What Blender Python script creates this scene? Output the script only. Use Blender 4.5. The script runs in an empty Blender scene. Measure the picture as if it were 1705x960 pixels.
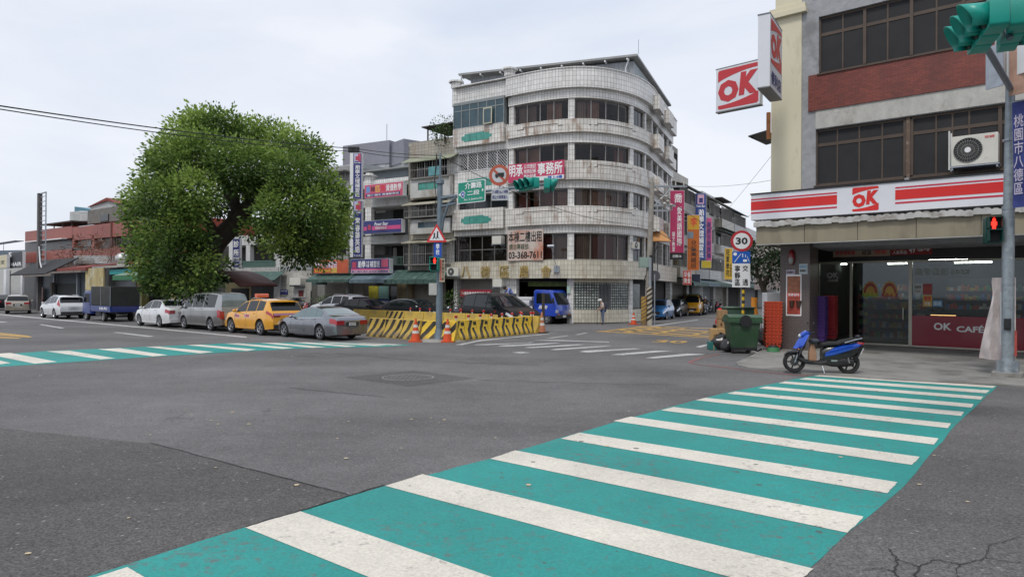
import bpy,bmesh,math,random
import numpy as np
from mathutils import Vector,Matrix
random.seed(11);RNG=np.random.default_rng(5)
SC=bpy.context.scene
COL=SC.collection
rad=math.radians
# ------------------------------------------------------------------ camera
CAMZ=2.0
FPX=1137.0
CR=(Matrix.Rotation(rad(90)+math.atan(4/FPX),3,'X')@Matrix.Rotation(0.006,3,'Z'))
cam_d=bpy.data.cameras.new("camera");cam=bpy.data.objects.new("camera",cam_d);COL.objects.link(cam)
cam_d.sensor_width=36.0;cam_d.lens=FPX/1705.0*36.0
cam_d.clip_start=0.05;cam_d.clip_end=2000
cam.matrix_world=Matrix.Translation((0,0,CAMZ))@CR.to_4x4()
SC.camera=cam
# ------------------------------------------------------------------ light
SUN_EL,SUN_AZ=58.0,205.0
w=bpy.data.worlds.new("World");SC.world=w;w.use_nodes=True
nt=w.node_tree;nt.nodes.clear();N=nt.nodes.new;Lk=nt.links.new
out=N('ShaderNodeOutputWorld');bg=N('ShaderNodeBackground');bg.inputs['Strength'].default_value=0.1
sky=N('ShaderNodeTexSky');sky.sky_type='NISHITA';sky.sun_disc=False
sky.sun_elevation=rad(SUN_EL);sky.sun_rotation=rad(SUN_AZ);sky.air_density=1.2;sky.dust_density=2.5
tc=N('ShaderNodeTexCoord');mp=N('ShaderNodeMapping');mp.inputs['Scale'].default_value=(1.0,1.0,3.2)
mp.inputs['Rotation'].default_value=(0.0,0.15,0.4)
n1=N('ShaderNodeTexNoise');n1.inputs['Scale'].default_value=1.7;n1.inputs['Detail'].default_value=7;n1.inputs['Roughness'].default_value=0.52
n1.inputs['Distortion'].default_value=0.4
cr=N('ShaderNodeValToRGB')
cr.color_ramp.elements[0].position=0.36;cr.color_ramp.elements[0].color=(0.62,0.68,0.79,1)
cr.color_ramp.elements[1].position=0.62;cr.color_ramp.elements[1].color=(0.80,0.82,0.875,1)
sc_=N('ShaderNodeVectorMath');sc_.operation='SCALE';sc_.inputs['Scale'].default_value=9.4
mx=N('ShaderNodeMix');mx.data_type='RGBA';mx.inputs[0].default_value=0.88
Lk(tc.outputs['Generated'],mp.inputs['Vector']);Lk(mp.outputs[0],n1.inputs['Vector']);Lk(n1.outputs['Fac'],cr.inputs[0])
Lk(cr.outputs[0],sc_.inputs[0]);Lk(sky.outputs[0],mx.inputs[6]);Lk(sc_.outputs[0],mx.inputs[7])
Lk(mx.outputs[2],bg.inputs['Color']);Lk(bg.outputs[0],out.inputs[0])
sd=bpy.data.lights.new("sun",'SUN');sd.energy=1.5;sd.angle=rad(11);sd.color=(1.0,0.97,0.92)
so=bpy.data.objects.new("sun",sd);COL.objects.link(so)
sdir=Vector((math.sin(rad(SUN_AZ))*math.cos(rad(SUN_EL)),math.cos(rad(SUN_AZ))*math.cos(rad(SUN_EL)),math.sin(rad(SUN_EL))))
so.rotation_euler=sdir.to_track_quat('Z','Y').to_euler();so.location=(0,0,60)
SC.view_settings.view_transform='Standard';SC.view_settings.look='None'
SC.view_settings.gamma=1.0;SC.view_settings.use_curve_mapping=False;SC.view_settings.exposure=0.35
SC.cycles.max_bounces=6;SC.cycles.transparent_max_bounces=12
# ------------------------------------------------------------------ measuring the photograph
CP=Vector((0,0,CAMZ))
def ray(px,py):
 d=CR@Vector((px-852.5,480-py,-FPX));return d/d.y
def G(px,py,z=0.0):
 d=ray(px,py);return CP+d*((z-CAMZ)/d.z)
def A(px,py,Y):
 return CP+ray(px,py)*Y
class Fr:
 """vertical facade frame: local x to the right along it, y into the building, z up"""
 def __init__(s,O,vp=None,ang=None):
  s.O=Vector((O[0],O[1],O[2]if len(O)>2 else 0.0))
  if ang is None:ang=math.atan2(-FPX,852.5-vp)
  s.ang=ang;s.M=Matrix.Translation(s.O)@Matrix.Rotation(ang,4,'Z');s.I=s.M.inverted()
 def L(s,px,py,y=0.0):
  o=s.I@CP;d=s.I.to_3x3()@ray(px,py);t=(y-o.y)/d.y;p=o+d*t
  return p.x,p.z
 def X(s,px,y=0.0):return s.L(px,480,y)[0]
 def Z(s,px,py,y=0.0):return s.L(px,py,y)[1]
 def W(s,x,y,z=0):return s.M@Vector((x,y,z))
# ------------------------------------------------------------------ objects
def tag(o,label=None,cat=None,group=None,kind=None):
 if label:o['label']=label
 if cat:o['category']=cat
 if group:o['group']=group
 if kind:o['kind']=kind
 return o
def empty(name,loc=(0,0,0),rz=0.0,M=None):
 o=bpy.data.objects.new(name,None);COL.objects.link(o);o.empty_display_size=0.2
 if M is not None:o.matrix_world=M
 else:o.location=loc;o.rotation_euler=(0,0,rz)
 return o
def thing(name,label,cat,loc=(0,0,0),rz=0.0,group=None,M=None):
 return tag(empty(name,loc,rz,M),label,cat,group)
def copy_tree(o,parent=None):
 c=o.copy();COL.objects.link(c)
 if parent is not None:c.parent=parent
 for ch in list(o.children):copy_tree(ch,c)
 return c
class MB:
 def __init__(s):s.V=[];s.F=[];s.mi=[];s.sm=[];s.uv={}
 def face(s,ids,m=0,sm=False,uv=None):
  if uv:s.uv[len(s.F)]=uv
  s.F.append(tuple(ids));s.mi.append(m);s.sm.append(sm)
 def poly(s,pts,m=0,sm=False,uv=None):
  b=len(s.V);s.V+=[tuple(p)for p in pts];s.face(range(b,b+len(pts)),m,sm,uv);return s
 def box(s,x0,x1,y0,y1,z0,z1,m=0,T=None):
  if x0>x1:x0,x1=x1,x0
  if y0>y1:y0,y1=y1,y0
  if z0>z1:z0,z1=z1,z0
  P=[(x0,y0,z0),(x1,y0,z0),(x1,y1,z0),(x0,y1,z0),(x0,y0,z1),(x1,y0,z1),(x1,y1,z1),(x0,y1,z1)]
  if T is not None:P=[tuple(T@Vector(p))for p in P]
  b=len(s.V);s.V+=P
  for q in((0,3,2,1),(4,5,6,7),(0,1,5,4),(1,2,6,5),(2,3,7,6),(3,0,4,7)):s.face([b+i for i in q],m)
  return s
 def rbox(s,x0,x1,y0,y1,z0,z1,r=0.02,m=0,T=None,axis='z',n=3):
  """box with rounded edges along one axis"""
  ax={'z':(0,1,2),'y':(0,2,1),'x':(1,2,0)}[axis]
  lo=(x0,y0,z0);hi=(x1,y1,z1);a0,a1=lo[ax[0]],hi[ax[0]];b0,b1=lo[ax[1]],hi[ax[1]]
  P=[]
  for cx,cy,st in((a1-r,b0+r,-90),(a1-r,b1-r,0),(a0+r,b1-r,90),(a0+r,b0+r,180)):
   for k in range(n+1):
    t=rad(st+90*k/n);P.append((cx+r*math.cos(t),cy+r*math.sin(t)))
  return s.prism(P,axis,lo[ax[2]],hi[ax[2]],m,T,sm=False)
 def prism(s,P,axis,a,b,m=0,T=None,sm=False,P2=None):
  def mk(p,h):return{'z':(p[0],p[1],h),'y':(p[0],h,p[1]),'x':(h,p[0],p[1])}[axis]
  P2=P2 or P
  r0=[mk(p,a)for p in P];r1=[mk(p,b)for p in P2]
  return s.loft([r0,r1],m,True,T,sm)
 def loft(s,rings,m=0,cap=True,T=None,sm=True,closed=True,flip=False):
  n=len(rings[0]);b=len(s.V)
  for r in rings:
   for p in r:s.V.append(tuple(T@Vector(p))if T is not None else tuple(p))
  for i in range(len(rings)-1):
   for j in range(n if closed else n-1):
    k=(j+1)%n
    q=[b+i*n+j,b+i*n+k,b+(i+1)*n+k,b+(i+1)*n+j]
    s.face(q[::-1]if flip else q,m,sm)
  if cap and closed:
   s.face([b+j for j in range(n)][::-1],m,False);s.face([b+(len(rings)-1)*n+j for j in range(n)],m,False)
  return s
 def cyl(s,p0,p1,r0,r1=None,n=12,m=0,cap=True,sm=True,T=None):
  r1=r0 if r1 is None else r1
  p0=Vector(p0);p1=Vector(p1);d=(p1-p0)
  if d.length<1e-6:return s
  d.normalize();u=d.orthogonal().normalized();v=d.cross(u)
  R=[[tuple(p+(u*math.cos(2*math.pi*k/n)+v*math.sin(2*math.pi*k/n))*r)for k in range(n)]for p,r in((p0,r0),(p1,r1))]
  return s.loft(R,m,cap,T,sm)
 def tube(s,pts,r,n=6,m=0,T=None):
  pts=[Vector(p)for p in pts];rings=[];prev=None
  for i,p in enumerate(pts):
   d=(pts[min(i+1,len(pts)-1)]-pts[max(i-1,0)]).normalized()
   if prev is None:u=d.orthogonal().normalized()
   else:u=(prev-d*prev.dot(d)).normalized()
   prev=u;v=d.cross(u);rr=r[i]if isinstance(r,(list,tuple))else r
   rings.append([tuple(p+(u*math.cos(2*math.pi*k/n)+v*math.sin(2*math.pi*k/n))*rr)for k in range(n)])
  return s.loft(rings,m,True,T,True)
 def sphere(s,c,r,m=0,nu=12,nv=8,T=None,top=1.0):
  if not isinstance(r,(list,tuple)):r=(r,r,r)
  rings=[]
  for j in range(nv+1):
   t=-math.pi/2+math.pi*j/nv;t=max(-math.pi/2+.02,min(math.pi/2-.02,t))
   rings.append([(c[0]+r[0]*math.cos(t)*math.cos(2*math.pi*k/nu),c[1]+r[1]*math.cos(t)*math.sin(2*math.pi*k/nu),c[2]+r[2]*math.sin(t))for k in range(nu)])
  return s.loft(rings,m,True,T,True)
 def mesh(s,name,mats):
  me=bpy.data.meshes.new(name);me.from_pydata(s.V,[],s.F)
  for mt in(mats if isinstance(mats,(list,tuple))else[mats]):me.materials.append(mt)
  me.polygons.foreach_set('material_index',s.mi);me.polygons.foreach_set('use_smooth',s.sm)
  uvl=me.uv_layers.new(name='UVMap');uv=np.zeros((len(me.loops),2),dtype=np.float32)
  V=s.V
  for p in me.polygons:
   c=s.uv.get(p.index)
   if c:
    for li,q in zip(p.loop_indices,c):uv[li]=q
    continue
   n=p.normal;a=(abs(n.x),abs(n.y),abs(n.z))
   k=(1,2)if(a[0]>=a[1]and a[0]>a[2])else((0,2)if a[1]>a[2]else(0,1))
   for li,vi in zip(p.loop_indices,p.vertices):
    uv[li]=(V[vi][k[0]],V[vi][k[1]])
  uvl.data.foreach_set('uv',uv.ravel())
  try:me.set_sharp_from_angle(angle=rad(38))
  except Exception:pass
  me.update();return me
 def build(s,name,mats,parent=None,M=None,loc=None,rz=0.0,bevel=0.0):
  o=bpy.data.objects.new(name,s.mesh(name,mats));COL.objects.link(o)
  if parent is not None:o.parent=parent
  if M is not None:o.matrix_world=M
  elif loc is not None:o.location=loc;o.rotation_euler=(0,0,rz)
  if bevel:
   b=o.modifiers.new('bevel','BEVEL');b.width=bevel;b.segments=2;b.limit_method='ANGLE';b.angle_limit=rad(40)
  return o
# ------------------------------------------------------------------ materials
MATS={}
def mat(name,col,rough=0.6,metal=0.0,var=0.12,scale=2.5,bump=0.0,bscale=40.0,coat=0.0,spec=0.5,tint=None,tscale=0.6,emit=0.0,tpos=(0.5,0.68),stretch=None,ior=None):
 if name in MATS:return MATS[name]
 m=bpy.data.materials.new(name);m.use_nodes=True;t=m.node_tree;b=t.nodes['Principled BSDF']
 N=t.nodes.new;L=t.links.new
 b.inputs['Roughness'].default_value=rough;b.inputs['Metallic'].default_value=metal
 b.inputs['Specular IOR Level'].default_value=spec;b.inputs['Coat Weight'].default_value=coat
 b.inputs['Coat Roughness'].default_value=0.04
 tcn=N('ShaderNodeTexCoord');vec=tcn.outputs['Object']
 if stretch:
  mpn=N('ShaderNodeMapping');mpn.inputs['Scale'].default_value=stretch;L(vec,mpn.inputs['Vector']);vec=mpn.outputs[0]
 src=None
 if var>0:
  nz=N('ShaderNodeTexNoise');nz.inputs['Scale'].default_value=scale;nz.inputs['Detail'].default_value=5;nz.inputs['Roughness'].default_value=0.6
  L(vec,nz.inputs['Vector'])
  r=N('ShaderNodeValToRGB');r.color_ramp.elements[0].position=0.3;r.color_ramp.elements[1].position=0.72
  r.color_ramp.elements[0].color=(*[c*(1-var)for c in col],1);r.color_ramp.elements[1].color=(*[min(1,c*(1+var*.7))for c in col],1)
  L(nz.outputs['Fac'],r.inputs[0]);src=r.outputs[0]
 if tint:
  nz2=N('ShaderNodeTexNoise');nz2.inputs['Scale'].default_value=tscale;nz2.inputs['Detail'].default_value=8;nz2.inputs['Roughness'].default_value=0.65
  L(vec,nz2.inputs['Vector'])
  r2=N('ShaderNodeValToRGB');r2.color_ramp.elements[0].position=tpos[0];r2.color_ramp.elements[1].position=tpos[1]
  r2.color_ramp.elements[0].color=(0,0,0,1);r2.color_ramp.elements[1].color=(1,1,1,1);L(nz2.outputs['Fac'],r2.inputs[0])
  mxn=N('ShaderNodeMix');mxn.data_type='RGBA';L(r2.outputs[0],mxn.inputs[0])
  if src:L(src,mxn.inputs[6])
  else:mxn.inputs[6].default_value=(*col,1)
  mxn.inputs[7].default_value=(*tint,1);src=mxn.outputs[2]
 if src:L(src,b.inputs['Base Color'])
 else:b.inputs['Base Color'].default_value=(*col,1)
 if bump>0:
  nb=N('ShaderNodeTexNoise');nb.inputs['Scale'].default_value=bscale;nb.inputs['Detail'].default_value=4;L(vec,nb.inputs['Vector'])
  bp=N('ShaderNodeBump');bp.inputs['Strength'].default_value=bump;bp.inputs['Distance'].default_value=0.02
  L(nb.outputs['Fac'],bp.inputs['Height']);L(bp.outputs[0],b.inputs['Normal'])
 if emit>0:
  b.inputs['Emission Color'].default_value=(*col,1);b.inputs['Emission Strength'].default_value=emit
 MATS[name]=m;return m
def tilemat(name,col,mortar,w=0.22,h=0.3,ms=0.016,stain=None,sfac=0.5,rough=0.35,offset=0.0,var=0.1,drip=0.7,svar=(0.46,0.66),bump=0.3):
 """tiled wall from the UV map (metres) with weather stains running down"""
 if name in MATS:return MATS[name]
 m=bpy.data.materials.new(name);m.use_nodes=True;t=m.node_tree;b=t.nodes['Principled BSDF'];N=t.nodes.new;L=t.links.new
 tcn=N('ShaderNodeTexCoord');br=N('ShaderNodeTexBrick');L(tcn.outputs['UV'],br.inputs['Vector'])
 br.offset=offset;br.squash=1.0;br.inputs['Scale'].default_value=1.0;br.inputs['Mortar Size'].default_value=ms
 br.inputs['Mortar Smooth'].default_value=0.2;br.inputs['Bias'].default_value=0.0
 br.inputs['Brick Width'].default_value=w;br.inputs['Row Height'].default_value=h
 br.inputs['Color1'].default_value=(*[c*(1-var)for c in col],1);br.inputs['Color2'].default_value=(*[min(1,c*(1+var))for c in col],1)
 br.inputs['Mortar'].default_value=(*mortar,1);src=br.outputs['Color']
 n0=N('ShaderNodeTexNoise');n0.inputs['Scale'].default_value=0.45;n0.inputs['Detail'].default_value=6;L(tcn.outputs['Object'],n0.inputs['Vector'])
 r0=N('ShaderNodeMapRange');r0.inputs['From Min'].default_value=0.35;r0.inputs['From Max'].default_value=0.7;r0.inputs['To Min'].default_value=0.82;r0.inputs['To Max'].default_value=1.06
 L(n0.outputs['Fac'],r0.inputs['Value']);mu=N('ShaderNodeVectorMath');mu.operation='SCALE';L(src,mu.inputs[0]);L(r0.outputs[0],mu.inputs['Scale']);src=mu.outputs[0]
 if stain:
  mpn=N('ShaderNodeMapping');mpn.inputs['Scale'].default_value=(1.1,0.16/max(drip,.05),1);L(tcn.outputs['UV'],mpn.inputs['Vector'])
  n1=N('ShaderNodeTexNoise');n1.inputs['Scale'].default_value=1.6;n1.inputs['Detail'].default_value=9;n1.inputs['Roughness'].default_value=0.7;L(mpn.outputs[0],n1.inputs['Vector'])
  r1=N('ShaderNodeMapRange');r1.inputs['From Min'].default_value=svar[0];r1.inputs['From Max'].default_value=svar[1];r1.inputs['To Max'].default_value=sfac;L(n1.outputs['Fac'],r1.inputs['Value'])
  mx_=N('ShaderNodeMix');mx_.data_type='RGBA';L(r1.outputs[0],mx_.inputs[0]);L(src,mx_.inputs[6]);mx_.inputs[7].default_value=(*stain,1);src=mx_.outputs[2]
 L(src,b.inputs['Base Color']);b.inputs['Roughness'].default_value=rough
 bp=N('ShaderNodeBump');bp.inputs['Strength'].default_value=bump;bp.inputs['Distance'].default_value=0.01;bp.invert=True
 L(br.outputs['Fac'],bp.inputs['Height']);L(bp.outputs[0],b.inputs['Normal'])
 MATS[name]=m;return m
def wavemat(name,col,pitch=0.08,rough=0.45,metal=0.0,vert=False,strength=0.8,dark=0.6,dirt=(0.1,0.08,0.06),dfac=0.3):
 """ribbed sheet or roller shutter; ribs along u (vert) or across v, from the UV map in metres"""
 if name in MATS:return MATS[name]
 m=bpy.data.materials.new(name);m.use_nodes=True;t=m.node_tree;b=t.nodes['Principled BSDF'];N=t.nodes.new;L=t.links.new
 tcn=N('ShaderNodeTexCoord');sx=N('ShaderNodeSeparateXYZ');L(tcn.outputs['UV'],sx.inputs[0])
 ml=N('ShaderNodeMath');ml.operation='MULTIPLY';ml.inputs[1].default_value=1.0/pitch;L(sx.outputs['X' if vert else 'Y'],ml.inputs[0])
 fr=N('ShaderNodeMath');fr.operation='FRACT';L(ml.outputs[0],fr.inputs[0])
 r=N('ShaderNodeValToRGB');e=r.color_ramp.elements;e[0].position=0.0;e[0].color=(dark,dark,dark,1);e[1].position=0.25;e[1].color=(1,1,1,1)
 q=e.new(0.85);q.color=(1,1,1,1);q=e.new(1.0);q.color=(dark,dark,dark,1);L(fr.outputs[0],r.inputs[0])
 mu=N('ShaderNodeMix');mu.data_type='RGBA';mu.blend_type='MULTIPLY';mu.inputs[0].default_value=1.0;mu.inputs[6].default_value=(*col,1);L(r.outputs[0],mu.inputs[7])
 nz=N('ShaderNodeTexNoise');nz.inputs['Scale'].default_value=1.3;nz.inputs['Detail'].default_value=7;L(tcn.outputs['Object'],nz.inputs['Vector'])
 mr=N('ShaderNodeMapRange');mr.inputs['From Min'].default_value=0.4;mr.inputs['From Max'].default_value=0.7;mr.inputs['To Max'].default_value=dfac;L(nz.outputs['Fac'],mr.inputs['Value'])
 m2=N('ShaderNodeMix');m2.data_type='RGBA';L(mr.outputs[0],m2.inputs[0]);L(mu.outputs[2],m2.inputs[6]);m2.inputs[7].default_value=(*dirt,1)
 L(m2.outputs[2],b.inputs['Base Color']);b.inputs['Roughness'].default_value=rough;b.inputs['Metallic'].default_value=metal
 bp=N('ShaderNodeBump');bp.inputs['Strength'].default_value=strength;bp.inputs['Distance'].default_value=0.02;L(r.outputs[0],bp.inputs['Height']);L(bp.outputs[0],b.inputs['Normal'])
 MATS[name]=m;return m
def glassmat(name,tint=(0.35,0.38,0.4),gloss=(0.8,0.85,0.9),ior=1.5,rough=0.03,base=0.04):
 if name in MATS:return MATS[name]
 m=bpy.data.materials.new(name);m.use_nodes=True;t=m.node_tree;t.nodes.clear();N=t.nodes.new;L=t.links.new
 o=N('ShaderNodeOutputMaterial');tr=N('ShaderNodeBsdfTransparent');tr.inputs[0].default_value=(*tint,1)
 gl=N('ShaderNodeBsdfGlossy');gl.inputs['Color'].default_value=(*gloss,1);gl.inputs['Roughness'].default_value=rough
 fz=N('ShaderNodeFresnel');fz.inputs[0].default_value=ior;mx_=N('ShaderNodeMixShader')
 ad=N('ShaderNodeMath');ad.operation='ADD';ad.inputs[1].default_value=base;ad.use_clamp=True;L(fz.outputs[0],ad.inputs[0])
 L(ad.outputs[0],mx_.inputs[0]);L(tr.outputs[0],mx_.inputs[1]);L(gl.outputs[0],mx_.inputs[2]);L(mx_.outputs[0],o.inputs[0])
 MATS[name]=m;return m
WHITE=mat('white_paint',(0.72,0.73,0.74),0.45,var=0.06)
BLACK=mat('black_plastic',(0.015,0.015,0.017),0.5,var=0.1)
DARK=mat('dark_void',(0.02,0.02,0.022),0.8,var=0.2)
GALV=mat('galvanised_steel',(0.36,0.39,0.43),0.45,0.6,var=0.2,scale=6,tint=(0.16,0.13,0.11),tscale=3,tpos=(0.6,0.8))
RUBBER=mat('tyre_rubber',(0.02,0.02,0.021),0.85,var=0.15)
CHROME=mat('chrome',(0.7,0.71,0.72),0.15,1.0,var=0)
DGLASS=mat('dark_glass',(0.012,0.015,0.018),0.06,var=0,spec=0.6)
TEAL=mat('signal_teal',(0.01,0.30,0.24),0.4,var=0.15)
NAVY=mat('navy_sign',(0.03,0.035,0.17),0.4,var=0.05)
REDP=mat('red_paint',(0.62,0.03,0.03),0.4,var=0.06)
CONC=mat('concrete',(0.30,0.29,0.27),0.85,var=0.2,tint=(0.15,0.14,0.12),tscale=1.5,bump=0.2)
WTEXT=mat('white_lettering',(0.8,0.8,0.8),0.5,var=0)
KTEXT=mat('black_lettering',(0.015,0.015,0.015),0.5,var=0)
RTEXT=mat('red_lettering',(0.65,0.02,0.03),0.5,var=0)
YTEXT=mat('yellow_lettering',(0.75,0.5,0.05),0.5,var=0)
# ------------------------------------------------------------------ lettering
_tc={}
def text_mesh(body,bold=0.0,shear=0.0,space=1.0):
 k=(body,bold,shear,space)
 if k in _tc:return _tc[k]
 cu=bpy.data.curves.new('t','FONT');cu.body=body;cu.size=1.0;cu.align_x='CENTER';cu.resolution_u=2;cu.offset=bold;cu.shear=shear;cu.space_line=space
 ob=bpy.data.objects.new('t',cu);me=bpy.data.meshes.new_from_object(ob)
 v=[tuple(x.co)for x in me.vertices];p=[tuple(q.vertices)for q in me.polygons]
 bpy.data.objects.remove(ob);bpy.data.curves.remove(cu);bpy.data.meshes.remove(me)
 xs=[a[0]for a in v]or[0,1];ys=[a[1]for a in v]or[0,1]
 _tc[k]=(v,p,min(xs),max(xs),min(ys),max(ys));return _tc[k]
def text(body,rect,m,parent,y=-0.004,bold=0.012,shear=0.0,name='lettering',vertical=False,skew=0.0,depth=0.0,space=1.0,M=None):
 """lettering fitted to rect (x0,x1,z0,z1) of the parent's x-z plane, facing -y"""
 if vertical:body='\n'.join(body)
 cjk=any(ord(c)>0x2E80 for c in body);fat=bold;bold=0.0 if cjk else bold
 v,p,a,b,c,d=text_mesh(body,bold,shear,space)
 x0,x1,z0,z1=rect;sx=(x1-x0)/max(1e-4,b-a);sz=(z1-z0)/max(1e-4,d-c)
 mb=MB();mb.V=[(x0+(q[0]-a)*sx,y,z0+(q[1]-c)*sz+skew*(q[0]-a)*sx)for q in v]
 for f in p:mb.face(f)
 if cjk and not depth and fat>0:
  V0=list(mb.V);n0=len(V0);e=max(fat,.012)
  for k,(ex,ez)in enumerate(((e,0),(-e,0),(0,e),(0,-e))):
   mb.V+=[(q[0]+ex*sx,q[1]-.0008*(k+1),q[2]+ez*sz)for q in V0]
   for f in p:mb.face([i+n0*(k+1)for i in f])
 if depth:
  n=len(mb.V);mb.V+=[(q[0],y-depth,q[2])for q in mb.V[:n]]
  from collections import Counter
  E=Counter();
  for f in p:
   for i in range(len(f)):E[(f[i],f[(i+1)%len(f)])]+=1
  mb.F=[];mb.mi=[];mb.sm=[]
  for f in p:mb.face([i+n for i in f])
  for(i,j),c_ in E.items():
   if E.get((j,i),0)==0:mb.face((j,i,i+n,j+n))if False else mb.face((i,j,j+n,i+n))
 if M is not None:mb.V=[tuple(M@Vector(q))for q in mb.V]
 return mb.build(name,m,parent)
def wall_holes(mb,x0,x1,z0,z1,holes,y0,y1,m=0,back=False):
 """wall slab front at y0, thickness to y1, with rectangular openings and their reveals"""
 hs=[(max(x0,a),min(x1,b),max(z0,c),min(z1,d))for a,b,c,d in holes]
 xs=sorted({round(v,4)for v in[x0,x1]+[h[0]for h in hs]+[h[1]for h in hs]})
 zs=sorted({round(v,4)for v in[z0,z1]+[h[2]for h in hs]+[h[3]for h in hs]})
 for i in range(len(xs)-1):
  for j in range(len(zs)-1):
   cx=(xs[i]+xs[i+1])/2;cz=(zs[j]+zs[j+1])/2
   if any(h[0]<cx<h[1]and h[2]<cz<h[3]for h in hs):continue
   mb.poly([(xs[i],y0,zs[j]),(xs[i+1],y0,zs[j]),(xs[i+1],y0,zs[j+1]),(xs[i],y0,zs[j+1])],m)
   if back:mb.poly([(xs[i],y1,zs[j+1]),(xs[i+1],y1,zs[j+1]),(xs[i+1],y1,zs[j]),(xs[i],y1,zs[j])],m)
 for a,b,c,d in hs:
  mb.poly([(a,y0,c),(a,y1,c),(b,y1,c),(b,y0,c)],m)
  mb.poly([(a,y0,d),(b,y0,d),(b,y1,d),(a,y1,d)],m)
  mb.poly([(a,y0,c),(a,y0,d),(a,y1,d),(a,y1,c)],m)
  mb.poly([(b,y0,c),(b,y1,c),(b,y1,d),(b,y0,d)],m)
 mb.poly([(x0,y0,z0),(x0,y0,z1),(x0,y1,z1),(x0,y1,z0)],m);mb.poly([(x1,y0,z0),(x1,y1,z0),(x1,y1,z1),(x1,y0,z1)],m)
 mb.poly([(x0,y0,z1),(x1,y0,z1),(x1,y1,z1),(x0,y1,z1)],m)
def window(parent,x0,x1,z0,z1,y=0.1,cols=2,rows=(),fm=None,gm=None,fw=0.05,dep=0.06,name='window',panes=True,colsx=None,M=None):
 """frame with mullions; the glass is a child"""
 mb=MB()
 mb.box(x0,x1,y,y+dep,z0,z0+fw);mb.box(x0,x1,y,y+dep,z1-fw,z1)
 mb.box(x0,x0+fw,y+.001,y+dep-.001,z0+fw,z1-fw);mb.box(x1-fw,x1,y+.001,y+dep-.001,z0+fw,z1-fw)
 for i in range(1,cols):
  c=x0+(x1-x0)*i/cols if colsx is None else colsx[i-1];mb.box(c-fw/2,c+fw/2,y+.004,y+dep-.004,z0+fw,z1-fw)
 for r in rows:mb.box(x0+fw,x1-fw,y+.007,y+dep-.007,r-fw/2,r+fw/2)
 o=mb.build(name,fm,parent)
 if panes:
  g=MB();g.poly([(x0+fw/2,y+dep*.5,z0+fw/2),(x1-fw/2,y+dep*.5,z0+fw/2),(x1-fw/2,y+dep*.5,z1-fw/2),(x0+fw/2,y+dep*.5,z1-fw/2)])
  g.build('pane',gm,o)
 return o
def ac_unit(fr_M,x,y,z,w=0.85,h=0.6,d=0.32,label='',group=None,bracket=True,name='air_conditioner',fan=True):
 """outdoor condenser; (x,z) = lower left of its front at local depth y"""
 t=thing(name,label,'air conditioner',M=fr_M@Matrix.Translation((x,y,z)),group=group)
 m=mat('ac_cream',(0.62,0.60,0.54),0.45,var=0.08,tint=(0.35,0.32,0.27),tscale=4,tpos=(0.6,0.8))
 MB().rbox(0,w,0,d,0,h,0.02,axis='y').build('casing',m,t)
 if fan:
  mb=MB();cx=w*.36;r=min(h*.44,w*.32)
  mb.cyl((cx,-.002,h/2),(cx,-.012,h/2),r,n=24,m=0)
  for k in range(28):
   a=2*math.pi*k/28;mb.cyl((cx+r*.2*math.cos(a),-.02,h/2+r*.2*math.sin(a)),(cx+r*.98*math.cos(a),-.02,h/2+r*.98*math.sin(a)),.004,n=4,m=1)
  for rr in(.45,.72,.98):
   mb.tube([(cx+r*rr*math.cos(2*math.pi*k/24),-.02,h/2+r*rr*math.sin(2*math.pi*k/24))for k in range(25)],.005,4,1)
  mb.cyl((cx,-.018,h/2),(cx,-.03,h/2),r*.22,n=14,m=2)
  mb.build('fan_grille',[DARK,mat('ac_grille',(.3,.3,.28),.5),mat('ac_hub',(.75,.75,.75),.4)],t)
 if bracket:
  b=MB();b.box(-.03,w+.03,-.02,d+.1,-.05,-.012);
  for xx in(0,w-.04):b.box(xx,xx+.04,0,d+.1,-.12,-.052)
  b.build('bracket',GALV,t)
 return t
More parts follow.
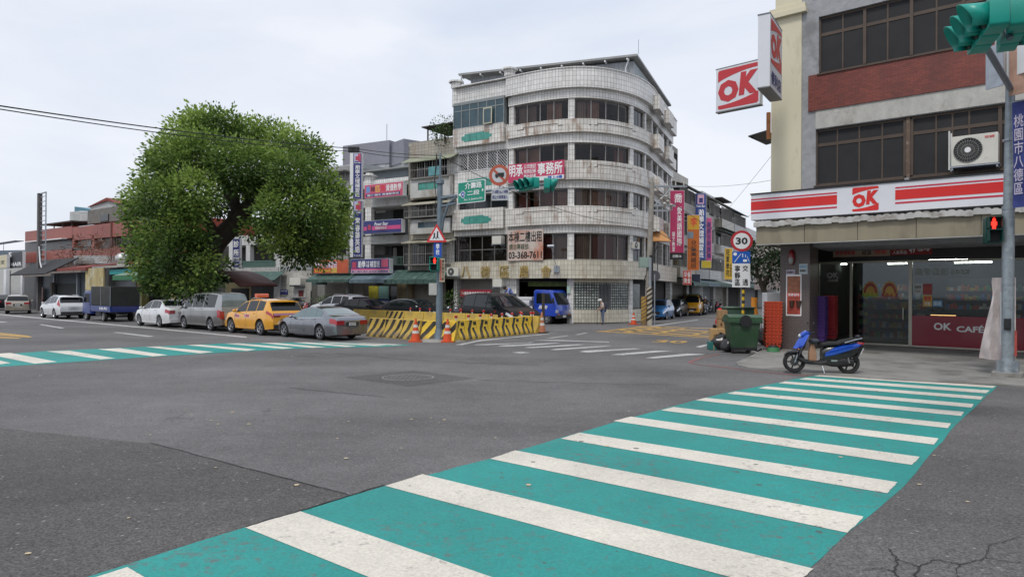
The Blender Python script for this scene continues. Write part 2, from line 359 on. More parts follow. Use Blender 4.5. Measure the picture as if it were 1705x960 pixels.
# ================================================================== GROUND
def asphalt(name,base,crack=.6,patch=0.22,rough=0.88,speck=0.36,sscale=85.0):
 m=bpy.data.materials.new(name);m.use_nodes=True;t=m.node_tree;b=t.nodes['Principled BSDF'];N=t.nodes.new;L=t.links.new
 tcn=N('ShaderNodeTexCoord');O=tcn.outputs['Object']
 def noise(s,d=5,r=0.6,dist=0.0,vec=None):
  n=N('ShaderNodeTexNoise');n.inputs['Scale'].default_value=s;n.inputs['Detail'].default_value=d;n.inputs['Roughness'].default_value=r;n.inputs['Distortion'].default_value=dist
  L(vec or O,n.inputs['Vector']);return n.outputs['Fac']
 def rng(src,a,b_,c,d):
  r=N('ShaderNodeMapRange');r.inputs['From Min'].default_value=a;r.inputs['From Max'].default_value=b_;r.inputs['To Min'].default_value=c;r.inputs['To Max'].default_value=d;L(src,r.inputs['Value']);return r.outputs[0]
 def mul(a,b_):
  q=N('ShaderNodeMath');q.operation='MULTIPLY';L(a,q.inputs[0]);L(b_,q.inputs[1]);return q.outputs[0]
 mp_=N('ShaderNodeMapping');mp_.inputs['Rotation'].default_value=(0,0,rad(40.6));mp_.inputs['Scale'].default_value=(0.16,0.9,1);L(O,mp_.inputs['Vector'])
 k=rng(noise(0.22,6,0.55),0.3,0.7,1-patch,1+patch)
 k=mul(k,rng(noise(0.6,5,0.6,0.3,mp_.outputs[0]),0.3,0.7,0.86,1.12))
 k=mul(k,rng(noise(2.3,5,0.7),0.3,0.7,0.9,1.1))
 k=mul(k,rng(noise(14,3,0.7),0.25,0.75,0.88,1.12))
 g=N('ShaderNodeTexVoronoi');g.inputs['Scale'].default_value=sscale;L(O,g.inputs['Vector'])
 gs=N('ShaderNodeSeparateXYZ');L(g.outputs['Color'],gs.inputs[0])
 k=mul(k,rng(gs.outputs[0],0.0,1.0,1-speck,1+speck))
 g2=N('ShaderNodeTexVoronoi');g2.inputs['Scale'].default_value=24.0;L(O,g2.inputs['Vector'])
 g2s=N('ShaderNodeSeparateXYZ');L(g2.outputs['Color'],g2s.inputs[0])
 light=rng(g2s.outputs[1],0.965,0.975,0.0,0.55)
 near=rng(g2.outputs['Distance'],0.25,0.4,1.0,0.0);light=mul(light,near)
 v=N('ShaderNodeVectorMath');v.operation='SCALE';v.inputs[0].default_value=base;L(k,v.inputs['Scale'])
 mx_=N('ShaderNodeMix');mx_.data_type='RGBA';L(light,mx_.inputs[0]);L(v.outputs[0],mx_.inputs[6]);mx_.inputs[7].default_value=(0.38,0.36,0.33,1)
 vc=N('ShaderNodeTexVoronoi');vc.feature='DISTANCE_TO_EDGE';vc.inputs['Scale'].default_value=0.42
 nd=N('ShaderNodeTexNoise');nd.inputs['Scale'].default_value=1.7;nd.inputs['Detail'].default_value=8;L(O,nd.inputs['Vector'])
 ad=N('ShaderNodeMix');ad.data_type='VECTOR';ad.inputs[0].default_value=0.75;L(O,ad.inputs[4]);L(nd.outputs['Color'],ad.inputs[5]);L(ad.outputs[1],vc.inputs['Vector'])
 ck=rng(vc.outputs['Distance'],0.0,0.006,crack,0.0);ck=mul(ck,rng(noise(0.33,3),0.5,0.62,0.0,1.0))
 m3=N('ShaderNodeMix');m3.data_type='RGBA';L(ck,m3.inputs[0]);L(mx_.outputs[2],m3.inputs[6]);m3.inputs[7].default_value=(0.03,0.03,0.03,1)
 L(m3.outputs[2],b.inputs['Base Color']);b.inputs['Roughness'].default_value=rough
 bp=N('ShaderNodeBump');bp.inputs['Strength'].default_value=0.6;bp.inputs['Distance'].default_value=0.012
 L(gs.outputs[0],bp.inputs['Height']);L(bp.outputs[0],b.inputs['Normal'])
 return m
def paint(name,col,wear=0.5,base=(0.12,0.12,0.125),dots=True,thr=(0.62,0.7)):
 m=bpy.data.materials.new(name);m.use_nodes=True;t=m.node_tree;b=t.nodes['Principled BSDF'];N=t.nodes.new;L=t.links.new
 O=N('ShaderNodeTexCoord').outputs['Object']
 n=N('ShaderNodeTexNoise');n.inputs['Scale'].default_value=9;n.inputs['Detail'].default_value=10;n.inputs['Roughness'].default_value=0.75;L(O,n.inputs['Vector'])
 n2=N('ShaderNodeTexNoise');n2.inputs['Scale'].default_value=0.7;n2.inputs['Detail'].default_value=5;L(O,n2.inputs['Vector'])
 n3=N('ShaderNodeTexNoise');n3.inputs['Scale'].default_value=0.5;n3.inputs['Detail'].default_value=6;n3.inputs['Roughness'].default_value=.65;L(O,n3.inputs['Vector'])
 r3=N('ShaderNodeMapRange');r3.inputs['From Min'].default_value=.3;r3.inputs['From Max'].default_value=.7;r3.inputs['To Min'].default_value=.78;r3.inputs['To Max'].default_value=1.1;L(n3.outputs['Fac'],r3.inputs['Value'])
 ad=N('ShaderNodeMath');ad.operation='ADD';L(n.outputs['Fac'],ad.inputs[0])
 s2=N('ShaderNodeMath');s2.operation='MULTIPLY';s2.inputs[1].default_value=0.35;L(n2.outputs['Fac'],s2.inputs[0]);L(s2.outputs[0],ad.inputs[1])
 r=N('ShaderNodeMapRange');r.inputs['From Min'].default_value=thr[0]+.175;r.inputs['From Max'].default_value=thr[1]+.175;r.inputs['To Max'].default_value=wear;L(ad.outputs[0],r.inputs['Value'])
 fine=N('ShaderNodeTexVoronoi');fine.inputs['Scale'].default_value=60;L(O,fine.inputs['Vector']);fs=N('ShaderNodeSeparateXYZ');L(fine.outputs['Color'],fs.inputs[0])
 rf=N('ShaderNodeMapRange');rf.inputs['To Min'].default_value=0.86;rf.inputs['To Max'].default_value=1.08;L(fs.outputs[0],rf.inputs['Value'])
 ml=N('ShaderNodeMath');ml.operation='MULTIPLY';L(rf.outputs[0],ml.inputs[0]);L(r3.outputs[0],ml.inputs[1])
 v=N('ShaderNodeVectorMath');v.operation='SCALE';v.inputs[0].default_value=col;L(ml.outputs[0],v.inputs['Scale'])
 mx_=N('ShaderNodeMix');mx_.data_type='RGBA';L(r.outputs[0],mx_.inputs[0]);L(v.outputs[0],mx_.inputs[6]);mx_.inputs[7].default_value=(*base,1);src=mx_.outputs[2]
 if dots:
  vo=N('ShaderNodeTexVoronoi');vo.inputs['Scale'].default_value=3.2;vo.inputs['Randomness'].default_value=1
  nd=N('ShaderNodeTexNoise');nd.inputs['Scale'].default_value=14;nd.inputs['Detail'].default_value=3;L(O,nd.inputs['Vector'])
  mv=N('ShaderNodeMix');mv.data_type='VECTOR';mv.inputs[0].default_value=.04;L(O,mv.inputs[4]);L(nd.outputs['Color'],mv.inputs[5]);L(mv.outputs[1],vo.inputs['Vector'])
  vs=N('ShaderNodeSeparateXYZ');L(vo.outputs['Color'],vs.inputs[0])
  sz=N('ShaderNodeMapRange');sz.inputs['From Min'].default_value=.45;sz.inputs['To Min'].default_value=0;sz.inputs['To Max'].default_value=0.14;L(vs.outputs[0],sz.inputs['Value'])
  lt=N('ShaderNodeMath');lt.operation='LESS_THAN';L(vo.outputs['Distance'],lt.inputs[0]);L(sz.outputs[0],lt.inputs[1])
  l2=N('ShaderNodeMath');l2.operation='MULTIPLY';l2.inputs[1].default_value=.75;L(lt.outputs[0],l2.inputs[0])
  m4=N('ShaderNodeMix');m4.data_type='RGBA';L(l2.outputs[0],m4.inputs[0]);L(src,m4.inputs[6]);m4.inputs[7].default_value=(0.08,0.075,0.07,1);src=m4.outputs[2]
 L(src,b.inputs['Base Color']);b.inputs['Roughness'].default_value=0.7
 bp=N('ShaderNodeBump');bp.inputs['Strength'].default_value=0.35;bp.inputs['Distance'].default_value=0.006;L(fs.outputs[0],bp.inputs['Height']);L(bp.outputs[0],b.inputs['Normal'])
 return m
ASPH=asphalt('asphalt',(0.132,0.128,0.128),patch=.30)
ASPH2=asphalt('asphalt_dark',(0.090,0.085,0.083),patch=0.3,speck=0.45,sscale=70)
ASPH3=asphalt('asphalt_mid',(0.112,0.107,0.105),crack=0.0,patch=0.25,speck=0.42,sscale=70)
WPAINT=paint('road_paint_white',(0.67,0.63,0.55),0.7,thr=(0.58,0.68))
WPAINT2=paint('road_paint_old',(0.50,0.50,0.49),0.9,dots=False,thr=(0.52,0.64))
GPAINT=paint('road_paint_green',(0.020,0.275,0.250),0.8,thr=(0.55,0.66))
YPAINT=paint('road_paint_yellow',(0.50,0.30,0.07),0.85,dots=False,thr=(0.5,0.62))
RPAINT=paint('road_paint_red',(0.33,0.10,0.09),0.9,dots=False,thr=(0.48,0.6))
def struct(name,mb,m,parent=None,**k):
 return tag(mb.build(name,m,parent,**k),kind='structure')
mb=MB();mb.poly([(-500,-200,0),(500,-200,0),(500,900,0),(-500,900,0)]);struct('road_asphalt',mb,ASPH)
def gpoly(mb,pts,z,m=0):
 P=[G(x,y,z)for x,y in pts]
 nrm=sum(((P[(i+1)%len(P)].x-P[i].x)*(P[(i+1)%len(P)].y+P[i].y)for i in range(len(P))))
 if nrm>0:P=P[::-1]
 mb.poly(P,m)
def subd(pts,n=14,j=0.012):
 """slightly ragged edge for hand-laid surfaces"""
 o=[]
 for i in range(len(pts)):
  a=Vector(pts[i]);b=Vector(pts[(i+1)%len(pts)])
  for k in range(n):
   p=a.lerp(b,k/n);o.append((p.x+(random.uniform(-j,j)if k else 0),p.y+(random.uniform(-j,j)if k else 0),p.z))
 return o
def gr(pts,z):return[tuple(G(x,y,z))for x,y in pts]
mb=MB();mb.poly(subd(gr([(-120,700),(252,738),(454,790),(585,824),(640,850),(100,1060),(-700,1060)][::-1],.002),16,.02));struct('asphalt_patch',mb,ASPH2)
mb=MB();mb.poly(subd(gr([(1560,672),(1705,678),(1800,682),(1800,1000),(1330,1060),(1330,980)],.002)[::-1],10,.02));struct('asphalt_patch',mb,ASPH3)
mb=MB();mb.poly(subd(gr([(573.7,627.8),(687.4,616.3),(791,629.2),(681.4,642.8)],.003)[::-1],12,.01));struct('asphalt_patch',mb,ASPH2)
mb=MB();mb.poly(subd(gr([(440,592),(530,586.5),(580,593.5),(500,600)],.003)[::-1],8,.01));struct('asphalt_patch',mb,ASPH3)
mb=MB()
def ribbon(mb,pts,wd,z,px=True):
 P=[G(x,y,z)if px else Vector((x,y,z))for x,y in pts]
 for a,b in zip(P[:-1],P[1:]):
  d=(b-a);d.z=0
  if d.length<1e-5:continue
  n=Vector((-d.y,d.x,0)).normalized()*wd/2
  mb.poly([a-n,b-n,b+n,a+n])
def jag(pts,j,n=6):
 o=[]
 for a,b in zip(pts[:-1],pts[1:]):
  for k in range(n):o.append((a[0]+(b[0]-a[0])*k/n+random.uniform(-j,j),a[1]+(b[1]-a[1])*k/n+random.uniform(-j,j)*.4))
 return o+[pts[-1]]
for pts,wd in(([(250,736),(454,789.5),(580,822)],.014),([(408,876),(520,843),(640,806)],.022),([(800,632),(960,637),(1130,640)],.02),([(560,588),(700,600),(900,608)],.025),([(480,645),(640,660)],.02)):
 ribbon(mb,jag(pts,1.6,12),wd,.0095)
for pts,wd in(([(1480,912),(1494,930),(1490,950),(1497,965)],.010),([(1494,930),(1530,942),(1560,930),(1600,938),(1640,928),(1710,936)],.008),([(1530,942),(1524,955),(1532,966)],.014),([(1600,938),(1590,950),(1600,964)],.006),([(1440,948),(1470,944),(1490,950)],.006),([(1640,928),(1650,905),(1700,892)],.005)):ribbon(mb,jag(pts,3.2,9),wd,.0095)
struct('road_crack',mb,mat('crack',(.03,.03,.03),.95,var=0))
g1=[(1368,622),(1200,655),(1030,700),(816,763),(641,808),(408,877),(140,961),(60,1000),(1060,1130),(1310,984),(1411,886),(1504,810),(1590,708),(1661,642)]
mb=MB();mb.poly(subd(gr(g1[::-1],.004),6,.012));struct('crossing_green',mb,GPAINT)
def z8(x,y):return(860+x/2.0178,560+y/2.0178)
st=[((1030,127),(1000,132),(1600,172),(1612,166)),((975,138),(948,143),(1578,190),(1590,180)),((903,150),(880,156),(1560,211),(1568,201)),((840,167),(812,173),(1528,238),(1537,226)),((735,184),(708,191),(1495,266),(1503,252)),((635,205),(603,213),(1450,307),(1460,291)),((528,236),(485,247),(1403,362),(1418,341)),((383,268),(325,283),(1328,430),(1355,403)),((212,322),(148,342),(1245,525),(1280,488))]
st=[[z8(*p)for p in s]for s in st]
st+=[[(858,749),(816,763),(1411,886),(1437.4,858.8)],[(703.6,788.5),(641.6,808),(1308,984),(1354.6,945.6)]]
mb=MB()
for s in st:mb.poly(subd(gr(s,.008),7,.006)[::1]if True else 0)
def wdiff():
 a=G(703.6,788.5);b=G(1354.6,945.6);return b-a
WV=wdiff()
for ul,ll in(((499.4,850),(407.6,876.8)),((212,943),(120,972))):
 a=G(*ul,.008);b=G(*ll,.008);mb.poly([a,b,b+WV,a+WV])
struct('crossing_stripes',mb,WPAINT)
mb=MB();mb.poly(subd(gr([(-60,594.5),(76.7,583.8),(241.7,577),(374,571.3),(485,569.7),(560,569.7),(690,573.5),(640,577),(519,579),(410,584.5),(255,593.5),(58,606.5),(-60,614)][::-1],.004),4,.01));struct('crossing_green',mb,GPAINT)
mb=MB()
for s in([(-70,594),(-32,592),(18,604),(-20,608)],[(-20,589.5),(17,587),(95,601.7),(58,605)],[(76.7,584.3),(115,583.3),(191.7,596),(168,597.7)],[(162.3,580.8),(200,579.3),(279.3,590.7),(255,592.7)],[(242.7,577),(264.6,576.5),(356,585.4),(333,588)],[(310.4,574),(333,573.3),(427,581.3),(410.4,583.8)],[(374,571.5),(398,571.2),(490.6,578.8),(471,580.4)],[(433,570.4),(456,570.2),(543.8,577.5),(519,578.7)],[(487.5,569.8),(510,569.5),(594,575.6),(577,577.2)],[(532,569.9),(552,569.7),(645,574.2),(625,575.6)],[(590,570.5),(606,570.7),(672,573.3),(655,574.2)]):
 P=gr(s,.008);mb.poly(P[::-1])
struct('crossing_stripes',mb,WPAINT)
mb=MB()
for s in([(0,524),(0,522.6),(160,537),(330,552.4),(411,560),(411,562),(330,554.2),(160,538.6)],[(64.3,540),(70,539.6),(108.3,545.6),(101,546.4)],[(187,553),(196,552.6),(258,559.6),(246,560.4)],[(-30,534),(-18,533.6),(14,535.6),(4,536.4)]):
 mb.poly(gr(s,.006)[::-1])
def za(x,y):return(740+x/3.41,530+y/3.41)
for s in([(165,150),(180,147),(470,137),(510,132),(490,138),(240,150)],[(300,157),(330,152),(640,137),(660,138),(560,148),(360,158)],[(450,166),(480,161),(760,146),(805,147),(700,156),(500,167)],[(600,178),(630,172),(900,155),(950,156),(840,165),(640,178)],[(765,188),(800,182),(1080,169),(1120,171),(1000,179),(820,192)],[(940,206),(985,199),(1200,182),(1300,183),(1190,192),(1010,208)],[(1140,223),(1190,216),(1380,198),(1490,202),(1360,212),(1190,226)],[(490,122),(640,121),(940,131),(930,135),(600,127)],[(570,112),(590,110),(700,96),(705,98),(610,111)],[(740,92),(800,80),(815,81),(760,92)],[(1425,160),(1500,143),(1510,147),(1455,164)],[(1150,44),(1210,37),(1435,6),(1445,8),(1215,41)],[(380,192),(440,187),(490,194),(430,198)],[(60,149),(200,122),(560,88),(650,77),(560,91),(200,128),(100,150)]):
 mb.poly(gr([za(*p)for p in s],.006))
struct('lane_markings',mb,WPAINT2)
mb=MB()
for s in([(-20,553.0),(0,553.4),(46,558.2),(55,561.2),(47,561.6),(-20,556.6)],[(-20,558.6),(0,559.6),(36,562.2),(30,563.4),(-20,561.6)]):mb.poly(gr(s,.006)[::-1])
for s in([(850,74),(900,70),(1120,43),(1160,44),(900,76)],[(960,66),(1000,63),(1520,99),(1520,104)],[(1020,58),(1060,55),(1520,86),(1520,90)],[(1090,52),(1120,49),(1520,72),(1520,76)],[(870,74),(880,70),(1520,107),(1520,111)],[(1000,78),(1240,46),(1260,48),(1050,80)],[(1170,86),(1380,50),(1400,52),(1210,88)],[(1380,96),(1520,66),(1520,70),(1420,98)],[(1130,48),(1160,43),(1500,55),(1500,58)]):
 mb.poly(gr([za(*p)for p in s],.006))
struct('yellow_box_marking',mb,YPAINT)
c=[G(*za(1175,134)),G(*za(1360,142)),G(*za(1395,127)),G(*za(1205,121))]
v,p,a,b,cc,dd=text_mesh('30',0.03)
mb=MB()
for q in v:
 s=(q[0]-a)/(b-a);t_=(q[1]-cc)/(dd-cc)
 P=(c[0]*(1-s)+c[1]*s)*(1-t_)+(c[3]*(1-s)+c[2]*s)*t_;mb.V.append((P.x,P.y,.006))
for f in p:mb.face(f)
struct('speed_marking',mb,YPAINT)
mb=MB();ribbon(mb,[(1198,588.5),(1168,595),(1147,602.6),(1160,606),(1207,611),(1260,618),(1331,624.2),(1504,634.2),(1720,643.8)],.09,.007);struct('red_kerb_line',mb,RPAINT)
mb=MB()
for(x,y)in((320,690),(352,699),(363,705),(387,685),(67,625),(318,690),(414,705),(562,729),(576,762),(580,701),(685,697),(718,695),(731,703),(740,698),(668,745),(825,728),(494,806),(359,777),(46,920),(214,861),(250,723),(1047,684),(880,806),(1530,805),(1611,834),(1010,742),(1555,757),(1400,760)):
 p=G(x,y,.0105);k=random.uniform(.012,.03)*(1+p.y*.05);a0=random.uniform(0,6)
 mb.poly([(p.x+k*random.uniform(.6,1)*math.cos(a0+t),p.y+k*random.uniform(.6,1)*math.sin(a0+t),p.z)for t in(0,1,2.1,3.1,4.2,5.2)])
tag(mb.build('fallen_leaves',mat('dry_leaf',(.55,.45,.30),.8)),kind='stuff')
def manhole(c,r,label):
 t=thing('manhole_cover',label,'manhole cover',(c.x,c.y,0))
 iron=mat('cast_iron',(.14,.135,.13),.6,.3,var=.3,scale=12,bump=.4,bscale=30)
 m1=MB();m1.cyl((0,0,.002),(0,0,.012),r*.88,n=36)
 for i in range(-4,5):
  for j in range(-4,5):
   if(i*i+j*j)<18:m1.box(i*r*.18-.03,i*r*.18+.03,j*r*.18-.03,j*r*.18+.03,.0125,.016)
 m1.build('lid',iron,t)
 m2=MB();ring=[]
 for q,z in((1.0,.002),(1.0,.013),(.92,.013),(.92,.002)):ring.append([(r*q*math.cos(2*math.pi*k/36),r*q*math.sin(2*math.pi*k/36),z)for k in range(36)])
 m2.loft(ring,cap=False);m2.build('rim',mat('rim_iron',(.2,.195,.19),.7,var=.3),t)
manhole(G(679.4,628.5),.6,'round iron manhole cover in a dark asphalt diamond patch')
manhole(G(508,592.5),.42,'small far manhole cover near the left green crossing')
S=Fr(G(1283,579.5,.12),vp=-480);S.O.z=0;S=Fr((S.O.x,S.O.y,0),ang=S.ang)
PAVE=mat('pavement_concrete',(0.245,0.24,0.225),.85,var=.2,scale=1.2,tint=(.12,.115,.105),tscale=.9,tpos=(.48,.66),bump=.25,bscale=60)
edge=[(1292,581),(1262,590),(1238,597),(1226,602.5),(1228,606.5),(1245,610.5),(1286,615),(1355,621.5),(1504,631.5),(1640,638.5),(1800,646)]
mb=MB();E=[G(x,y,.035)for x,y in edge];rows=[]
for i,e in enumerate(E):
 l=S.I@e;xx=max(-.05,l.x)if i>3 else-.35+.12*i
 xm=xx;rows.append([(e.x,e.y,0.0),tuple(e),tuple(S.W(xm,-.25,.115)),tuple(S.W(xm+.3,3.6,.2))])
for i in range(len(rows)-1):
 for j in range(3):mb.poly([rows[i][j],rows[i+1][j],rows[i+1][j+1],rows[i][j+1]],0)
struct('shop_pavement',mb,PAVE)
mb=MB();P=S.W(-.3,.5);q=S.W(-.3,26);d=(q-P)
Vst=Vector((.50,.866,0));Pr=G(1262,590)
mb.poly([Pr+Vector((0,0,.1)),S.W(.4,.4,.1),S.W(.4,.4,.1)+Vst*60,Pr+Vst*60+Vector((0,0,.1))],0)
mb.poly([Pr,Pr+Vector((0,0,.1)),Pr+Vst*60+Vector((0,0,.1)),Pr+Vst*60],0)
struct('side_street_pavement',mb,PAVE)
# ================================================================== CORNER SHOP BUILDING
STUC=mat('grey_stucco',(.33,.335,.35),.9,var=.18,scale=5,bump=.5,bscale=22,tint=(.2,.2,.2),tscale=1.2)
STUC2=mat('pale_spandrel',(.46,.45,.42),.85,var=.15,scale=4,bump=.5,bscale=25,tint=(.2,.17,.13),tscale=1.1,tpos=(.52,.66),stretch=(1,1,.5))
CREAM=mat('cream_wall',(.62,.57,.42),.7,var=.06,scale=.8,tint=(.42,.38,.28),tscale=1.6,tpos=(.56,.72),stretch=(1,1,.35))
REDBR=tilemat('red_brick_tile',(.21,.045,.03),(.10,.035,.03),.2,.06,.006,stain=(.08,.025,.02),sfac=.5,rough=.55,offset=.5,var=.18)
BRF=mat('brown_window_frame',(.085,.06,.045),.5,.2,var=.2,tint=(.25,.2,.17),tscale=6,tpos=(.66,.75))
SHGL=glassmat('shop_glass',(.62,.66,.64),base=.02)
UPGL=mat('upper_window_glass',(.012,.020,.030),.05,var=.2,scale=.8,spec=.5)
BTILE=tilemat('brown_mosaic',(.085,.062,.058),(.16,.14,.13),.095,.06,.008,rough=.4,offset=.5,var=.12)
store=thing('shop_building','grey stucco and red brick corner building with a convenience shop below','building',M=S.M)
W2x=[S.X(p)for p in(1357,1391.7,1428.3,1466.7,1505)];XR=13.0
top2,bot2=7.27,5.45;top3,bot3=10.9,9.05
mb=MB();wall_holes(mb,.98,XR,4.3,13.5,[(1.42,XR,bot2,top2),(1.5,XR,bot3,top3)],0,.35)
mb.box(.98,XR,.36,.5,3.5,13.5);mb.build('facade_wall',STUC,store)
MB().box(1.2,XR,-.055,-.001,7.88,9.04).build('brick_band',REDBR,store)
MB().box(1.42,XR,-.02,-.001,7.29,7.877).build('spandrel',STUC2,store)
mb=MB();mb.box(.0,.978,-.04,12,3.6,11.15);mb.box(-.12,1.15,-.18,12,11.15,11.3);mb.box(-.05,1.1,-.1,12,11.302,11.48);mb.box(.12,.978,-.02,12,11.482,13.5);mb.build('cream_tower',CREAM,store)
mb=MB();mb.box(1.0,XR,.51,12,3.5,13.5);mb.build('rear_block',STUC,store)
def brown_win(xs,z0,z1,tr,thick):
 f=MB();y=.1
 f.box(xs[0],xs[-1],y,y+.08,z0,z0+.07);f.box(xs[0],xs[-1],y,y+.08,z1-.07,z1);f.box(xs[0]+.01,xs[-1]-.01,y+.004,y+.076,tr-.05,tr+.05)
 for i,x in enumerate(xs):
  wd=.09 if i in thick else.045;f.box(x-wd/2,x+wd/2,y-(.02 if i in thick else-.002),y+.078,z0+.071,z1-.071)
 f.box(xs[0]-.03,xs[-1],-.09,.1,z0-.05,z0-.002)
 o=f.build('window',BRF,store)
 for i in range(len(xs)-1):
  for a,b in((z0,tr),(tr,z1)):
   dy=.012*((i*7+int(a*3))%3);g=MB();g.poly([(xs[i],y+.03+dy,a),(xs[i+1],y+.03+dy,a),(xs[i+1],y+.032+dy,b),(xs[i],y+.032+dy,b)]);g.build('pane',UPGL,o)
xs2=W2x+[S.X(1516),S.X(1556.7),S.X(1584),S.X(1612)]
while xs2[-1]<XR-.8:xs2.append(xs2[-1]+.72)
brown_win([x for x in xs2[:5]],bot2,top2,6.77,(0,4));brown_win(xs2[5:],bot2,top2,6.77,(0,4,8))
MB().box(xs2[4]+.04,xs2[5]-.04,.05,.2,bot2,top2).build('window_post',mat('rusty_post',(.13,.085,.06),.7,tint=(.3,.25,.2),tscale=5),store)
xs3=[S.X(p)for p in(1361.7,1400,1436.7,1475,1515,1556.7,1601.7,1645)]
while xs3[-1]<XR-.8:xs3.append(xs3[-1]+.66)
brown_win(xs3,bot3,top3,10.33,(0,2,4,6,8))
MB().box(1.35,XR,.12,.34,5.2,11).build('window_backing',DARK,store)
TAN=mat('tan_fascia',(.27,.235,.165),.6,var=.12,scale=2,tint=(.17,.14,.10),tscale=1.1,tpos=(.5,.7),stretch=(1,1,.3))
mb=MB()
x=-.15
while x<XR:
 mb.box(x+.006,min(x+1.52,XR),-.95,-.9,3.57,4.15);x+=1.53
mb.build('canopy_fascia',TAN,store)
mb=MB();
for k in range(66):
 x=-.2+k*.2;z=4.21+.02*math.sin(k*1.7)+random.uniform(-.008,.012);mb.prism([(x,z-.09),(x+.2,z-.09),(x+.2,z+.05),(x+.14,z+.085),(x+.06,z+.085),(x,z+.05)],'y',-1.05,-.7)
mb.build('canopy_sheet',mat('weathered_sheet',(.5,.49,.47),.7,var=.2,tint=(.25,.22,.19),tscale=3),store)
mb=MB();mb.box(-.1,XR,-.899,-.1,3.58,3.6);mb.box(-.1,XR,-.099,3.3,3.76,3.8);mb.box(-.15,-.1,-.9,3.3,3.57,4.14);mb.box(-.15,XR,-.97,-.86,3.54,3.565);mb.build('soffit',wavemat('soffit_slats',(.42,.42,.40),.12,.7,vert=False,strength=.3,dark=.4),store)
for z in range(2):pass
XC0,XC1=S.X(1299,0),S.X(1348,0)
MB().box(XC0,XC1,0,.9,.05,3.75).build('tiled_column',BTILE,store)
mb=MB();mb.box(XC0,S.X(1361,3.3)-.02,.902,3.25,.05,3.75);mb.build('side_wall',BTILE,store)
YF=3.3;zf=.2
xa,xb,xc,xd,xe=S.X(1361,YF),S.X(1417,YF),S.X(1516,YF),S.X(1684,YF),9.6
CRF=mat('cream_door_frame',(.50,.48,.40),.4,.2,var=.06)
mb=MB();mb.box(xa-.1,XR,YF-.02,YF+.15,3.13,3.76);mb.build('shop_header',mat('dark_header',(.028,.024,.024),.5),store)
mb=MB();mb.box(xe,XR,YF,YF+.2,.1,3.13);mb.build('shop_wall',BTILE,store)
f=MB();f.box(xa,xe,YF-.03,YF+.1,3.06,3.12)
f.box(xa,xc-.05,YF-.03,YF+.1,.14,.25);f.box(xc+.05,xe,YF-.06,YF+.1,.14,.24)
for xx,wd in((xa+.04,.07),(xb,.07),(xc,.1),(xd,.08),(xe-.04,.08)):f.box(xx-wd/2,xx+wd/2,YF-.035,YF+.105,.2,3.07)
f.box(xc-.22,xc-.19,YF-.09,YF-.06,1.1,1.5)
fr_=f.build('shop_front',CRF,store)
def pane(x0,x1,z0,z1,y,par,m=SHGL,nm='pane'):
 g=MB();g.box(x0,x1,y,y+.008,z0,z1);return g.build(nm,m,par)
pane(xa+.07,xb-.04,.25,3.06,YF+.02,fr_);dr=pane(xb+.04,xc-.05,.25,3.06,YF+.04,fr_)
pane(xc+.05,xe-.08,1.27,3.06,YF+.02,fr_)
text('OK',(S.X(1376.5,YF),S.X(1396,YF),S.Z(1386,463,YF),S.Z(1386,453.5,YF)),WTEXT,fr_,y=YF+.012,bold=.03)
text('CAFÉ',(S.X(1378,YF),S.X(1395,YF),S.Z(1386,468.5,YF),S.Z(1386,464,YF)),WTEXT,fr_,y=YF+.012,bold=.03)
zr0=.24;
rp=MB().box(xc+.05,xe-.08,YF-.02,YF+.03,zr0,1.25).build('red_panel',mat('cafe_red',(.26,.008,.028),.25,var=.05,coat=.3),store)
text('OK',(S.X(1555,YF),S.X(1585,YF),S.Z(1570,549.5,YF),S.Z(1570,537,YF)),WTEXT,rp,y=YF-.03,bold=.03)
text('CAFÉ',(S.X(1593,YF),S.X(1639,YF),S.Z(1615,553,YF),S.Z(1615,540.5,YF)),WTEXT,rp,y=YF-.03,bold=.03)
GTXT=mat('frosted_lettering',(.38,.42,.38),.6,var=.1)
text('農會直送',(S.X(1523,YF),S.X(1579,YF),S.Z(1550,458,YF),S.Z(1550,446,YF)),GTXT,fr_,y=YF+.012,bold=.01)
text('新鮮蔬菜',(S.X(1583,YF),S.X(1614,YF),S.Z(1598,456.5,YF),S.Z(1598,448,YF)),GTXT,fr_,y=YF+.012,bold=.01)
MB().box(S.X(1550,YF),S.X(1592,YF),YF-.035,YF-.025,1.27,1.29).build('glow_strip',mat('amber_strip',(.9,.55,.2),.4,emit=1.2,var=0),rp)
def flat(name,rect,y,m,par,texts=()):
 o=MB().box(rect[0],rect[1],y-.004,y,rect[2],rect[3]).build(name,m,par)
 for tx,r,tm in texts:
  w_,h_=rect[1]-rect[0],rect[3]-rect[2]
  text(tx,(rect[0]+r[0]*w_,rect[0]+r[1]*w_,rect[2]+r[2]*h_,rect[2]+r[3]*h_),tm,o,y=y-.007,vertical=(len(r)>4))
 return o
def SR(x0,y0,x1,y1,d=0):xm=(x0+x1)/2;return(S.X(x0,d),S.X(x1,d),S.Z(xm,y1,d),S.Z(xm,y0,d))
STW=mat('paper_white',(.6,.6,.58),.6);STR=mat('sticker_red',(.35,.02,.03),.4);STY=mat('sticker_yellow',(.6,.38,.08),.5);STB=mat('sticker_blue',(.12,.35,.6),.5)
GRN=mat('sticker_green',(.2,.4,.06),.5);ORG=mat('sticker_orange',(.55,.12,.03),.5)
flat('sticker',SR(1522,473,1535,489,YF),YF+.012,STW,fr_,[('營業時間',(.1,.9,.55,.85),KTEXT),('24HR',(.15,.85,.15,.4),KTEXT)])
flat('sticker',SR(1536.5,472,1552,490,YF),YF+.012,STR,fr_,[('OPEN',(.1,.9,.4,.7),WTEXT)])if False else flat('sticker',SR(1536.5,472,1552,490,YF),YF+.012,STR,fr_,[('徵才中',(.15,.85,.35,.7),ORG)])
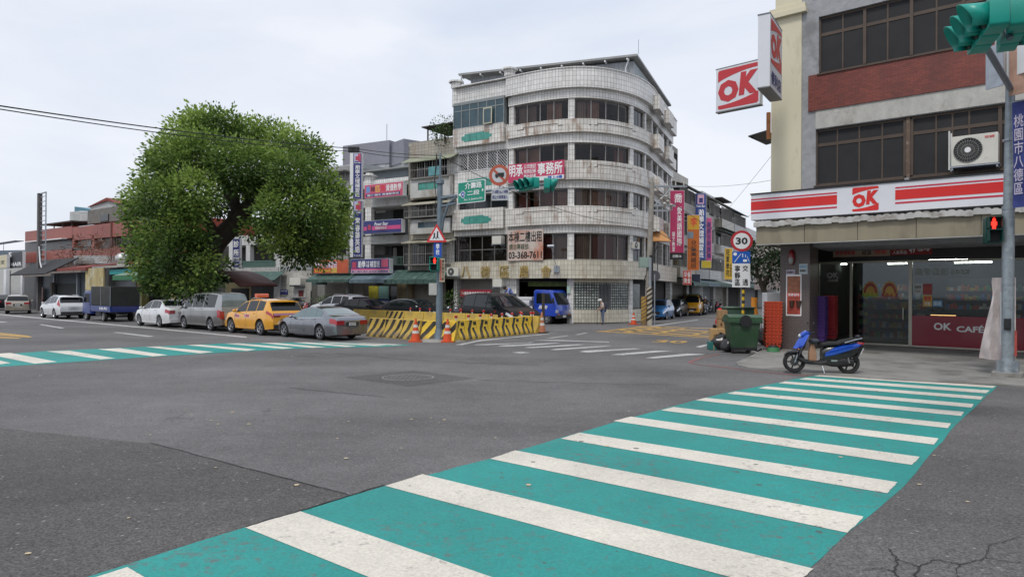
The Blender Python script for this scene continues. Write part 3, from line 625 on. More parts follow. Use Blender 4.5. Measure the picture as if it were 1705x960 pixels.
flat('sticker',SR(1536.5,491,1552,510,YF),YF+.012,STY,fr_,[('優惠',(.1,.9,.5,.9),RTEXT),('好康',(.2,.8,.1,.4),WTEXT)])
flat('sticker',SR(1553,500,1569,510,YF),YF+.012,STB,fr_,[('服務',(.1,.9,.2,.8),WTEXT)])
for px0,px1 in((1436,1462),(1468,1494)):
 x0,x1,z0,z1=SR(px0,468,px1,494,YF);cx=(x0+x1)/2;h=MB();n=16
 def half(s,dy):return[(cx+s*(x1-x0)/2*math.cos(math.pi*k/n),YF+.03-dy,z0+(.25*(z1-z0))+s*(z1-z0)*.75*math.sin(math.pi*k/n))for k in range(n+1)]
 for s,dy,mi in((1,0,0),(.86,.003,1),(.6,.006,2)):h.poly(half(s,dy)[::-1],mi)
 h.poly([(x0,YF+.02,z0),(x1,YF+.02,z0),(x1,YF+.02,z0+.25*(z1-z0)),(x0,YF+.02,z0+.25*(z1-z0))],3)
 o=h.build('sticker',[STY,STR,STY,GRN if px0==1436 else STR],fr_);text('大亨堡',(x0+.05,x1-.05,z0+.03,z0+.14),YTEXT,o,y=YF+.012)
flat('banner',SR(1387,409,1482,427,YF-.02),YF-.04,mat('beige_poster',(.42,.30,.22),.6,var=.15,scale=5),store,[('鮮食爆套餐',(.05,.40,.2,.8),RTEXT),('超值',(.52,.68,.15,.85),KTEXT),('搭配',(.74,.95,.2,.8),RTEXT)])
flat('banner',SR(1483,407,1552,424,YF-.02),YF-.04,mat('red_poster',(.30,.02,.025),.6,var=.1),store,[('買一送一',(.05,.4,.5,.9),YTEXT),('人氣商品',(.05,.4,.1,.45),WTEXT),('49',(.45,.6,.15,.85),WTEXT),('咖啡',(.65,.95,.3,.9),WTEXT)])
o=flat('poster',SR(1309,457,1334.5,525.5,0),-.003,WHITE,store)
a,b,c,d=SR(1310.8,459.5,1332.8,523,0)
for q0,q1,m_ in((0,.47,mat('poster_rust',(.33,.05,.03),.5,var=.35,scale=9)),(.47,.56,REDP),(.56,1,mat('poster_brown',(.28,.1,.05),.5,var=.45,scale=8))):
 MB().box(a,b,-.012,-.0075,c+(d-c)*q0,c+(d-c)*q1-.001).build('print',m_,o)
cz=(c+d)/2;text('現煮咖啡',(a+.03,b-.03,c+(d-c)*.475,c+(d-c)*.55),WTEXT,o,y=-.014)
for k in range(2):
 MB().cyl((a+.16+k*.22,-.03,c+.25),(a+.16+k*.22,-.03,c+.45),.06,.085,12,0).build('cup_picture',mat('cup_dark',(.06,.03,.02),.4),o)
flat('notice',SR(1309,449,1323.5,457,0),-.003,mat('notice_lilac',(.42,.36,.44),.6),store,[('監視錄影中',(.1,.9,.25,.75),KTEXT)])
flat('notice',SR(1330.5,439,1344.5,456,0),-.003,mat('notice_pale',(.42,.48,.50),.6),store,[('請勿停車',(.1,.9,.6,.85),STB),('機車騎士',(.1,.9,.2,.45),KTEXT)])
x,z=S.L(1318,428,-.05);mb=MB();mb.sphere((x,-.05,z),(.11,.09,.26),0,14,10);mb.sphere((x,-.1,z-.1),(.08,.07,.14),1,12,8)
mb.build('alarm_lamp',[mat('alarm_red',(.22,.01,.015),.3),mat('alarm_grey',(.3,.3,.3),.3)],store)
mb=MB();mb.box(S.X(1348.5,1),S.X(1351,1),1,1.05,.15,3.4);mb.build('downpipe',GALV,store)
# ------- shop inside
mb=MB();mb.box(xa-.3,10,9.5,9.7,.1,3.5);mb.box(xa-.35,xa-.3,YF+.2,9.5,.1,3.5);mb.box(10,10.1,YF+.2,9.5,.1,3.5);mb.build('inner_wall',mat('inner_wall_grey',(.10,.105,.10),.8,var=.2,scale=2),store)
mb=MB();mb.box(xa-.3,10,YF+.15,9.5,.12,.2);mb.build('shop_floor',mat('shop_tile',(.16,.16,.16),.3,var=.1),store)
mb=MB();mb.box(xa-.3,10,YF+.15,9.5,3.3,3.38);mb.build('shop_ceiling',mat('shop_ceiling',(.2,.2,.2),.8),store)
LAMPM=mat('tube_lamp',(1,.98,.93),.4,emit=22.0,var=0)
for i,(px,py,yy)in enumerate(((1578,440,5.5),(1462,436,6.2),(1494,442,8.0),(1620,440,8.2),(1395,442,7.5))):  # the last two tubes are added to brighten the shop interior
 x,z=S.L(px,py,yy);l=.6 if i in(0,3)else.35
 t=thing('tube_light',('long fluorescent tube behind the right shop window','short tube light seen through the shop door','small deep light spot seen through the shop door','deep tube light added at the right to brighten the shop','deep tube light added at the left to brighten the shop')[i],'ceiling light',M=S.M@Matrix.Translation((x,yy,3.28)))
 MB().box(-l-.05,l+.05,-.05,.05,-.05,0).build('housing',STW,t);MB().cyl((-l,0,-.08),(l,0,-.08),.025,n=8).build('tube',LAMPM,t)
def shelf(x0,x1,y,z1,label,seed,face=-1):
 t=thing('shop_shelf',label,'shelf',M=S.M@Matrix.Translation((x0,y,.2)));R=random.Random(seed);w_=x1-x0
 f=MB();f.box(0,w_,.35,.4,0,z1);f.box(0,.03,0,.35,0,z1);f.box(w_-.03,w_,0,.35,0,z1);z=.08;g=MB()
 while z<z1-.2:
  f.box(.03,w_-.03,0,.35,z,z+.03);x=.05
  while x<w_-.16:
   ww=R.uniform(.06,.16);g.box(x,x+ww-.01,.02,.2,z+.031,z+R.uniform(.14,.28),R.randrange(6));x+=ww
  z+=.36
 f.build('rack',mat('shelf_metal',(.12,.13,.13),.5),t)
 g.build('goods',[mat('pk%d'%i,c,.5)for i,c in enumerate(((.5,.06,.04),(.6,.45,.07),(.1,.35,.14),(.6,.6,.57),(.08,.2,.5),(.5,.2,.08)))],t)
shelf(xc+.3,xc+2.6,4.6,1.25,'low goods rack behind the right shop window',1);shelf(xb-.1,xb+1.9,6.2,1.5,'goods rack seen through the sliding shop door',2)
shelf(xc+.2,xc+3.4,9.0,2.4,'tall goods rack at the back wall on the right',3);shelf(xa,xb+1.5,9.0,2.2,'tall goods rack at the back wall on the left',4)
# ------- the long sign box over the shop
sg=thing('shop_sign','long red and white striped light box sign above the shop','sign',M=S.M@Matrix.Translation((-.444,-.64,4.4)))
SW_=mat('sign_white',(.66,.67,.71),.35,var=.03);SRD=mat('sign_red',(.60,.015,.012),.35,var=.04);SRD2=mat('sign_crimson',(.52,.015,.05),.35,var=.04)
L_=XR+.444;H_=.85
MB().box(0,L_,0,.55,0,H_).build('sign_box',SW_,sg,bevel=.01);mb=MB();mb.box(-.02,L_,-.03,.56,H_,H_+.04);mb.build('sign_trim',BLACK,sg)
q=MB();ox=-.444
for a,b in((0,S.X(1393,-.64)-ox),(S.X(1490,-.64)-ox,L_)):
 q.box(a,b,-.006,-.001,H_*.39,H_*.73,0);q.box(a,b,-.006,-.001,H_*.78,H_*.83,1);q.box(a,b,-.006,-.001,H_*.25,H_*.31,1)
q.build('sign_stripe',[SRD,SRD2],sg)
def ok_logo(par,x0,x1,z0,z1,y=-.006,rd=None,yn=1):
 w_,h_=x1-x0,z1-z0;n=14;rd=rd or SRD;mb=MB()
 top=[(x1,y,z1-.03*h_),(x1-.04*w_,y,z1),(x0+.04*w_,y,z1),(x0,y,z1-.04*h_)]+[(x0+w_*k/n,y,z1-h_*(.30-.20*math.sin(math.pi/2*(k/n))**.8))for k in range(n+1)]
 mb.poly(top[::-1]);o=mb.build('logo',rd,par);mb=MB();mb.poly([(x0+x1-p[0],y,z0+z1-p[2])for p in top][::-1]);mb.build('logo',rd,par)
 text('O',(x0+.0*w_,x0+.52*w_,z0+.16*h_,z0+.72*h_),rd,o,y=y-.002,bold=.075)
 text('K',(x0+.52*w_,x0+.99*w_,z0+.26*h_,z0+.84*h_),rd,o,y=y-.002,bold=.075,shear=.12)
 return o
ok_logo(sg,S.X(1418.5,-.64)-ox,S.X(1462.5,-.64)-ox,H_*.08,H_*.93)
# ------- hanging signs at the left edge
def hang_sign(M,w_,h_,d_,label,kind):
 t=thing('hanging_sign',label,'sign',M=M)
 MB().box(0,w_,0,d_,0,h_).build('sign_box',SW_,t,bevel=.01)
 for a_,b_ in((-.03,-.001),(h_+.001,h_+.03)):MB().box(-.015,w_+.015,-.004,d_+.01,a_,b_).build('sign_trim',mat('trim_grey',(.2,.2,.21),.5),t)
 return t
RD3=mat('ok_red',(.50,.03,.04),.4,var=.05)
p=A(1192,187,23.3);p2=A(1265,179,22.2);z0=p.z;ang=math.atan2(p2.y-p.y,p2.x-p.x);w_=(p2-p).xy.length;z1=A(1192,117,23.3).z
t=hang_sign(Matrix.Translation(p)@Matrix.Rotation(ang,4,'Z'),w_,z1-z0,.22,'square red OK sign jutting out left of the cream wall',0)
ok_logo(t,.05*w_,.97*w_,.04*(z1-z0),.96*(z1-z0),y=-.005,rd=RD3)
b_=MB();b_.cyl((w_,.1,(z1-z0)*.3),(w_+.35,.1,(z1-z0)*.33),.03);b_.cyl((w_,.1,(z1-z0)*.75),(w_+.35,.1,(z1-z0)*.75),.03);b_.box(w_+.28,w_+.36,.04,.16,(z1-z0)*.25,(z1-z0)*.42);b_.build('bracket',BLACK,t)
pb=A(1282,143,20.0);pe=A(1302,139,21.4);pw=A(1262,130,20.9);zt=A(1282,22,20.0).z
ang=math.atan2(pe.y-pb.y,pe.x-pb.x);w_=(pe-pb).xy.length;h_=zt-pb.z
wd=.05
_M=Matrix.Translation(pb)@Matrix.Rotation(ang,4,'Z')
while wd<2:
 _q=_M@Vector((0,wd,0));_r=ray(1262,60)
 if _q.x/_q.y<_r.x/_r.y:break
 wd+=.01
t=hang_sign(Matrix.Translation(pb)@Matrix.Rotation(ang,4,'Z'),w_,h_,wd,'tall white boxed OK sign on the cream wall under the cornice',1)
ok_logo(t,.06*w_,.94*w_,.34*h_,.95*h_,y=-.005,rd=mat('ok_red_bright',(.62,.05,.04),.4))
text('便利店',(.1*w_,.9*w_,.06*h_,.24*h_),NAVY,t,y=-.005,bold=.03)
b_=MB()
for zz in(.12,.62):b_.box(w_,w_+.12,.1,.2,h_*zz,h_*(zz+.12))
b_.build('bracket',BLACK,t)
p=A(1281,232,23.4);t=thing('window_canopy','small dark metal canopy jutting from the cream wall edge','canopy',M=Matrix.Translation(p)@Matrix.Rotation(S.ang,4,'Z'))
mb=MB();mb.prism([(-.62,.12),(0,.22),(0,.26),(-.62,.16)],'y',-.3,1.4);mb.build('canopy_sheet',wavemat('canopy_dark',(.06,.055,.05),.1),t)
mb=MB();mb.cyl((-.55,-.2,.1),(0,-.2,-.12),.015);mb.cyl((-.55,-.2,.13),(-.2,-.2,-.05),.012);mb.build('strut',BLACK,t)
t=tag(MB().cyl((0,0,0),(0,0,.9),.07,n=10).build('downpipe',mat('rusty_pipe',(.35,.14,.05),.8,var=.4),M=Matrix.Translation(A(1279.5,232,23.0))),'short rusty orange pipe at the cream wall edge','pipe')
x,z=S.L(1584,277,-.5);x1,z1=S.L(1662,218,-.5)
ac=ac_unit(S.M,x,-.5,z,x1-x,(z1-z)*.98,.36,'cream air conditioner bracketed over the shop sign')
mb=MB()
for k in range(2):mb.box(x-.02+0,x+.02,-.52+k*.36,-.49+k*.36,z-.1,z+1.0)
mb.V=[(a_[0]-x-.05,a_[1]+.5,a_[2]-z)for a_ in mb.V];mb.build('bracket',mat('bracket_white',(.55,.55,.53),.5),ac)
text('空調',((x1-x)*.72,(x1-x)*.92,(z1-z)*.82,(z1-z)*.9),RTEXT,ac,y=-.006)
# ================================================================== ROUNDED CORNER BUILDING
def catmull(P,step=.3):
 P=[Vector(p)for p in P];P=[P[0]*2-P[1]]+P+[P[-1]*2-P[-2]];o=[]
 for i in range(1,len(P)-2):
  a,b,c,d=P[i-1:i+3];n=max(2,int((c-b).length/step))
  for k in range(n):
   t=k/n;o.append(.5*((2*b)+(c-a)*t+(2*a-5*b+4*c-d)*t*t+(3*b-a-3*c+d)*t**3))
 o.append(P[-2]);return o
class Curve:
 def __init__(s,P):
  s.P=P;s.S=[0.0]
  for a,b in zip(P[:-1],P[1:]):s.S.append(s.S[-1]+(b-a).length)
 def at(s,t,off=0.0):
  t=min(max(t,0),s.S[-1]-1e-6);i=max(k for k in range(len(s.S)-1)if s.S[k]<=t)
  u=(t-s.S[i])/(s.S[i+1]-s.S[i]);p=s.P[i].lerp(s.P[i+1],u)
  def nn(j):
   j=min(max(j,0),len(s.P)-1);d=s.P[min(j+1,len(s.P)-1)]-s.P[max(j-1,0)];return Vector((d.y,-d.x)).normalized()
  n=nn(i).lerp(nn(i+1),u).normalized();return p+n*off,n
 def s_of(s,px,off=0.0):
  lo,hi=0.0,s.S[-1];tgt=ray(px,480);r=tgt.x/tgt.y
  f=lambda t:(lambda p:p.x/p.y)(s.at(t,off)[0])
  for _ in range(40):
   m=(lo+hi)/2
   if f(m)<r:lo=m
   else:hi=m
  return(lo+hi)/2
 def z_of(s,px,py,off=0.0):
  p=s.at(s.s_of(px,off),off)[0];return(CP+ray(px,py)*p.y).z
CP0=[(-5.7,48.1),(-3.94,47.0),(-2.1,45.85),(-.27,44.72),(1.3,43.6),(2.9,42.78),(4.39,42.5),(5.98,42.95),(7.6,44.2),(8.9,46.1),(9.8,48.2),(11.3,51.8),(12.9,55.6)]
CU=Curve(catmull(CP0))
CB0=Vector((3.0,50.0,0))
def sbox(mb,s0,s1,z0,z1,o0,o1,m=0,n=None):
 """curved slab from arc length s0 to s1, offsets o0 (inner) to o1 (outer)"""
 n=n or max(1,int((s1-s0)/.35));rings=[];us=[s0+(s1-s0)*k/n for k in range(n+1)]
 def pt(s,o,z):p=CU.at(s,o)[0];return(p.x-CB0.x,p.y-CB0.y,z-CB0.z)
 for k in range(n):
  a,b=us[k],us[k+1]
  mb.poly([pt(a,o1,z0),pt(b,o1,z0),pt(b,o1,z1),pt(a,o1,z1)],m,uv=[(a,z0),(b,z0),(b,z1),(a,z1)])
  mb.poly([pt(a,o1,z1),pt(b,o1,z1),pt(b,o0,z1),pt(a,o0,z1)],m);mb.poly([pt(a,o0,z0),pt(b,o0,z0),pt(b,o1,z0),pt(a,o1,z0)],m)
 mb.poly([pt(s0,o0,z0),pt(s0,o1,z0),pt(s0,o1,z1),pt(s0,o0,z1)],m);mb.poly([pt(s1,o1,z0),pt(s1,o0,z0),pt(s1,o0,z1),pt(s1,o1,z1)],m)
WT=tilemat('white_tile_stained',(.70,.675,.63),(.30,.28,.25),.2,.3,.013,stain=(.20,.10,.045),sfac=.85,svar=(.52,.66))
WT2=tilemat('white_tile_top',(.72,.71,.69),(.32,.31,.30),.2,.3,.013,stain=(.26,.19,.12),sfac=.5,svar=(.55,.75))
WTH=tilemat('white_tile_low',(.62,.58,.48),(.31,.28,.22),.2,.3,.012,stain=(.20,.13,.07),sfac=.6,svar=(.52,.68))
ALU=mat('aluminium_frame',(.22,.21,.20),.4,.4,var=.1)
BRGL=glassmat('bronze_glass',(.86,.78,.74),(.55,.55,.58),1.45,base=.02)
CURT=wavemat('brown_curtain',(.36,.25,.20),.12,.9,vert=True,strength=1.0,dark=.45,dfac=.5,dirt=(.10,.05,.04))
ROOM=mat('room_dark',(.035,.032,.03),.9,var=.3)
cb=thing('corner_building','five storey white tiled building with a rounded corner and metal roof shed','building',tuple(CB0))
sL,s1,s2,s3,sE=CU.s_of(757),CU.s_of(847),CU.s_of(950),CU.s_of(1049),CU.S[-1]-.05
s0=CU.s_of(741)
LEV=[(3.95,5.63),(7.29,8.41),(10.1,11.23),(12.67,14.0)]
def sb1(nm,m_,*a,**k):q=MB();sbox(q,*a,**k);return q.build(nm,m_,cb)
for z0,z1 in((6.15,7.28),(8.92,10.09),(11.85,12.66)):sb1('spandrel',WT,s1,sE,z0,z1,-.3,.42)
sb1('parapet',WT2,s1,sE,14.6,15.8,.05,.45);sb1('parapet',WT2,sL,s1-.05,14.75,15.75,.0,.25);sb1('coping',WT2,sL,sE,15.80,15.86,-.05,.5)
for z0,z1 in((5.64,6.149),(8.42,8.919),(11.24,11.849),(14.01,14.599)):sb1('lintel_band',WT2,s1,sE,z0,z1,-.3,.18)
mb=MB();sbox(mb,s0,sE,2.8,3.94,-.3,.5);mb.build('fascia',WTH,cb)
for a in(s1+.2,s2,s3):
 for z0,z1 in LEV+[(.0,2.79)]:sb1('pier',WT2,a-.19,a+.19,z0,z1,-.32,.10)
for z0,z1 in LEV[1:]+[(.0,2.79)]:sb1('pier',WT2,sL,sL+.3,z0,z1,-.32,.1)
sb1('pier',WT2,sE-.5,sE,0,14.6,-.3,.1)
GR=mat('groove_dark',(.14,.12,.11),.9,var=.2)
for zb in(7.28,10.09,12.66):
 for a,b in((s1+.9,s2-.45),(s2+1.0,s3-.1)):
  mb=MB();sbox(mb,a+.5,b-.3,zb-.30,zb-.25,.40,.424);sbox(mb,a,a+.5,zb-.42,zb-.37,.40,.424);sbox(mb,a+.48,a+.53,zb-.42,zb-.25,.401,.423);sbox(mb,b-.3,b,zb-.42,zb-.37,.40,.424);mb.build('groove',GR,cb)
for fi,(z0,z1)in enumerate(LEV):
 for(a,b,n)in((s1+.42,s2-.2,4),(s2+.2,s3-.2,4)):
  f=MB();sbox(f,a,b,z0+.001,z0+.07,-.12,-.04);sbox(f,a,b,z1-.07,z1-.001,-.12,-.04)
  for k in range(n+1):
   c_=a+(b-a)*k/n;sbox(f,max(a,c_-.035),min(b,c_+.035),z0+.07,z1-.07,-.119,-.041)
  o=f.build('window',ALU,cb);
  for k in range(n):
   g=MB();sbox(g,a+(b-a)*k/n+.03,a+(b-a)*(k+1)/n-.03,z0+.07,z1-.07,-.09,-.08);g.build('pane',BRGL,o)
  c=MB();rr=random.Random(fi*7+int(a))
  x=a+.1
  while x<b-.2:
   wd=rr.uniform(.6,1.8)
   if rr.random()<.82:sbox(c,x,min(b-.05,x+wd),z0+.05,z1-.1,-.36,-.33,m=rr.randrange(3))
   x+=wd+(.05 if rr.random()<.8 else.3)
  if c.F:c.build('curtain',[CURT,wavemat('grey_curtain',(.28,.24,.21),.15,.9,vert=True,strength=1,dark=.5),wavemat('plum_curtain',(.20,.085,.08),.1,.9,vert=True,strength=1,dark=.4)],cb)
RF=Fr((CU.at(sL)[0].x,CU.at(sL)[0].y,0),ang=math.atan2(CU.at(s1)[0].y-CU.at(sL)[0].y,CU.at(s1)[0].x-CU.at(sL)[0].x))
REL=Matrix.Translation(-CB0)@RF.M
def rel(mb,M=None):
 M=M or REL;mb.V=[tuple(M@Vector(v))for v in mb.V];return mb
def pr(F,r,y=0.0):
 """local rectangle of a photographed rectangle lying in the plane y"""
 xm=(r[0]+r[2])/2;return F.X(r[0],y),F.X(r[2],y),F.Z(xm,r[3],y),F.Z(xm,r[1],y)
xw=RF.X(846)
mb=MB()
for z0,z1 in((14.0,14.74),(11.3,12.9),(8.5,10.05),(5.7,7.4)):mb.box(.0,xw,-.1,.3,z0 if z0<14 else 14.62,z1)
rel(mb).build('bay_wall',WT2,cb)
for z0,z1 in((11.75,12.95),(6.1,7.45)):rel(MB().box(.1,xw-.15,-.45,-.102,z0,z1)).build('bay_box',WT,cb)
SLIT=mat('teal_glass_slit',(.07,.30,.25),.2,var=.3,scale=3)
for zc in(12.3,6.75,9.3):
 mb=MB();y=-.46 if zc!=9.3 else-.11;xm=xw*.48
 P=[(-1.25,-.2),(-1.05,-.2),(-1.05,-.32),(-.55,-.32),(1.0,-.32),(1.0,-.18),(1.2,-.18),(1.2,.05),(1.0,.05),(1.0,.2),(.6,.2),(.6,.3),(-1.0,.25),(-1.0,.1),(-1.25,.1)]
 mb.poly([(xm+p[0],y,zc+p[1]*.9)for p in P]);
 for q in(-.55,0,.55):mb.box(xm+q-.015,xm+q+.015,y-.02,y-.004,zc-.27,zc+.2)
 rel(mb).build('glass_slit',[SLIT],cb)
PGL=mat('bay_glass',(.05,.09,.11),.08,var=.3,scale=1.2)
def relwin(x0,x1,z0,z1,y,cols,rows,fm,gm,fw=.05,nm='window'):
 o=window(cb,x0,x1,z0,z1,y,cols,rows,fm,gm,fw=fw,name=nm)
 for q in[o]+list(o.children):
  q.data.transform(REL)
 return o
GREYF=mat('grey_window_frame',(.25,.27,.27),.4,.3,var=.1)
relwin(.1,xw-.12,12.95,14.6,-.42,6,(14.15,),GREYF,PGL,.055)
mb=MB();mb.box(.1,.14,-.42,.0,12.95,14.6);mb.box(xw-.16,xw-.12,-.42,.0,12.95,14.6);mb.box(.1,xw-.12,-.42,0,14.58,14.74);rel(mb).build('bay_side',GREYF,cb)
mb=MB();x=xw*.62;mb.box(x,x+.7,-.62,-.58,12.98,14.05,0);mb.box(x+.08,x+.62,-.63,-.57,13.06,13.97,1);rel(mb).build('open_sash',[mat('cream_frame',(.5,.47,.36),.5),PGL],cb)
relwin(.3,xw-.1,LEV[0][0],5.68,.0,4,(4.75,),ALU,BRGL)
relwin(.3,xw-.1,7.45,8.45,.05,3,(),ALU,DGLASS)
mb=MB();mb.box(.3,xw,.3,.34,3.9,14.7);rel(mb).build('bay_backing',ROOM,cb)
def lattice(x0,x1,z0,z1,y,n,m,par,M=None,nm='window_grille',step=.16,r=.012):
 mb=MB();mb.box(x0,x1,y,y+.03,z0,z0+.04);mb.box(x0,x1,y,y+.03,z1-.04,z1)
 for k in range(n+1):xx=x0+(x1-x0)*k/n;mb.box(xx-.02,xx+.02,y-.002,y+.028,z0+.001,z1-.001)
 w_=x1-x0;h_=z1-z0;k=-h_
 while k<w_:
  for sgn in(1,-1):
   a=max(0,k);b=min(w_,k+h_);za,zb=a-k,b-k
   if sgn<0:za,zb=h_-za,h_-zb
   mb.cyl((x0+a,y+.015,z0+za),(x0+b,y+.015,z0+zb),r,n=3,cap=False,sm=False)
  k+=step
 if M:rel(mb,M)
 return mb.build(nm,m,par)
lattice(.3,xw-.1,10.1,11.75,-.05,5,WHITE,cb,REL,step=.2,r=.016)
GOLD=mat('gold_lettering',(.50,.36,.12),.4,.2,var=.3)
for i,ch in enumerate('八德區農會'):
 s=CU.s_of(776+i*32.4+(4 if i==4 else 0),.5);p,n=CU.at(s,.52);a=math.atan2(n.x,-n.y)
 z=CU.z_of(776+i*32,452,.5)
 text(ch,(-.36,.36,-.38,.38),GOLD,cb,y=-.03,bold=.01,depth=.05,M=Matrix.Translation((p.x-CB0.x,p.y-CB0.y,z))@Matrix.Rotation(a,4,'Z'))
def sgb(s_a,s_b,z0,z1,off,m,nm='panel',par=None):mb=MB();sbox(mb,s_a,s_b,z0,z1,off,off+.03);return mb.build(nm,m,par or cb)
mb=MB();sbox(mb,sL+.3,s1,.05,2.79,-.35,-.3);mb.build('shutter',wavemat('grey_shutter',(.30,.29,.27),.11,.5,vert=True,dark=.5),cb)
mb=MB();sbox(mb,s1-.6,s1+.7,.05,2.795,-.2,.12);mb.build('pier',WT2,cb)
mb=MB();sbox(mb,s1+.5,s2-.1,.02,2.8,-4.2,-4.1);sbox(mb,s1+.5,s2,.02,.06,-4.2,0);sbox(mb,s1+.5,s2,2.6,2.66,-4.2,-.3);mb.build('open_bay',ROOM,cb)
mb=MB();sbox(mb,s1+.9,s2-.2,2.3,2.6,-1.0,-.9);mb.build('inner_panel',mat('olive_panel',(.14,.19,.05),.6,var=.4),cb)
sb1('dado_wall',WTH,s2+.2,sE-.3,.05,.85,-.25,.08);sb1('lintel',WTH,s2+.2,s3+.1,2.55,2.79,-.25,.05)
GB=tilemat('glass_block',(.36,.40,.38),(.06,.065,.06),.17,.17,.035,rough=.15,var=.3,bump=.6)
mb=MB();sbox(mb,s2+.2,s3-.2,.86,2.54,-.12,.0);mb.build('glass_block_wall',GB,cb)
sx=CU.s_of(1000);mb=MB();sbox(mb,sx-.1,sx+.75,.95,2.45,.005,.03);mb.build('barred_window',mat('bars_dark',(.03,.032,.03),.6),cb)
mb=MB();
for k in range(9):sbox(mb,sx-.08+k*.1,sx-.065+k*.1,.95,2.45,.035,.05,n=1)
mb.build('window_bar',GALV,cb)
mb=MB();sbox(mb,s3+.3,s3+1.7,.9,2.5,-.15,-.1);mb.build('door_glass',mat('pale_glass',(.16,.18,.17),.15,var=.4),cb)
for fi,(z0,z1)in enumerate(LEV):
 mb=MB();sbox(mb,s3+.25,sE-.5,z0,z1,-.5,-.4);(sbox(mb,s3+.25,sE-.5,0,2.79,-.5,-.4)if fi==0 else 0);mb.build('loggia',ROOM,cb)
 c=s3+1.0;k=0
 while c<sE-1.5:
  mb=MB();sbox(mb,c+1.0,c+1.25,z0,z1,-.3,.1);mb.build('pier',WT2,cb)
  if k%2==0:
   f=MB();sbox(f,c-.6,c+.95,z0+.01,z0+.07,-.1,-.04);sbox(f,c-.6,c+.95,z1-.07,z1-.01,-.1,-.04)
   for q in(-.6,.15,.88):sbox(f,c+q,c+q+.06,z0+.07,z1-.07,-.1,-.04)
   o=f.build('window',ALU,cb);g=MB();sbox(g,c-.55,c+.9,z0+.07,z1-.07,-.08,-.07);g.build('pane',DGLASS,o)
  c+=2.1;k+=1
for z0,zt in((6.1,7.35),(8.85,10.2),(11.75,12.9),(14.4,15.7)):
 for a in(s3+2.8,s3+6.9):
  mb=MB();sbox(mb,a,min(sE,a+1.9),z0,z0+.95,.43,.85);mb.build('balcony',WT,cb)
P=[CU.at(s,-.42)[0]for s in[s0+(sE-s0)*k/24 for k in range(25)]]
Bk=[Vector((14.5,60.0)),Vector((3.0,66)),Vector((-2.5,60)),Vector((-1.0,50.6))]
poly=[(p.x-CB0.x,p.y-CB0.y)for p in P[3:]]+[(p.x-CB0.x,p.y-CB0.y)for p in Bk[:3]]
Pin=[CU.at(s,-.62)[0]for s in[sL+(sE-sL)*k/24 for k in range(25)]]
polyin=[(p.x-CB0.x,p.y-CB0.y)for p in Pin]+[(p.x-CB0.x,p.y-CB0.y)for p in Bk[:3]]
for zz,nm in((2.81,'floor_slab'),(5.66,'floor_slab'),(8.44,'floor_slab'),(11.26,'floor_slab'),(14.03,'roof_slab')):
 MB().prism(polyin,'z',zz,zz+.5).build(nm,CONC,cb)
Pc=[CU.at(s,-2.2)[0]for s in[sL+(sE-sL)*k/24 for k in range(25)]]
polyc=[(p.x-CB0.x,p.y-CB0.y)for p in Pc[1:]]+[(p.x-CB0.x,p.y-CB0.y)for p in Bk[:3]]
MB().prism(polyc,'z',3.4,14.02).build('core',ROOM,cb)
Pg=[CU.at(s,-4.3)[0]for s in[sL+(sE-sL)*k/24 for k in range(25)]]
MB().prism([(p.x-CB0.x,p.y-CB0.y)for p in Pg]+[(p.x-CB0.x,p.y-CB0.y)for p in Bk[:3]],'z',0,2.8).build('core',ROOM,cb)
MB().box(-7.2,-5.2,1.0,12,0,14.7).build('left_flank',WT2,cb)
FIN=WT2
for px,py0,py1,off in((759,150,134,.1),(848,134,113,.1)):
 s=CU.s_of(px);p=CU.at(s,off)[0];z0=15.7;zt=(CP+ray(px,py1)*p.y).z
 mb=MB();x,y=p.x-CB0.x,p.y-CB0.y;mb.cyl((x,y,14.6),(x,y,zt-.55),.28,n=8,sm=False);mb.cyl((x,y,zt-.55),(x,y,zt-.18),.36,n=8,sm=False);mb.cyl((x,y,zt-.18),(x,y,zt-.08),.52,n=8,sm=False);mb.cyl((x,y,zt-.08),(x,y,zt+.06),.2,.08,n=8)
 mb.build('finial',FIN,cb)
SHED=wavemat('shed_sheet',(.30,.315,.34),.3,.5,vert=True,strength=.5,dark=.75,dfac=.2);SHEDD=wavemat('shed_sheet_side',(.27,.32,.34),.3,.5,vert=True,strength=.5,dark=.8,dfac=.15)
a=A(784,125,50.3);b=A(1055,92,46.4);zt=17.75
c=Vector((b.x+.40*12.4,b.y+.917*12.4,0));
F2=Fr((a.x,a.y,0),ang=math.atan2(b.y-a.y,b.x-a.x));R2=Matrix.Translation(-CB0)@F2.M;Lw=(b-a).xy.length
sh=empty('roof_shed');sh.parent=cb
mb=MB();mb.box(0,Lw,0,.1,14.4,zt-.1);rel(mb,R2).build('sheet_wall',SHED,sh)
mb=MB();q0=Vector((b.x,b.y,0))-CB0;q1=c-CB0;mb.poly([(q0.x,q0.y,14.4),(q1.x,q1.y,14.4),(q1.x,q1.y,zt-.1),(q0.x,q0.y,zt-.1)],uv=[(0,0),(12,0),(12,3),(0,3)]);mb.build('sheet_wall',SHEDD,sh)
mb=MB();q2=Vector((a.x,a.y,0))-CB0;n=(Vector((-.5,-.1,0)));
R_=[(q2.x-.9,q2.y-.3,zt),(q0.x+.15,q0.y-.5,zt+.1),(q1.x+.3,q1.y+.2,zt),(q1.x-10,q1.y+4,zt)]
mb.loft([R_,[(p[0],p[1],p[2]+.14)for p in R_]],sm=False);mb.build('sheet_roof',mat('shed_roof',(.30,.30,.30),.6,var=.15),sh)
mb=MB()
for k in range(9):x=-.6+k*(Lw+.2)/8;mb.box(x,x+.1,-.55,.0,zt-.12,zt-.02)
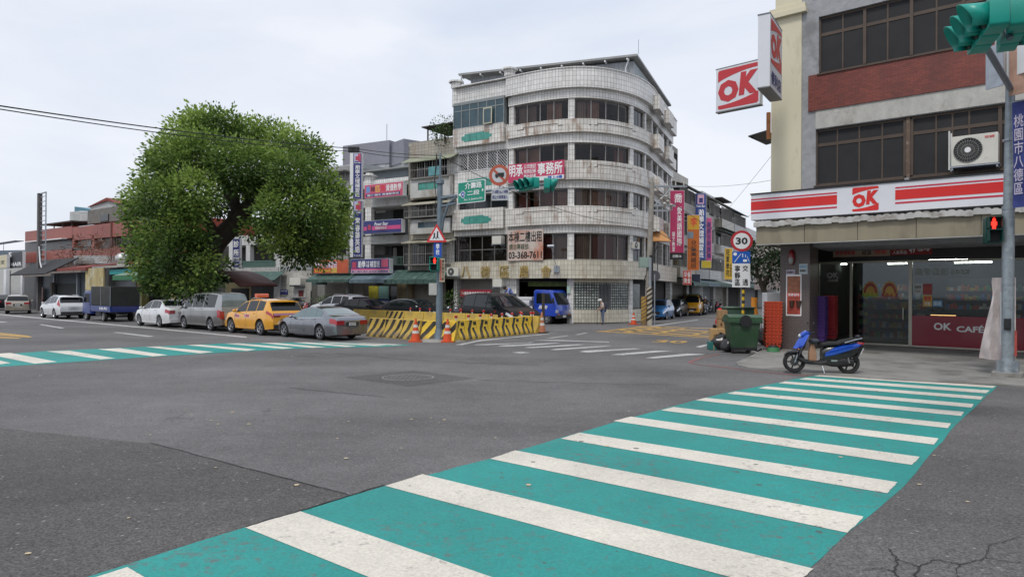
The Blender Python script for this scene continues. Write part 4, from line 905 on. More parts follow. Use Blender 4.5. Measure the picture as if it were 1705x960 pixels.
mb.tube([(Lw-.25,-.4,zt-.05),(Lw-.5,-.25,zt-.6),(Lw-.5,-.15,zt-1.0),(Lw-.5,-.15,15.6)],.05);mb.tube([(-.7,-.2,zt-.1),(-.2,-.15,zt-1.2)],.05)
rel(mb,R2).build('roof_bracket',WHITE,sh)
for k in range(3):
 d=(q1-q0)*(.28+.27*k);d2=(q1-q0).normalized();p=q0+d;mb=MB();T=Matrix.Translation((p.x,p.y,0))@Matrix.Rotation(math.atan2(d2.y,d2.x),4,'Z');mb.box(-.5,.5,-.06,.02,15.3,16.7,0,T);mb.box(-.42,.42,-.08,.0,15.38,16.62,1,T);mb.build('window',[GREYF,DGLASS],sh)
p=A(1063,90,48);tag(MB().cyl((0,0,0),(0,0,1.0),.02,n=5).build('antenna',GALV,loc=tuple(p)),'thin mast on the metal shed roof of the rounded building','antenna')
def cpos(px,py,off):s=CU.s_of(px,off);p,n=CU.at(s,off);return(CP+ray(px,py)*p.y),math.atan2(n.x,-n.y)
def csign(name,r,off,label,cat,panel,th=.08,group=None,ang=None):
 """flat board hung in front of the wall; r is its rectangle in the photograph"""
 p0,a0=cpos(r[0],r[3],off);p1,a1=cpos(r[2],r[3],off);an=math.atan2(p1.y-p0.y,p1.x-p0.x)if ang is None else ang
 w_=(p1-p0).xy.length;pc,_=cpos((r[0]+r[2])/2,r[3],off);pt,_=cpos((r[0]+r[2])/2,r[1],off);h_=pt.z-pc.z
 t=thing(name,label,cat,M=Matrix.Translation((p0.x,p0.y,pc.z))@Matrix.Rotation(an,4,'Z'),group=group)
 MB().box(0,w_,0,th,0,h_).build('panel',panel,t);return t,w_,h_
PINK=mat('sign_pink',(.50,.045,.12),.45,var=.06)
t,w_,h_=csign('sign_board',(846,269,939,300),.75,'pink board with white lettering on the third floor of the rounded building','sign',PINK)
text('明承',(.02*w_,.27*w_,.32*h_,.93*h_),WTEXT,t,bold=.022)
for i,l in enumerate(('公司登記','稅務記帳','會計財產')):text(l,(.29*w_,.51*w_,(.70-.27*i)*h_,(.93-.27*i)*h_),WTEXT,t,bold=.008)
text('事務所',(.54*w_,.97*w_,.30*h_,.93*h_),WTEXT,t,bold=.022)
MB().box(.5*w_,w_,-.012,-.002,0,.22*h_).build('strip',WHITE,t);text('請上4樓',(.72*w_,.97*w_,.03*h_,.2*h_),mat('blue_lettering',(.03,.12,.45),.5,var=0),t,y=-.016,bold=.03)
WBAN=mat('rent_banner',(.55,.47,.42),.7,var=.1,tint=(.48,.20,.13),tscale=.7,tpos=(.46,.64))
t,w_,h_=csign('rental_banner',(845,382,904,433.5),.62,'faded white and orange banner with a phone number on the rounded building','banner',WBAN,th=.02)
text('本棟二樓出租',(.03*w_,.97*w_,.60*h_,.94*h_),KTEXT,t,bold=.018);text('請洽專線部:',(.05*w_,.62*w_,.36*h_,.55*h_),mat('green_lettering',(.08,.10,.06),.6,var=0),t,bold=.02);text('03-368-7611',(.03*w_,.97*w_,.06*h_,.30*h_),KTEXT,t,bold=.03)
t,w_,h_=csign('red_banner',(766,482,818,494),.25,'small dark red cloth banner on the shutter behind the black minivan','banner',mat('banner_red',(.30,.02,.04),.7,var=.2),th=.02)
text('八德區農會農業推廣大樓',(.05*w_,.95*w_,.3*h_,.7*h_),WTEXT,t,bold=.02)
def ac_at(px0,py0,px1,py1,off,label,fan=False,d=.5):
 p0,a0=cpos(px0,py1,off);p1,_=cpos(px1,py1,off);pt,_=cpos(px0,py0,off)
 return ac_unit(Matrix.Translation(p0)@Matrix.Rotation(math.atan2(p1.y-p0.y,p1.x-p0.x),4,'Z'),0,0,0,(p1-p0).length,pt.z-p0.z,d,label,bracket=True,fan=fan)
ac_at(819,393,834,406,.5,'window air conditioner left of the orange rental banner');ac_at(820,464,835,477,.6,'air conditioner over the door behind the black minivan')
ac_at(744,445,763,459,.75,'outdoor condenser at the left end of the gold lettering',fan=True);ac_at(1054,345,1062,356,.3,'small air conditioner in a loggia behind the utility pole',fan=True);ac_at(1056,402,1065,413,.3,'lower small air conditioner in a loggia behind the utility pole',fan=True)
t,_,_=csign('meter_box',(922,442,931,453),.6,'small grey electric box on the fascia right of the gold lettering','box',GALV,th=.2)
p,a0=cpos(926,438,.75);mb=MB();mb.tube([(0,.2,-.3),(-.05,-.5,.5),(-.1,-.8,1.0)],.02);mb.sphere((-.12,-.85,1.05),(.16,.2,.1),n=0)if False else mb.cyl((-.3,-.85,1.0),(.1,-.85,1.0),.09,n=8)
tag(mb.build('wall_lamp',GALV,M=Matrix.Translation(p)@Matrix.Rotation(a0,4,'Z')),'lamp on a bent arm over the grey electric box','lamp')
t,_,_=csign('notice',(944,476,949,488),.2,'small pale notice on the pier beside the blue truck','sign',mat('notice_green',(.4,.55,.48),.5),th=.01)
# ================================================================== SHOP ROW LEFT OF THE ROUNDED BUILDING
def rowthing(name,label,cat,x=0,y=0,z=0,F=RF,group=None):return thing(name,label,cat,M=F.M@Matrix.Translation((x,y,z)),group=group)
class Part:
 """collects local-frame pieces of one thing whose origin is (x,y,z) of the frame"""
 def __init__(s,root,F,x=0,y=0,z=0):s.r=root;s.F=F;s.o=(x,y,z)
 def box(s,name,rect,y0,y1,m,mb=None,parent=None):
  a,b,c,d=pr(s.F,rect,y0);q=mb or MB();q.box(a-s.o[0],b-s.o[0],y0-s.o[1],y1-s.o[1],c-s.o[2],d-s.o[2])
  return q if mb else q.build(name,m,parent or s.r)
TANT=tilemat('tan_tile',(.40,.37,.31),(.17,.15,.12),.3,.22,.012,stain=(.22,.12,.06),sfac=.7,svar=(.52,.7))
GREYT=tilemat('grey_tile',(.33,.33,.32),(.15,.15,.145),.2,.2,.014,stain=(.12,.11,.1),sfac=.5,svar=(.5,.7))
PALET=tilemat('pale_tile',(.47,.46,.44),(.2,.19,.18),.6,.3,.012,stain=(.25,.22,.18),sfac=.5,svar=(.52,.72))
LONGT=tilemat('pale_strip_tile',(.47,.455,.42),(.17,.16,.14),.9,.16,.012,offset=.5,stain=(.25,.22,.16),sfac=.4)
WPLAST=mat('white_plaster',(.50,.50,.49),.7,var=.12,tint=(.28,.25,.2),tscale=.9,tpos=(.5,.7),stretch=(1,1,.4))
SHUT=wavemat('roller_shutter',(.24,.22,.19),.13,.5,dark=.5,dirt=(.09,.07,.05),dfac=.5)
SHUTG=wavemat('grey_roller_shutter',(.19,.21,.23),.12,.5,dark=.5,dfac=.4)
AWN=mat('green_awning',(.05,.10,.085),.6,var=.3,scale=3,tint=(.2,.24,.2),tscale=3,tpos=(.55,.75))
AWN2=mat('blue_grey_awning',(.10,.15,.18),.6,var=.3,scale=3,tint=(.22,.27,.27),tscale=3,tpos=(.55,.75))
AWNB=mat('bright_green_awning',(.06,.17,.11),.6,var=.2,tint=(.15,.22,.17),tscale=2)
PLY=mat('plywood_dirty',(.22,.17,.10),.85,var=.3)
# ---- house with caged balconies
ha=rowthing('row_house','tiled row house with caged balconies beside the rounded building','building');P=Part(ha,RF)
xA0,xA1=RF.X(679),-0.05
wall=MB();zt=pr(RF,(680,233,755,262))
wall.box(xA0,xA1,0,.3,pr(RF,(680,262,755,270))[3],zt[3]);wall.build('parapet',TANT,ha)
MB().box(xA0,xA1,1.5,8,0,zt[3]-1).build('core',ROOM,ha)
MB().box(xA0,xA0+.2,.0,8,0,zt[3]-.3).build('side_wall',TANT,ha)
MB().box(RF.X(744),xA1,-.02,1.5,2.9,zt[3]-1.2).build('pilaster',WT2,ha)
for r in((679,293,748,330),(679,363,748,398),(679,440,748,456)):
 P.box('spandrel',(r[0]+4,r[1],r[2]+5,r[3]+(0)),-.15,.1,TANT)
for r,gl in(((682,296,748,326),SLIT),((682,364,748,387),PGL)):
 a,b,c,d=pr(RF,r,-.55);mb=MB();wall_holes(mb,a,b,c,d,[(a+(b-a)*.2,a+(b-a)*.8,c+(d-c)*.36,c+(d-c)*.78)],-.55,-.3);mb.box(a,b,-.55,-.15,c-.06,c-.002);mb.box(a,b,-.299,-.15,c,d);mb.build('spandrel_box',WPLAST,ha)
 mb=MB();x0,x1,z0,z1=a+(b-a)*.2,a+(b-a)*.8,c+(d-c)*.36,c+(d-c)*.78
 mb.box(x0,x1,-.48,-.46,z0,z1,0);
 for k in range(4):mb.box(x0+(x1-x0)*k/3-.015,x0+(x1-x0)*k/3+.015,-.5,-.481,z0,z1,1)
 mb.build('glass_slit',[gl,ALU],ha)
for r in((668,332,748,340),(668,398,748,404)):
 a,b,c,d=pr(RF,r,-.9);mb=MB();mb.prism([(-.95,c),(-.1,d-.05),(-.1,d),(-.95,c+.06)],'x',a,b);mb.build('rain_canopy',mat('canopy_cream',(.42,.40,.32),.7,var=.15,tint=(.24,.22,.15)),ha)
a,b,c,d=pr(RF,(668,258,752,268),-.8);mb=MB();mb.prism([(-.9,c),(-.1,d),(-.1,d+.05),(-.9,c+.05)],'x',a,b);mb.build('rain_canopy',mat('canopy_mossy',(.26,.28,.2),.8,var=.3),ha)
CAGE=mat('cage_bar',(.26,.25,.23),.5,.3,var=.2)
def cage(rect,y,label_m,n,dense,frame=.035,back=True,par=None,step=.3):
 a,b,c,d=pr(RF,rect,y);mb=MB()
 for zz in(c,(c+d)/2,d-frame):mb.box(a,b,y,y+frame,zz,zz+frame)
 mb.box(a,b,y,-.05,c-.04,c-.002)
 for k in range(n+1):x=a+(b-a)*k/n;mb.box(x-frame/2,x+frame/2,y-.003,y+frame,c+.001,d)
 x=a
 while x<b:mb.box(x,x+.015,y+.003,y+.02,c+.04,d-.04);x+=dense
 for k in range(3):yy=y+(-.05-y)*k/3;mb.box(a,a+.015,yy,yy+.015,c,d)
 o=mb.build('window_cage',label_m,par or ha)
 if back:
  g=MB();g.box(a+.05,b,.05,.1,c,d+.2);g.build('pane',DGLASS,o)
 return o
cage((681,267,745,295),-.7,CAGE,5,.22);cage((672,340,747,360),-.8,CAGE,6,.12);cage((672,405,746,440),-.8,CAGE,6,.18)
a,b,c,d=pr(RF,(733,340,753,356),-.82);lattice(a,b,c,d,-.84,1,CAGE,ha,nm='window_grille',step=.18)
a,b,c,d=pr(RF,(733,404,752,438),-.82);lattice(a,b,c,d,-.84,1,CAGE,ha,nm='window_grille',step=.18)
P.box('balcony_screen',(712,277,733,292),-.72,-.71,mat('teal_sheet',(.10,.28,.30),.4,var=.3))
a,b,c,d=pr(RF,(703,208,756,216),.5);mb=MB();mb.box(a,b+.2,.3,3.5,d-.08,d);mb.cyl((a+.35,.6,zt[3]),(a+.35,.6,d-.1),.06);mb.box(a+2.0,b,2.4,2.6,zt[3]-1,d-.1);mb.build('roof_canopy',mat('dark_sheet',(.07,.065,.06),.8,var=.3),ha)
P.box('shutter',(676,462,742,520),.3,.36,SHUT);MB().box(xA0,xA0+.35,-.02,.5,0,3.0).build('pier',PLY,ha)
a,b,c,d=pr(RF,(641,454,735,464),-1.4);mb=MB()
n=7
for k in range(n):
 x0=a+(b-a)*k/n;x1=a+(b-a)*(k+1)/n;mb.prism([(-1.5,c-.1),(-.1,d+.2),(-.1,d+.25),(-1.5,c-.05)],'x',x0,x1-.03);mb.box(x0,x1-.03,-1.52,-1.5,c-.35,c-.05)
mb.build('awning',AWN,ha)
# ---- open balcony house with school signs
hb=rowthing('row_house','row house with deep open balconies behind the school signs','building',xA0);P=Part(hb,RF,xA0)
xB0,xB1=RF.X(576)-xA0,-.02
mb=MB();zr=pr(RF,(610,300,680,304))[3]+.2;mb.box(xB0,xB1,2.2,8,0,zr);mb.build('inner_wall',mat('inner_blue_grey',(.16,.175,.185),.8,var=.2),hb)
MB().box(xB0,xB0+.25,0,8,0,zr).build('side_wall',GREYT,hb)
for r in((576,330,682,344),(576,393,682,406),(576,305,682,312)):
 a,b,c,d=pr(RF,r);q=MB();q.box(xB0,xB1,.0,2.3,c,c+.25);q.box(xB0,xB1,-.02,.15,c+.251,d+.0);q.build('balcony_slab',WPLAST,hb)
for r in((607,345,617,392),(607,406,617,436)):P.box('column',r,.0,.35,WT2)
for r in((639,350,653,362),):P.box('door',(654,346,673,392),2.12,2.19,DARK);P.box('window',(625,345,640,354),2.1,2.18,WHITE)
P.box('door',(652,410,672,450),2.12,2.19,DARK);P.box('ledge',(622,410,640,424),1.9,2.18,mat('ledge_grey',(.3,.3,.3),.7));P.box('curtain',(654,412,660,440),2.05,2.1,WPLAST)
mb=MB();a,b,c,d=pr(RF,(651,427,671,441),0);a-=xA0;b-=xA0
mb.box(a,b,.02,.05,d-.04,d);mb.box(a,b,.02,.05,c,c+.04);x=a
while x<b:mb.box(x,x+.025,.02,.05,c,d);x+=.14
mb.build('balcony_rail',mat('rail_green',(.12,.2,.17),.6),hb)
P.box('shutter',(541,468,605,525),.4,.46,SHUT);P.box('shop_void',(605,468,662,525),1.4,1.5,ROOM)
P.box('poster_board',(614,476,630,497),.9,.95,mat('poster_yellow',(.45,.40,.04),.6,var=.5,scale=7));P.box('poster_board',(630.5,476,647,497),.9,.95,mat('poster_teal',(.18,.33,.30),.6,var=.4,scale=8))
nb=P.box('notice_board',(614,498,649,511),.85,.9,NAVY)
a,b,c,d=pr(RF,(614,498,649,511),.85);text('第八文理補習班',(a-xA0+.1,b-xA0-.1,c+.15,d-.12),WTEXT,nb,y=.84)
P.box('glass_door',(651,476,664,520),.8,.85,DGLASS);P.box('notice_board',(668,480,676,500),.8,.85,mat('poster_brown2',(.2,.13,.1),.6,var=.6,scale=6))
P.box('pier',(661,466,676,525),.6,1.0,PLY)
a,b,c,d=pr(RF,(583,455,646,464),-1.4);mb=MB()
mb.prism([(-1.5,c-.1),(-.1,d+.2),(-.1,d+.25),(-1.5,c-.05)],'x',a-xA0,b-xA0);mb.box(a-xA0,b-xA0,-1.52,-1.5,c-.3,c-.05);mb.build('awning',AWN2,hb)
a,b,c,d=pr(RF,(511,456,582,464),-1.4);mb=MB()
mb.prism([(-1.5,c-.1),(-.1,d+.2),(-.1,d+.25),(-1.5,c-.05)],'x',a-xA0,b-xA0);mb.box(a-xA0,b-xA0,-1.52,-1.5,c-.25,c-.05);mb.build('awning',AWN,hb)
P.box('parapet',(600,298,682,306),.0,.3,WT2)
mb=MB();a,b,c,d=pr(RF,(601,282,678,302),1.5);mb.box(a-xA0,b-xA0,1.5,6,zr,d-.15);mb.build('roof_room',mat('roof_room_grey',(.17,.20,.22),.6,var=.1),hb)
mb=MB();mb.box(a-xA0-3.2,b-xA0+.6,1.0,6.3,d-.14,d-.02);mb.box(a-xA0-3.0,a-xA0-2.9,1.2,1.3,zr,d-.14);mb.build('roof_sheet',mat('roof_sheet_grey',(.24,.25,.25),.6,var=.1),hb)
P.box('window',(615,297,640,306),1.44,1.49,GREYF)
mb=MB();s_=(RF.X(613,-.1),RF.Z(613,304,-.1));x=s_[0]-xA0;z=s_[1];mb.cyl((x,0,z-.3),(x,0,z+.45),.42,n=8,sm=False);mb.cyl((x,0,z+.45),(x,0,z+.52),.6,n=8,sm=False);mb.cyl((x,0,z+.52),(x,0,z+.7),.3,n=8,sm=False);mb.build('finial',WT2,hb)
# ---- grey terraced house left of the tall sign
hc=rowthing('row_house','pale grey terraced house half hidden by the tree','building',RF.X(576));xo=RF.X(576);P=Part(hc,RF,xo)
xC0=RF.X(519)-xo
mb=MB();mb.box(xC0,-.02,.6,8,0,pr(RF,(545,276,576,300))[3]);mb.build('wall',GREYT,hc)
for r in((519,322,577,342),(519,376,577,398)):
 P.box('balcony',r,-.3,.58,WPLAST)
for r in((519,316,577,327),(519,378,577,388)):
 a,b,c,d=pr(RF,r,-.33);mb=MB();mb.box(a-xo,b-xo,-.36,-.33,c,d,0);x=a-xo
 while x<b-xo:mb.box(x,x+.04,-.38,-.361,c,d,1);x+=.45
 mb.build('balcony_window',[PGL,WHITE],hc)
for r in((519,345,577,376),(519,402,577,425)):P.box('loggia',r,.5,.59,ROOM)
P.box('shutter',(545,468,560,520),.5,.59,SHUT)
P.box('wall_band',(519,426,577,438),.3,.59,GREYT)
mb=MB();a,b,c,d=pr(RF,(547,286,580,302),.2);mb.box(a-xo-.3,b-xo,-.4,2,d-.1,d);
for k in range(3):mb.box(a-xo+k*.9,a-xo+k*.9+.06,.1,.16,c-.2,d-.1)
mb.build('roof_terrace',ALU,hc)
# ---- low white building with a green railing
hd=rowthing('row_house','low white tiled building with a green balcony rail behind the tree','building',RF.X(519));xo=RF.X(519);P=Part(hd,RF,xo)
xD0=RF.X(330)-xo;xD1=RF.X(461)-xo
MB().box(xD1,-.02,.0,8,0,pr(RF,(461,415,519,420))[3]).build('wall',LONGT,hd)
MB().box(xD0,xD1,1.8,8,0,pr(RF,(400,390,450,400))[3]).build('inner_wall',mat('inner_dark',(.08,.08,.08),.8,var=.3),hd)
P.box('balcony_slab',(350,445,463,458),-.2,1.8,PALET);P.box('upper_slab',(350,392,463,408),-.1,1.8,WPLAST)
for r in((409,408,416,436),(456,405,466,500),(350,405,358,436),(390,405,396,445)):P.box('column',r,-.1,.3,WPLAST)
mb=MB();a,b,c,d=pr(RF,(398,434,457,444),-.2);a-=xo;b-=xo;mb.box(a,b,-.22,-.18,d-.05,d);x=a
while x<b:mb.box(x,x+.03,-.215,-.19,c-.1,d-.05);x+=.13
mb.box(a,b,-.16,-.15,c,d-.05);mb.build('balcony_rail',mat('rail_green',(.12,.2,.17),.6),hd)
P.box('wall_stripe',(464,442,519,449.5),-.03,-.001,mat('stripe_grey',(.27,.28,.29),.7))
a,b,c,d=pr(RF,(402,456,458,465),-1.2);mb=MB();mb.prism([(-1.3,c-.1),(-.2,d+.2),(-.2,d+.25),(-1.3,c-.05)],'x',a-xo,b-xo);mb.build('awning',AWN,hd)
P.box('window',(486,480,509,495),-.06,-.001,PALET);P.box('window_pane',(497,483,505,493),-.08,-.061,mat('maroon_panel',(.16,.03,.03),.5))
P.box('doorway',(518-1,484,519-.3,520),-.02,-.001,DARK)
P.box('awning_side',(519,466,543,474),-.5,-.4,AWN)
t=rowthing('sign_board','small navy plate on the white wall behind the taxi roof','sign',RF.X(467,-.05),-.05,0);a,b,c,d=pr(RF,(467,482,479,489.5),-.05)
MB().box(0,b-a,-.04,0,c,d).build('panel',NAVY,t);text('停車場入口',(.05,b-a-.05,c+.2,d-.06),WTEXT,t,y=-.045)
a,b,c,d=pr(RF,(482,462,500,474),-.5);ac_unit(RF.M,a,-.5,c,b-a,d-c,.5,'window air conditioner on the white wall above the silver car',fan=False)
# ---- grey tower and blocks behind
def block(px0,px1,pyt,Y,label,m,depth=10,group=None,ang=None,extra=None):
 a=A(px0,pyt,Y);b=A(px1,pyt,Y*.96 if ang is None else Y);zt=(a.z+b.z)/2
 F=Fr((a.x,a.y,0),ang=math.atan2(b.y-a.y,b.x-a.x));t=thing('apartment_block',label,'building',M=F.M,group=group)
 w_=(b-a).xy.length;MB().box(0,w_,0,depth,0,zt).build('wall',m,t);return t,F,w_,zt
TOWT=tilemat('tower_tile',(.36,.37,.39),(.24,.24,.25),1.0,.5,.03,stain=(.25,.25,.24),sfac=.4)
t,F,w_,zt=block(573,648,243,78,'grey water tower block on a roof behind the shop row',TOWT,8)
MB().box(-.1,w_+.1,-.1,8,zt-2.2,zt+.3).build('dark_band',mat('tower_band',(.22,.225,.26),.7,var=.1),t)
t,F,w_,zt=block(646,673,241,76,'narrow grey stair tower with a mast behind the shop row',TOWT,8)
MB().box(-.1,w_+.1,-.12,8,zt-2.2,zt+.3).build('dark_band',mat('tower_band',(.22,.225,.26),.7,var=.1),t)
tag(MB().cyl((0,0,0),(0,0,2.4),.04,n=5).build('antenna',GALV,loc=tuple(A(644,243,75))),'mast with struts on the grey tower block','antenna')
t,F,w_,zt=block(545,600,275,70,'plain pale block with a long flat roof behind the tree',mat('pale_block',(.36,.37,.38),.7,var=.1),10)
# ---- signs on the row
def rsign(name,rect,y,label,m,th=.15,group=None,F=RF,cat='sign',side=WHITE):
 a,b,c,d=pr(F,rect,y);t=thing(name,label,cat,M=F.M@Matrix.Translation((a,y,c)),group=group)
 mb=MB();mb.box(0,b-a,.002,th,0,d-c);mb.build('sign_box',side,t);MB().box(.02,b-a-.02,-.01,.001,.02,d-c-.02).build('panel',m,t);return t,b-a,d-c
def tx(t,s,r,w_,h_,m=WTEXT,y=-.014,**k):return text(s,(r[0]*w_,r[1]*w_,r[2]*h_,r[3]*h_),m,t,y=y,**k)
def strip(t,r,w_,h_,m,y=-.012,nm='strip'):return MB().box(r[0]*w_,r[1]*w_,y-.002,y,r[2]*h_,r[3]*h_).build(nm,m,t)
SPK=mat('sign_rose',(.55,.09,.16),.45,var=.05);LPK=mat('light_pink',(.62,.38,.48),.5,var=0)
t,w_,h_=rsign('sign_board',(606,305,670,328),-.9,'rose school sign with many coloured characters on the upper balcony',SPK,.4)
for i,(ch,m_)in enumerate((('墨',mat('sky_lettering',(.1,.35,.7),.5,var=0)),('林',KTEXT),('匹',YTEXT),('克',RTEXT))):tx(t,ch,(.04+.13*i,.15+.13*i,.42,.85),w_,h_,m_,bold=.02)
tx(t,'資優數學',(.57,.96,.40,.88),w_,h_,bold=.015);strip(t,(.04,.93,.10,.30),w_,h_,NAVY);tx(t,'國小 國中 資優數學班',(.08,.9,.13,.27),w_,h_,y=-.018)
t,w_,h_=rsign('sign_board',(604,366,668,388),-.9,'navy and pink cram school sign on the lower balcony',NAVY,.4)
strip(t,(.02,.98,.26,.55),w_,h_,mat('hot_pink',(.60,.07,.22),.45,var=0));strip(t,(.10,.24,.22,.78),w_,h_,NAVY,-.016,'emblem');strip(t,(.13,.21,.3,.68),w_,h_,mat('emblem_red',(.45,.05,.1),.5),-.019,'emblem')
tx(t,'Power Bear',(.30,.66,.57,.85),w_,h_,shear=.3,bold=.02);tx(t,'常春藤補習班',(.33,.62,.30,.50),w_,h_,y=-.02,bold=.01)
t,w_,h_=rsign('sign_board',(584,430.5,648,455),-1.0,'navy school sign with a pink base over the blue grey awning',NAVY,.4)
strip(t,(.01,.99,.04,.24),w_,h_,LPK);strip(t,(.01,.99,.24,.33),w_,h_,mat('hot_pink',(.60,.07,.22),.45,var=0));tx(t,'瀚學',(.19,.39,.40,.86),w_,h_,bold=.02);tx(t,'文理\n技藝',(.41,.49,.42,.84),w_,h_);tx(t,'補習班',(.51,.76,.42,.84),w_,h_,bold=.015)
strip(t,(.80,.97,.42,.95),w_,h_,SPK,-.014);strip(t,(.04,.15,.38,.8),w_,h_,mat('emblem_red',(.45,.05,.1),.5),-.014,'emblem');tx(t,'國小 國中 高中 全科班 安親課輔',(.03,.97,.08,.2),w_,h_,NAVY,y=-.018)
ORS=mat('sign_orange',(.50,.10,.04),.5,var=.2,scale=2)
t,w_,h_=rsign('sign_board',(522,432,580,455),-1.0,'orange cram school sign at the tip of the tree crown',ORS,.3,side=GREYT)
tx(t,'優林文理補習班',(.03,.68,.40,.85),w_,h_,mat('lilac_lettering',(.65,.6,.75),.5,var=0),bold=.02);tx(t,'國小國中安親班',(.05,.5,.1,.28),w_,h_,YTEXT)
strip(t,(.52,.68,.04,.4),w_,h_,mat('sticker_yellow',(.6,.38,.08),.5))
def vsign(px0,px1,pyt,pyb,Y,label,m,body=None,th=.35,F=None,dx=.0,group=None,side=WHITE):
 p=A(px0,pyb,Y);q=A(px1,pyb,Y);zt=A((px0+px1)/2,pyt,Y).z
 ang=rad(-6);t=thing('vertical_sign',label,'sign',M=Matrix.Translation(p)@Matrix.Rotation(ang,4,'Z'),group=group);w_=(q-p).length*1.0;h_=zt-p.z
 MB().box(0,w_,.002,th,0,h_).build('sign_box',side,t);MB().box(.02,w_-.02,-.01,.001,.02,h_-.02).build('panel',m,t);return t,w_,h_
YV=46.5
for(pt,pb_,body,lab,rr)in((255,331,'瀚學文理補習班','upper navy vertical cram school sign with emblem',(.04,.74)),(334,428,'常春藤英語','lower navy vertical english school sign with emblem',(.08,.70))):
 t,w_,h_=vsign(587.5,602.5,pt,pb_,YV,lab,NAVY,group=None)
 MB().box(-.22,-.002,.0,.35,0,h_).build('sign_side',WHITE,t)
 strip(t,(.12,.88,.82,.985),w_,h_,mat('light_lilac',(.5,.5,.68),.5));strip(t,(.55,.88,.82,.985),w_,h_,SPK,-.015);strip(t,(.28,.78,.84,.93),w_,h_,mat('emblem_red',(.45,.05,.1),.5),-.018,'emblem')
 tx(t,'Power Bear',(.1,.9,.775,.81),w_,h_,shear=.3);tx(t,body,(.24,.8,rr[0],rr[1]),w_,h_,vertical=True,bold=.015)
 if rr[0]>.05:tx(t,'TEL 368-2889',(.1,.9,.02,.045),w_,h_)
t,w_,h_=vsign(387,400,397,445,44,'navy vertical sign with a large white character below the tree crown',NAVY,th=.25)
MB().box(-.25,-.002,.0,.25,0,h_).build('sign_side',WHITE,t);tx(t,'所',(.15,.85,.40,.62),w_,h_,bold=.03);tx(t,'診',(.15,.85,.70,.92),w_,h_,bold=.03);tx(t,'骨科復健\n內科小兒',(.1,.9,.2,.36),w_,h_);tx(t,'電話預約',(.1,.9,.07,.13),w_,h_)
# ================================================================== SIDE STREET
SF=Fr((CU.at(CU.S[-1])[0].x+.1,CU.at(CU.S[-1])[0].y+.3,0),vp=1490)
SF=Fr((SF.O.x,SF.O.y,0),ang=math.atan2(.872,.49))
HT=[('narrow weathered house next to the rounded building',0.2,5.2,12.0,TANT),('grey side street house behind the magenta sign',5.3,10.2,11.0,GREYT),('pale side street house behind the orange sign',10.3,15.4,11.6,PALET),('tan side street house with a roof canopy',15.5,21.5,10.4,TANT),('grey house far down the side street',21.6,29,11.2,GREYT),('pale house farthest down the side street',29.1,44,10.0,PALET)]
rs=random.Random(4)
for i,(lab,x0,x1,h,m_)in enumerate(HT):
 t=thing('street_house',lab,'building',M=SF.M@Matrix.Translation((x0,0,0)));w_=x1-x0
 body=MB();holes=[];ff=[]
 for fl in range(3):
  z0=3.3+fl*2.7
  if z0+1.6<h:holes.append((.4,w_-.4,z0+.9,z0+2.2));ff.append(z0)
 holes.append((.3,w_-.3,0,2.7));wall_holes(body,0,w_,0,h,holes,0,.3,back=False);body.build('wall',m_,t)
 MB().box(0,w_,.6,8,0,h-.6).build('core',ROOM,t);MB().box(.3,w_-.3,.31,.36,0,2.7).build('shutter',(SHUT,ROOM,SHUTG)[i%3],t)
 for z0 in ff:
  window(t,.4,w_-.4,z0+.9,z0+2.2,.12,4,(),ALU,DGLASS)
  if rs.random()<.8:MB().box(.1,w_-.1,-.7,-.01,z0-.1,z0+.75).build('balcony',(m_,WPLAST)[rs.randrange(2)],t)
  if rs.random()<.7:
   mb=MB();mb.prism([(-.9,z0+2.15),(0,z0+2.4),(0,z0+2.45),(-.9,z0+2.2)],'x',.1,w_-.1);mb.build('rain_canopy',(AWN,CONC,AWN2)[rs.randrange(3)],t)
  if rs.random()<.9:
   mb=MB();x=.3
   while x<w_-.3:mb.box(x,x+.02,-.6,-.57,z0+.8,z0+2.0);x+=.18
   mb.box(.3,w_-.3,-.61,-.56,z0+1.95,z0+2.0);mb.build('window_cage',CAGE,t)
 mb=MB();mb.prism([(-1.8,2.75),(0,3.15),(0,3.2),(-1.8,2.8)],'x',.05,w_-.05);mb.box(.05,w_-.05,-1.82,-1.8,2.5,2.8);mb.build('awning',(AWN,AWN2,AWN,mat('white_sheet',(.5,.5,.48),.5),AWN,AWN)[i],t)
 if i==3:MB().box(.5,w_-.8,-.6,3,h+1.2,h+1.3).build('roof_canopy',mat('dark_sheet',(.07,.065,.06),.8,var=.3),t);
for i,(px0,px1,pyt,Y,lab,m_)in enumerate(((1196,1222,402,100,'distant pale block closing the side street',PALET),(1218,1262,425,95,'distant low grey block behind the street tree',GREYT))):
 block(px0,px1,pyt,Y,lab,m_,10)
Bm=(('magenta vertical sign of a language school hung over the side street',1115,1138.5,317,432,49.0,mat('banner_magenta',(.42,.03,.11),.5,var=.05)),('orange vertical sign with a yellow top over the side street',1144,1164,358,450,56,mat('banner_orange',(.50,.13,.02),.5,var=.1)),('navy vertical sign with an emblem rising above the side street',1157,1175,322,432,60,mat('banner_navy',(.03,.06,.25),.5,var=.05)),('pink vertical sign beside the navy one over the side street',1175.5,1185,362,434,60.5,mat('banner_pink',(.50,.09,.22),.5,var=.05)),('yellow vertical sign behind the speed limit sign',1206,1219,413,465,64,mat('banner_yellow',(.60,.38,.04),.5,var=.05)),('small red sign under the orange vertical sign',1137,1151,450,474,55,mat('banner_red2',(.55,.05,.03),.5,var=.1)),('dark blue grey board under the orange vertical sign',1151.5,1166,456,476,57,mat('board_slate',(.05,.06,.1),.5,var=.05)),('small yellow board under the navy and pink vertical signs',1168,1184,434,446,60,mat('board_yellow',(.5,.38,.03),.5,var=.1)),('pale grey shop panel above the yellow van',1152,1166,477,490,58,mat('panel_pale',(.28,.29,.29),.5,var=.1)))
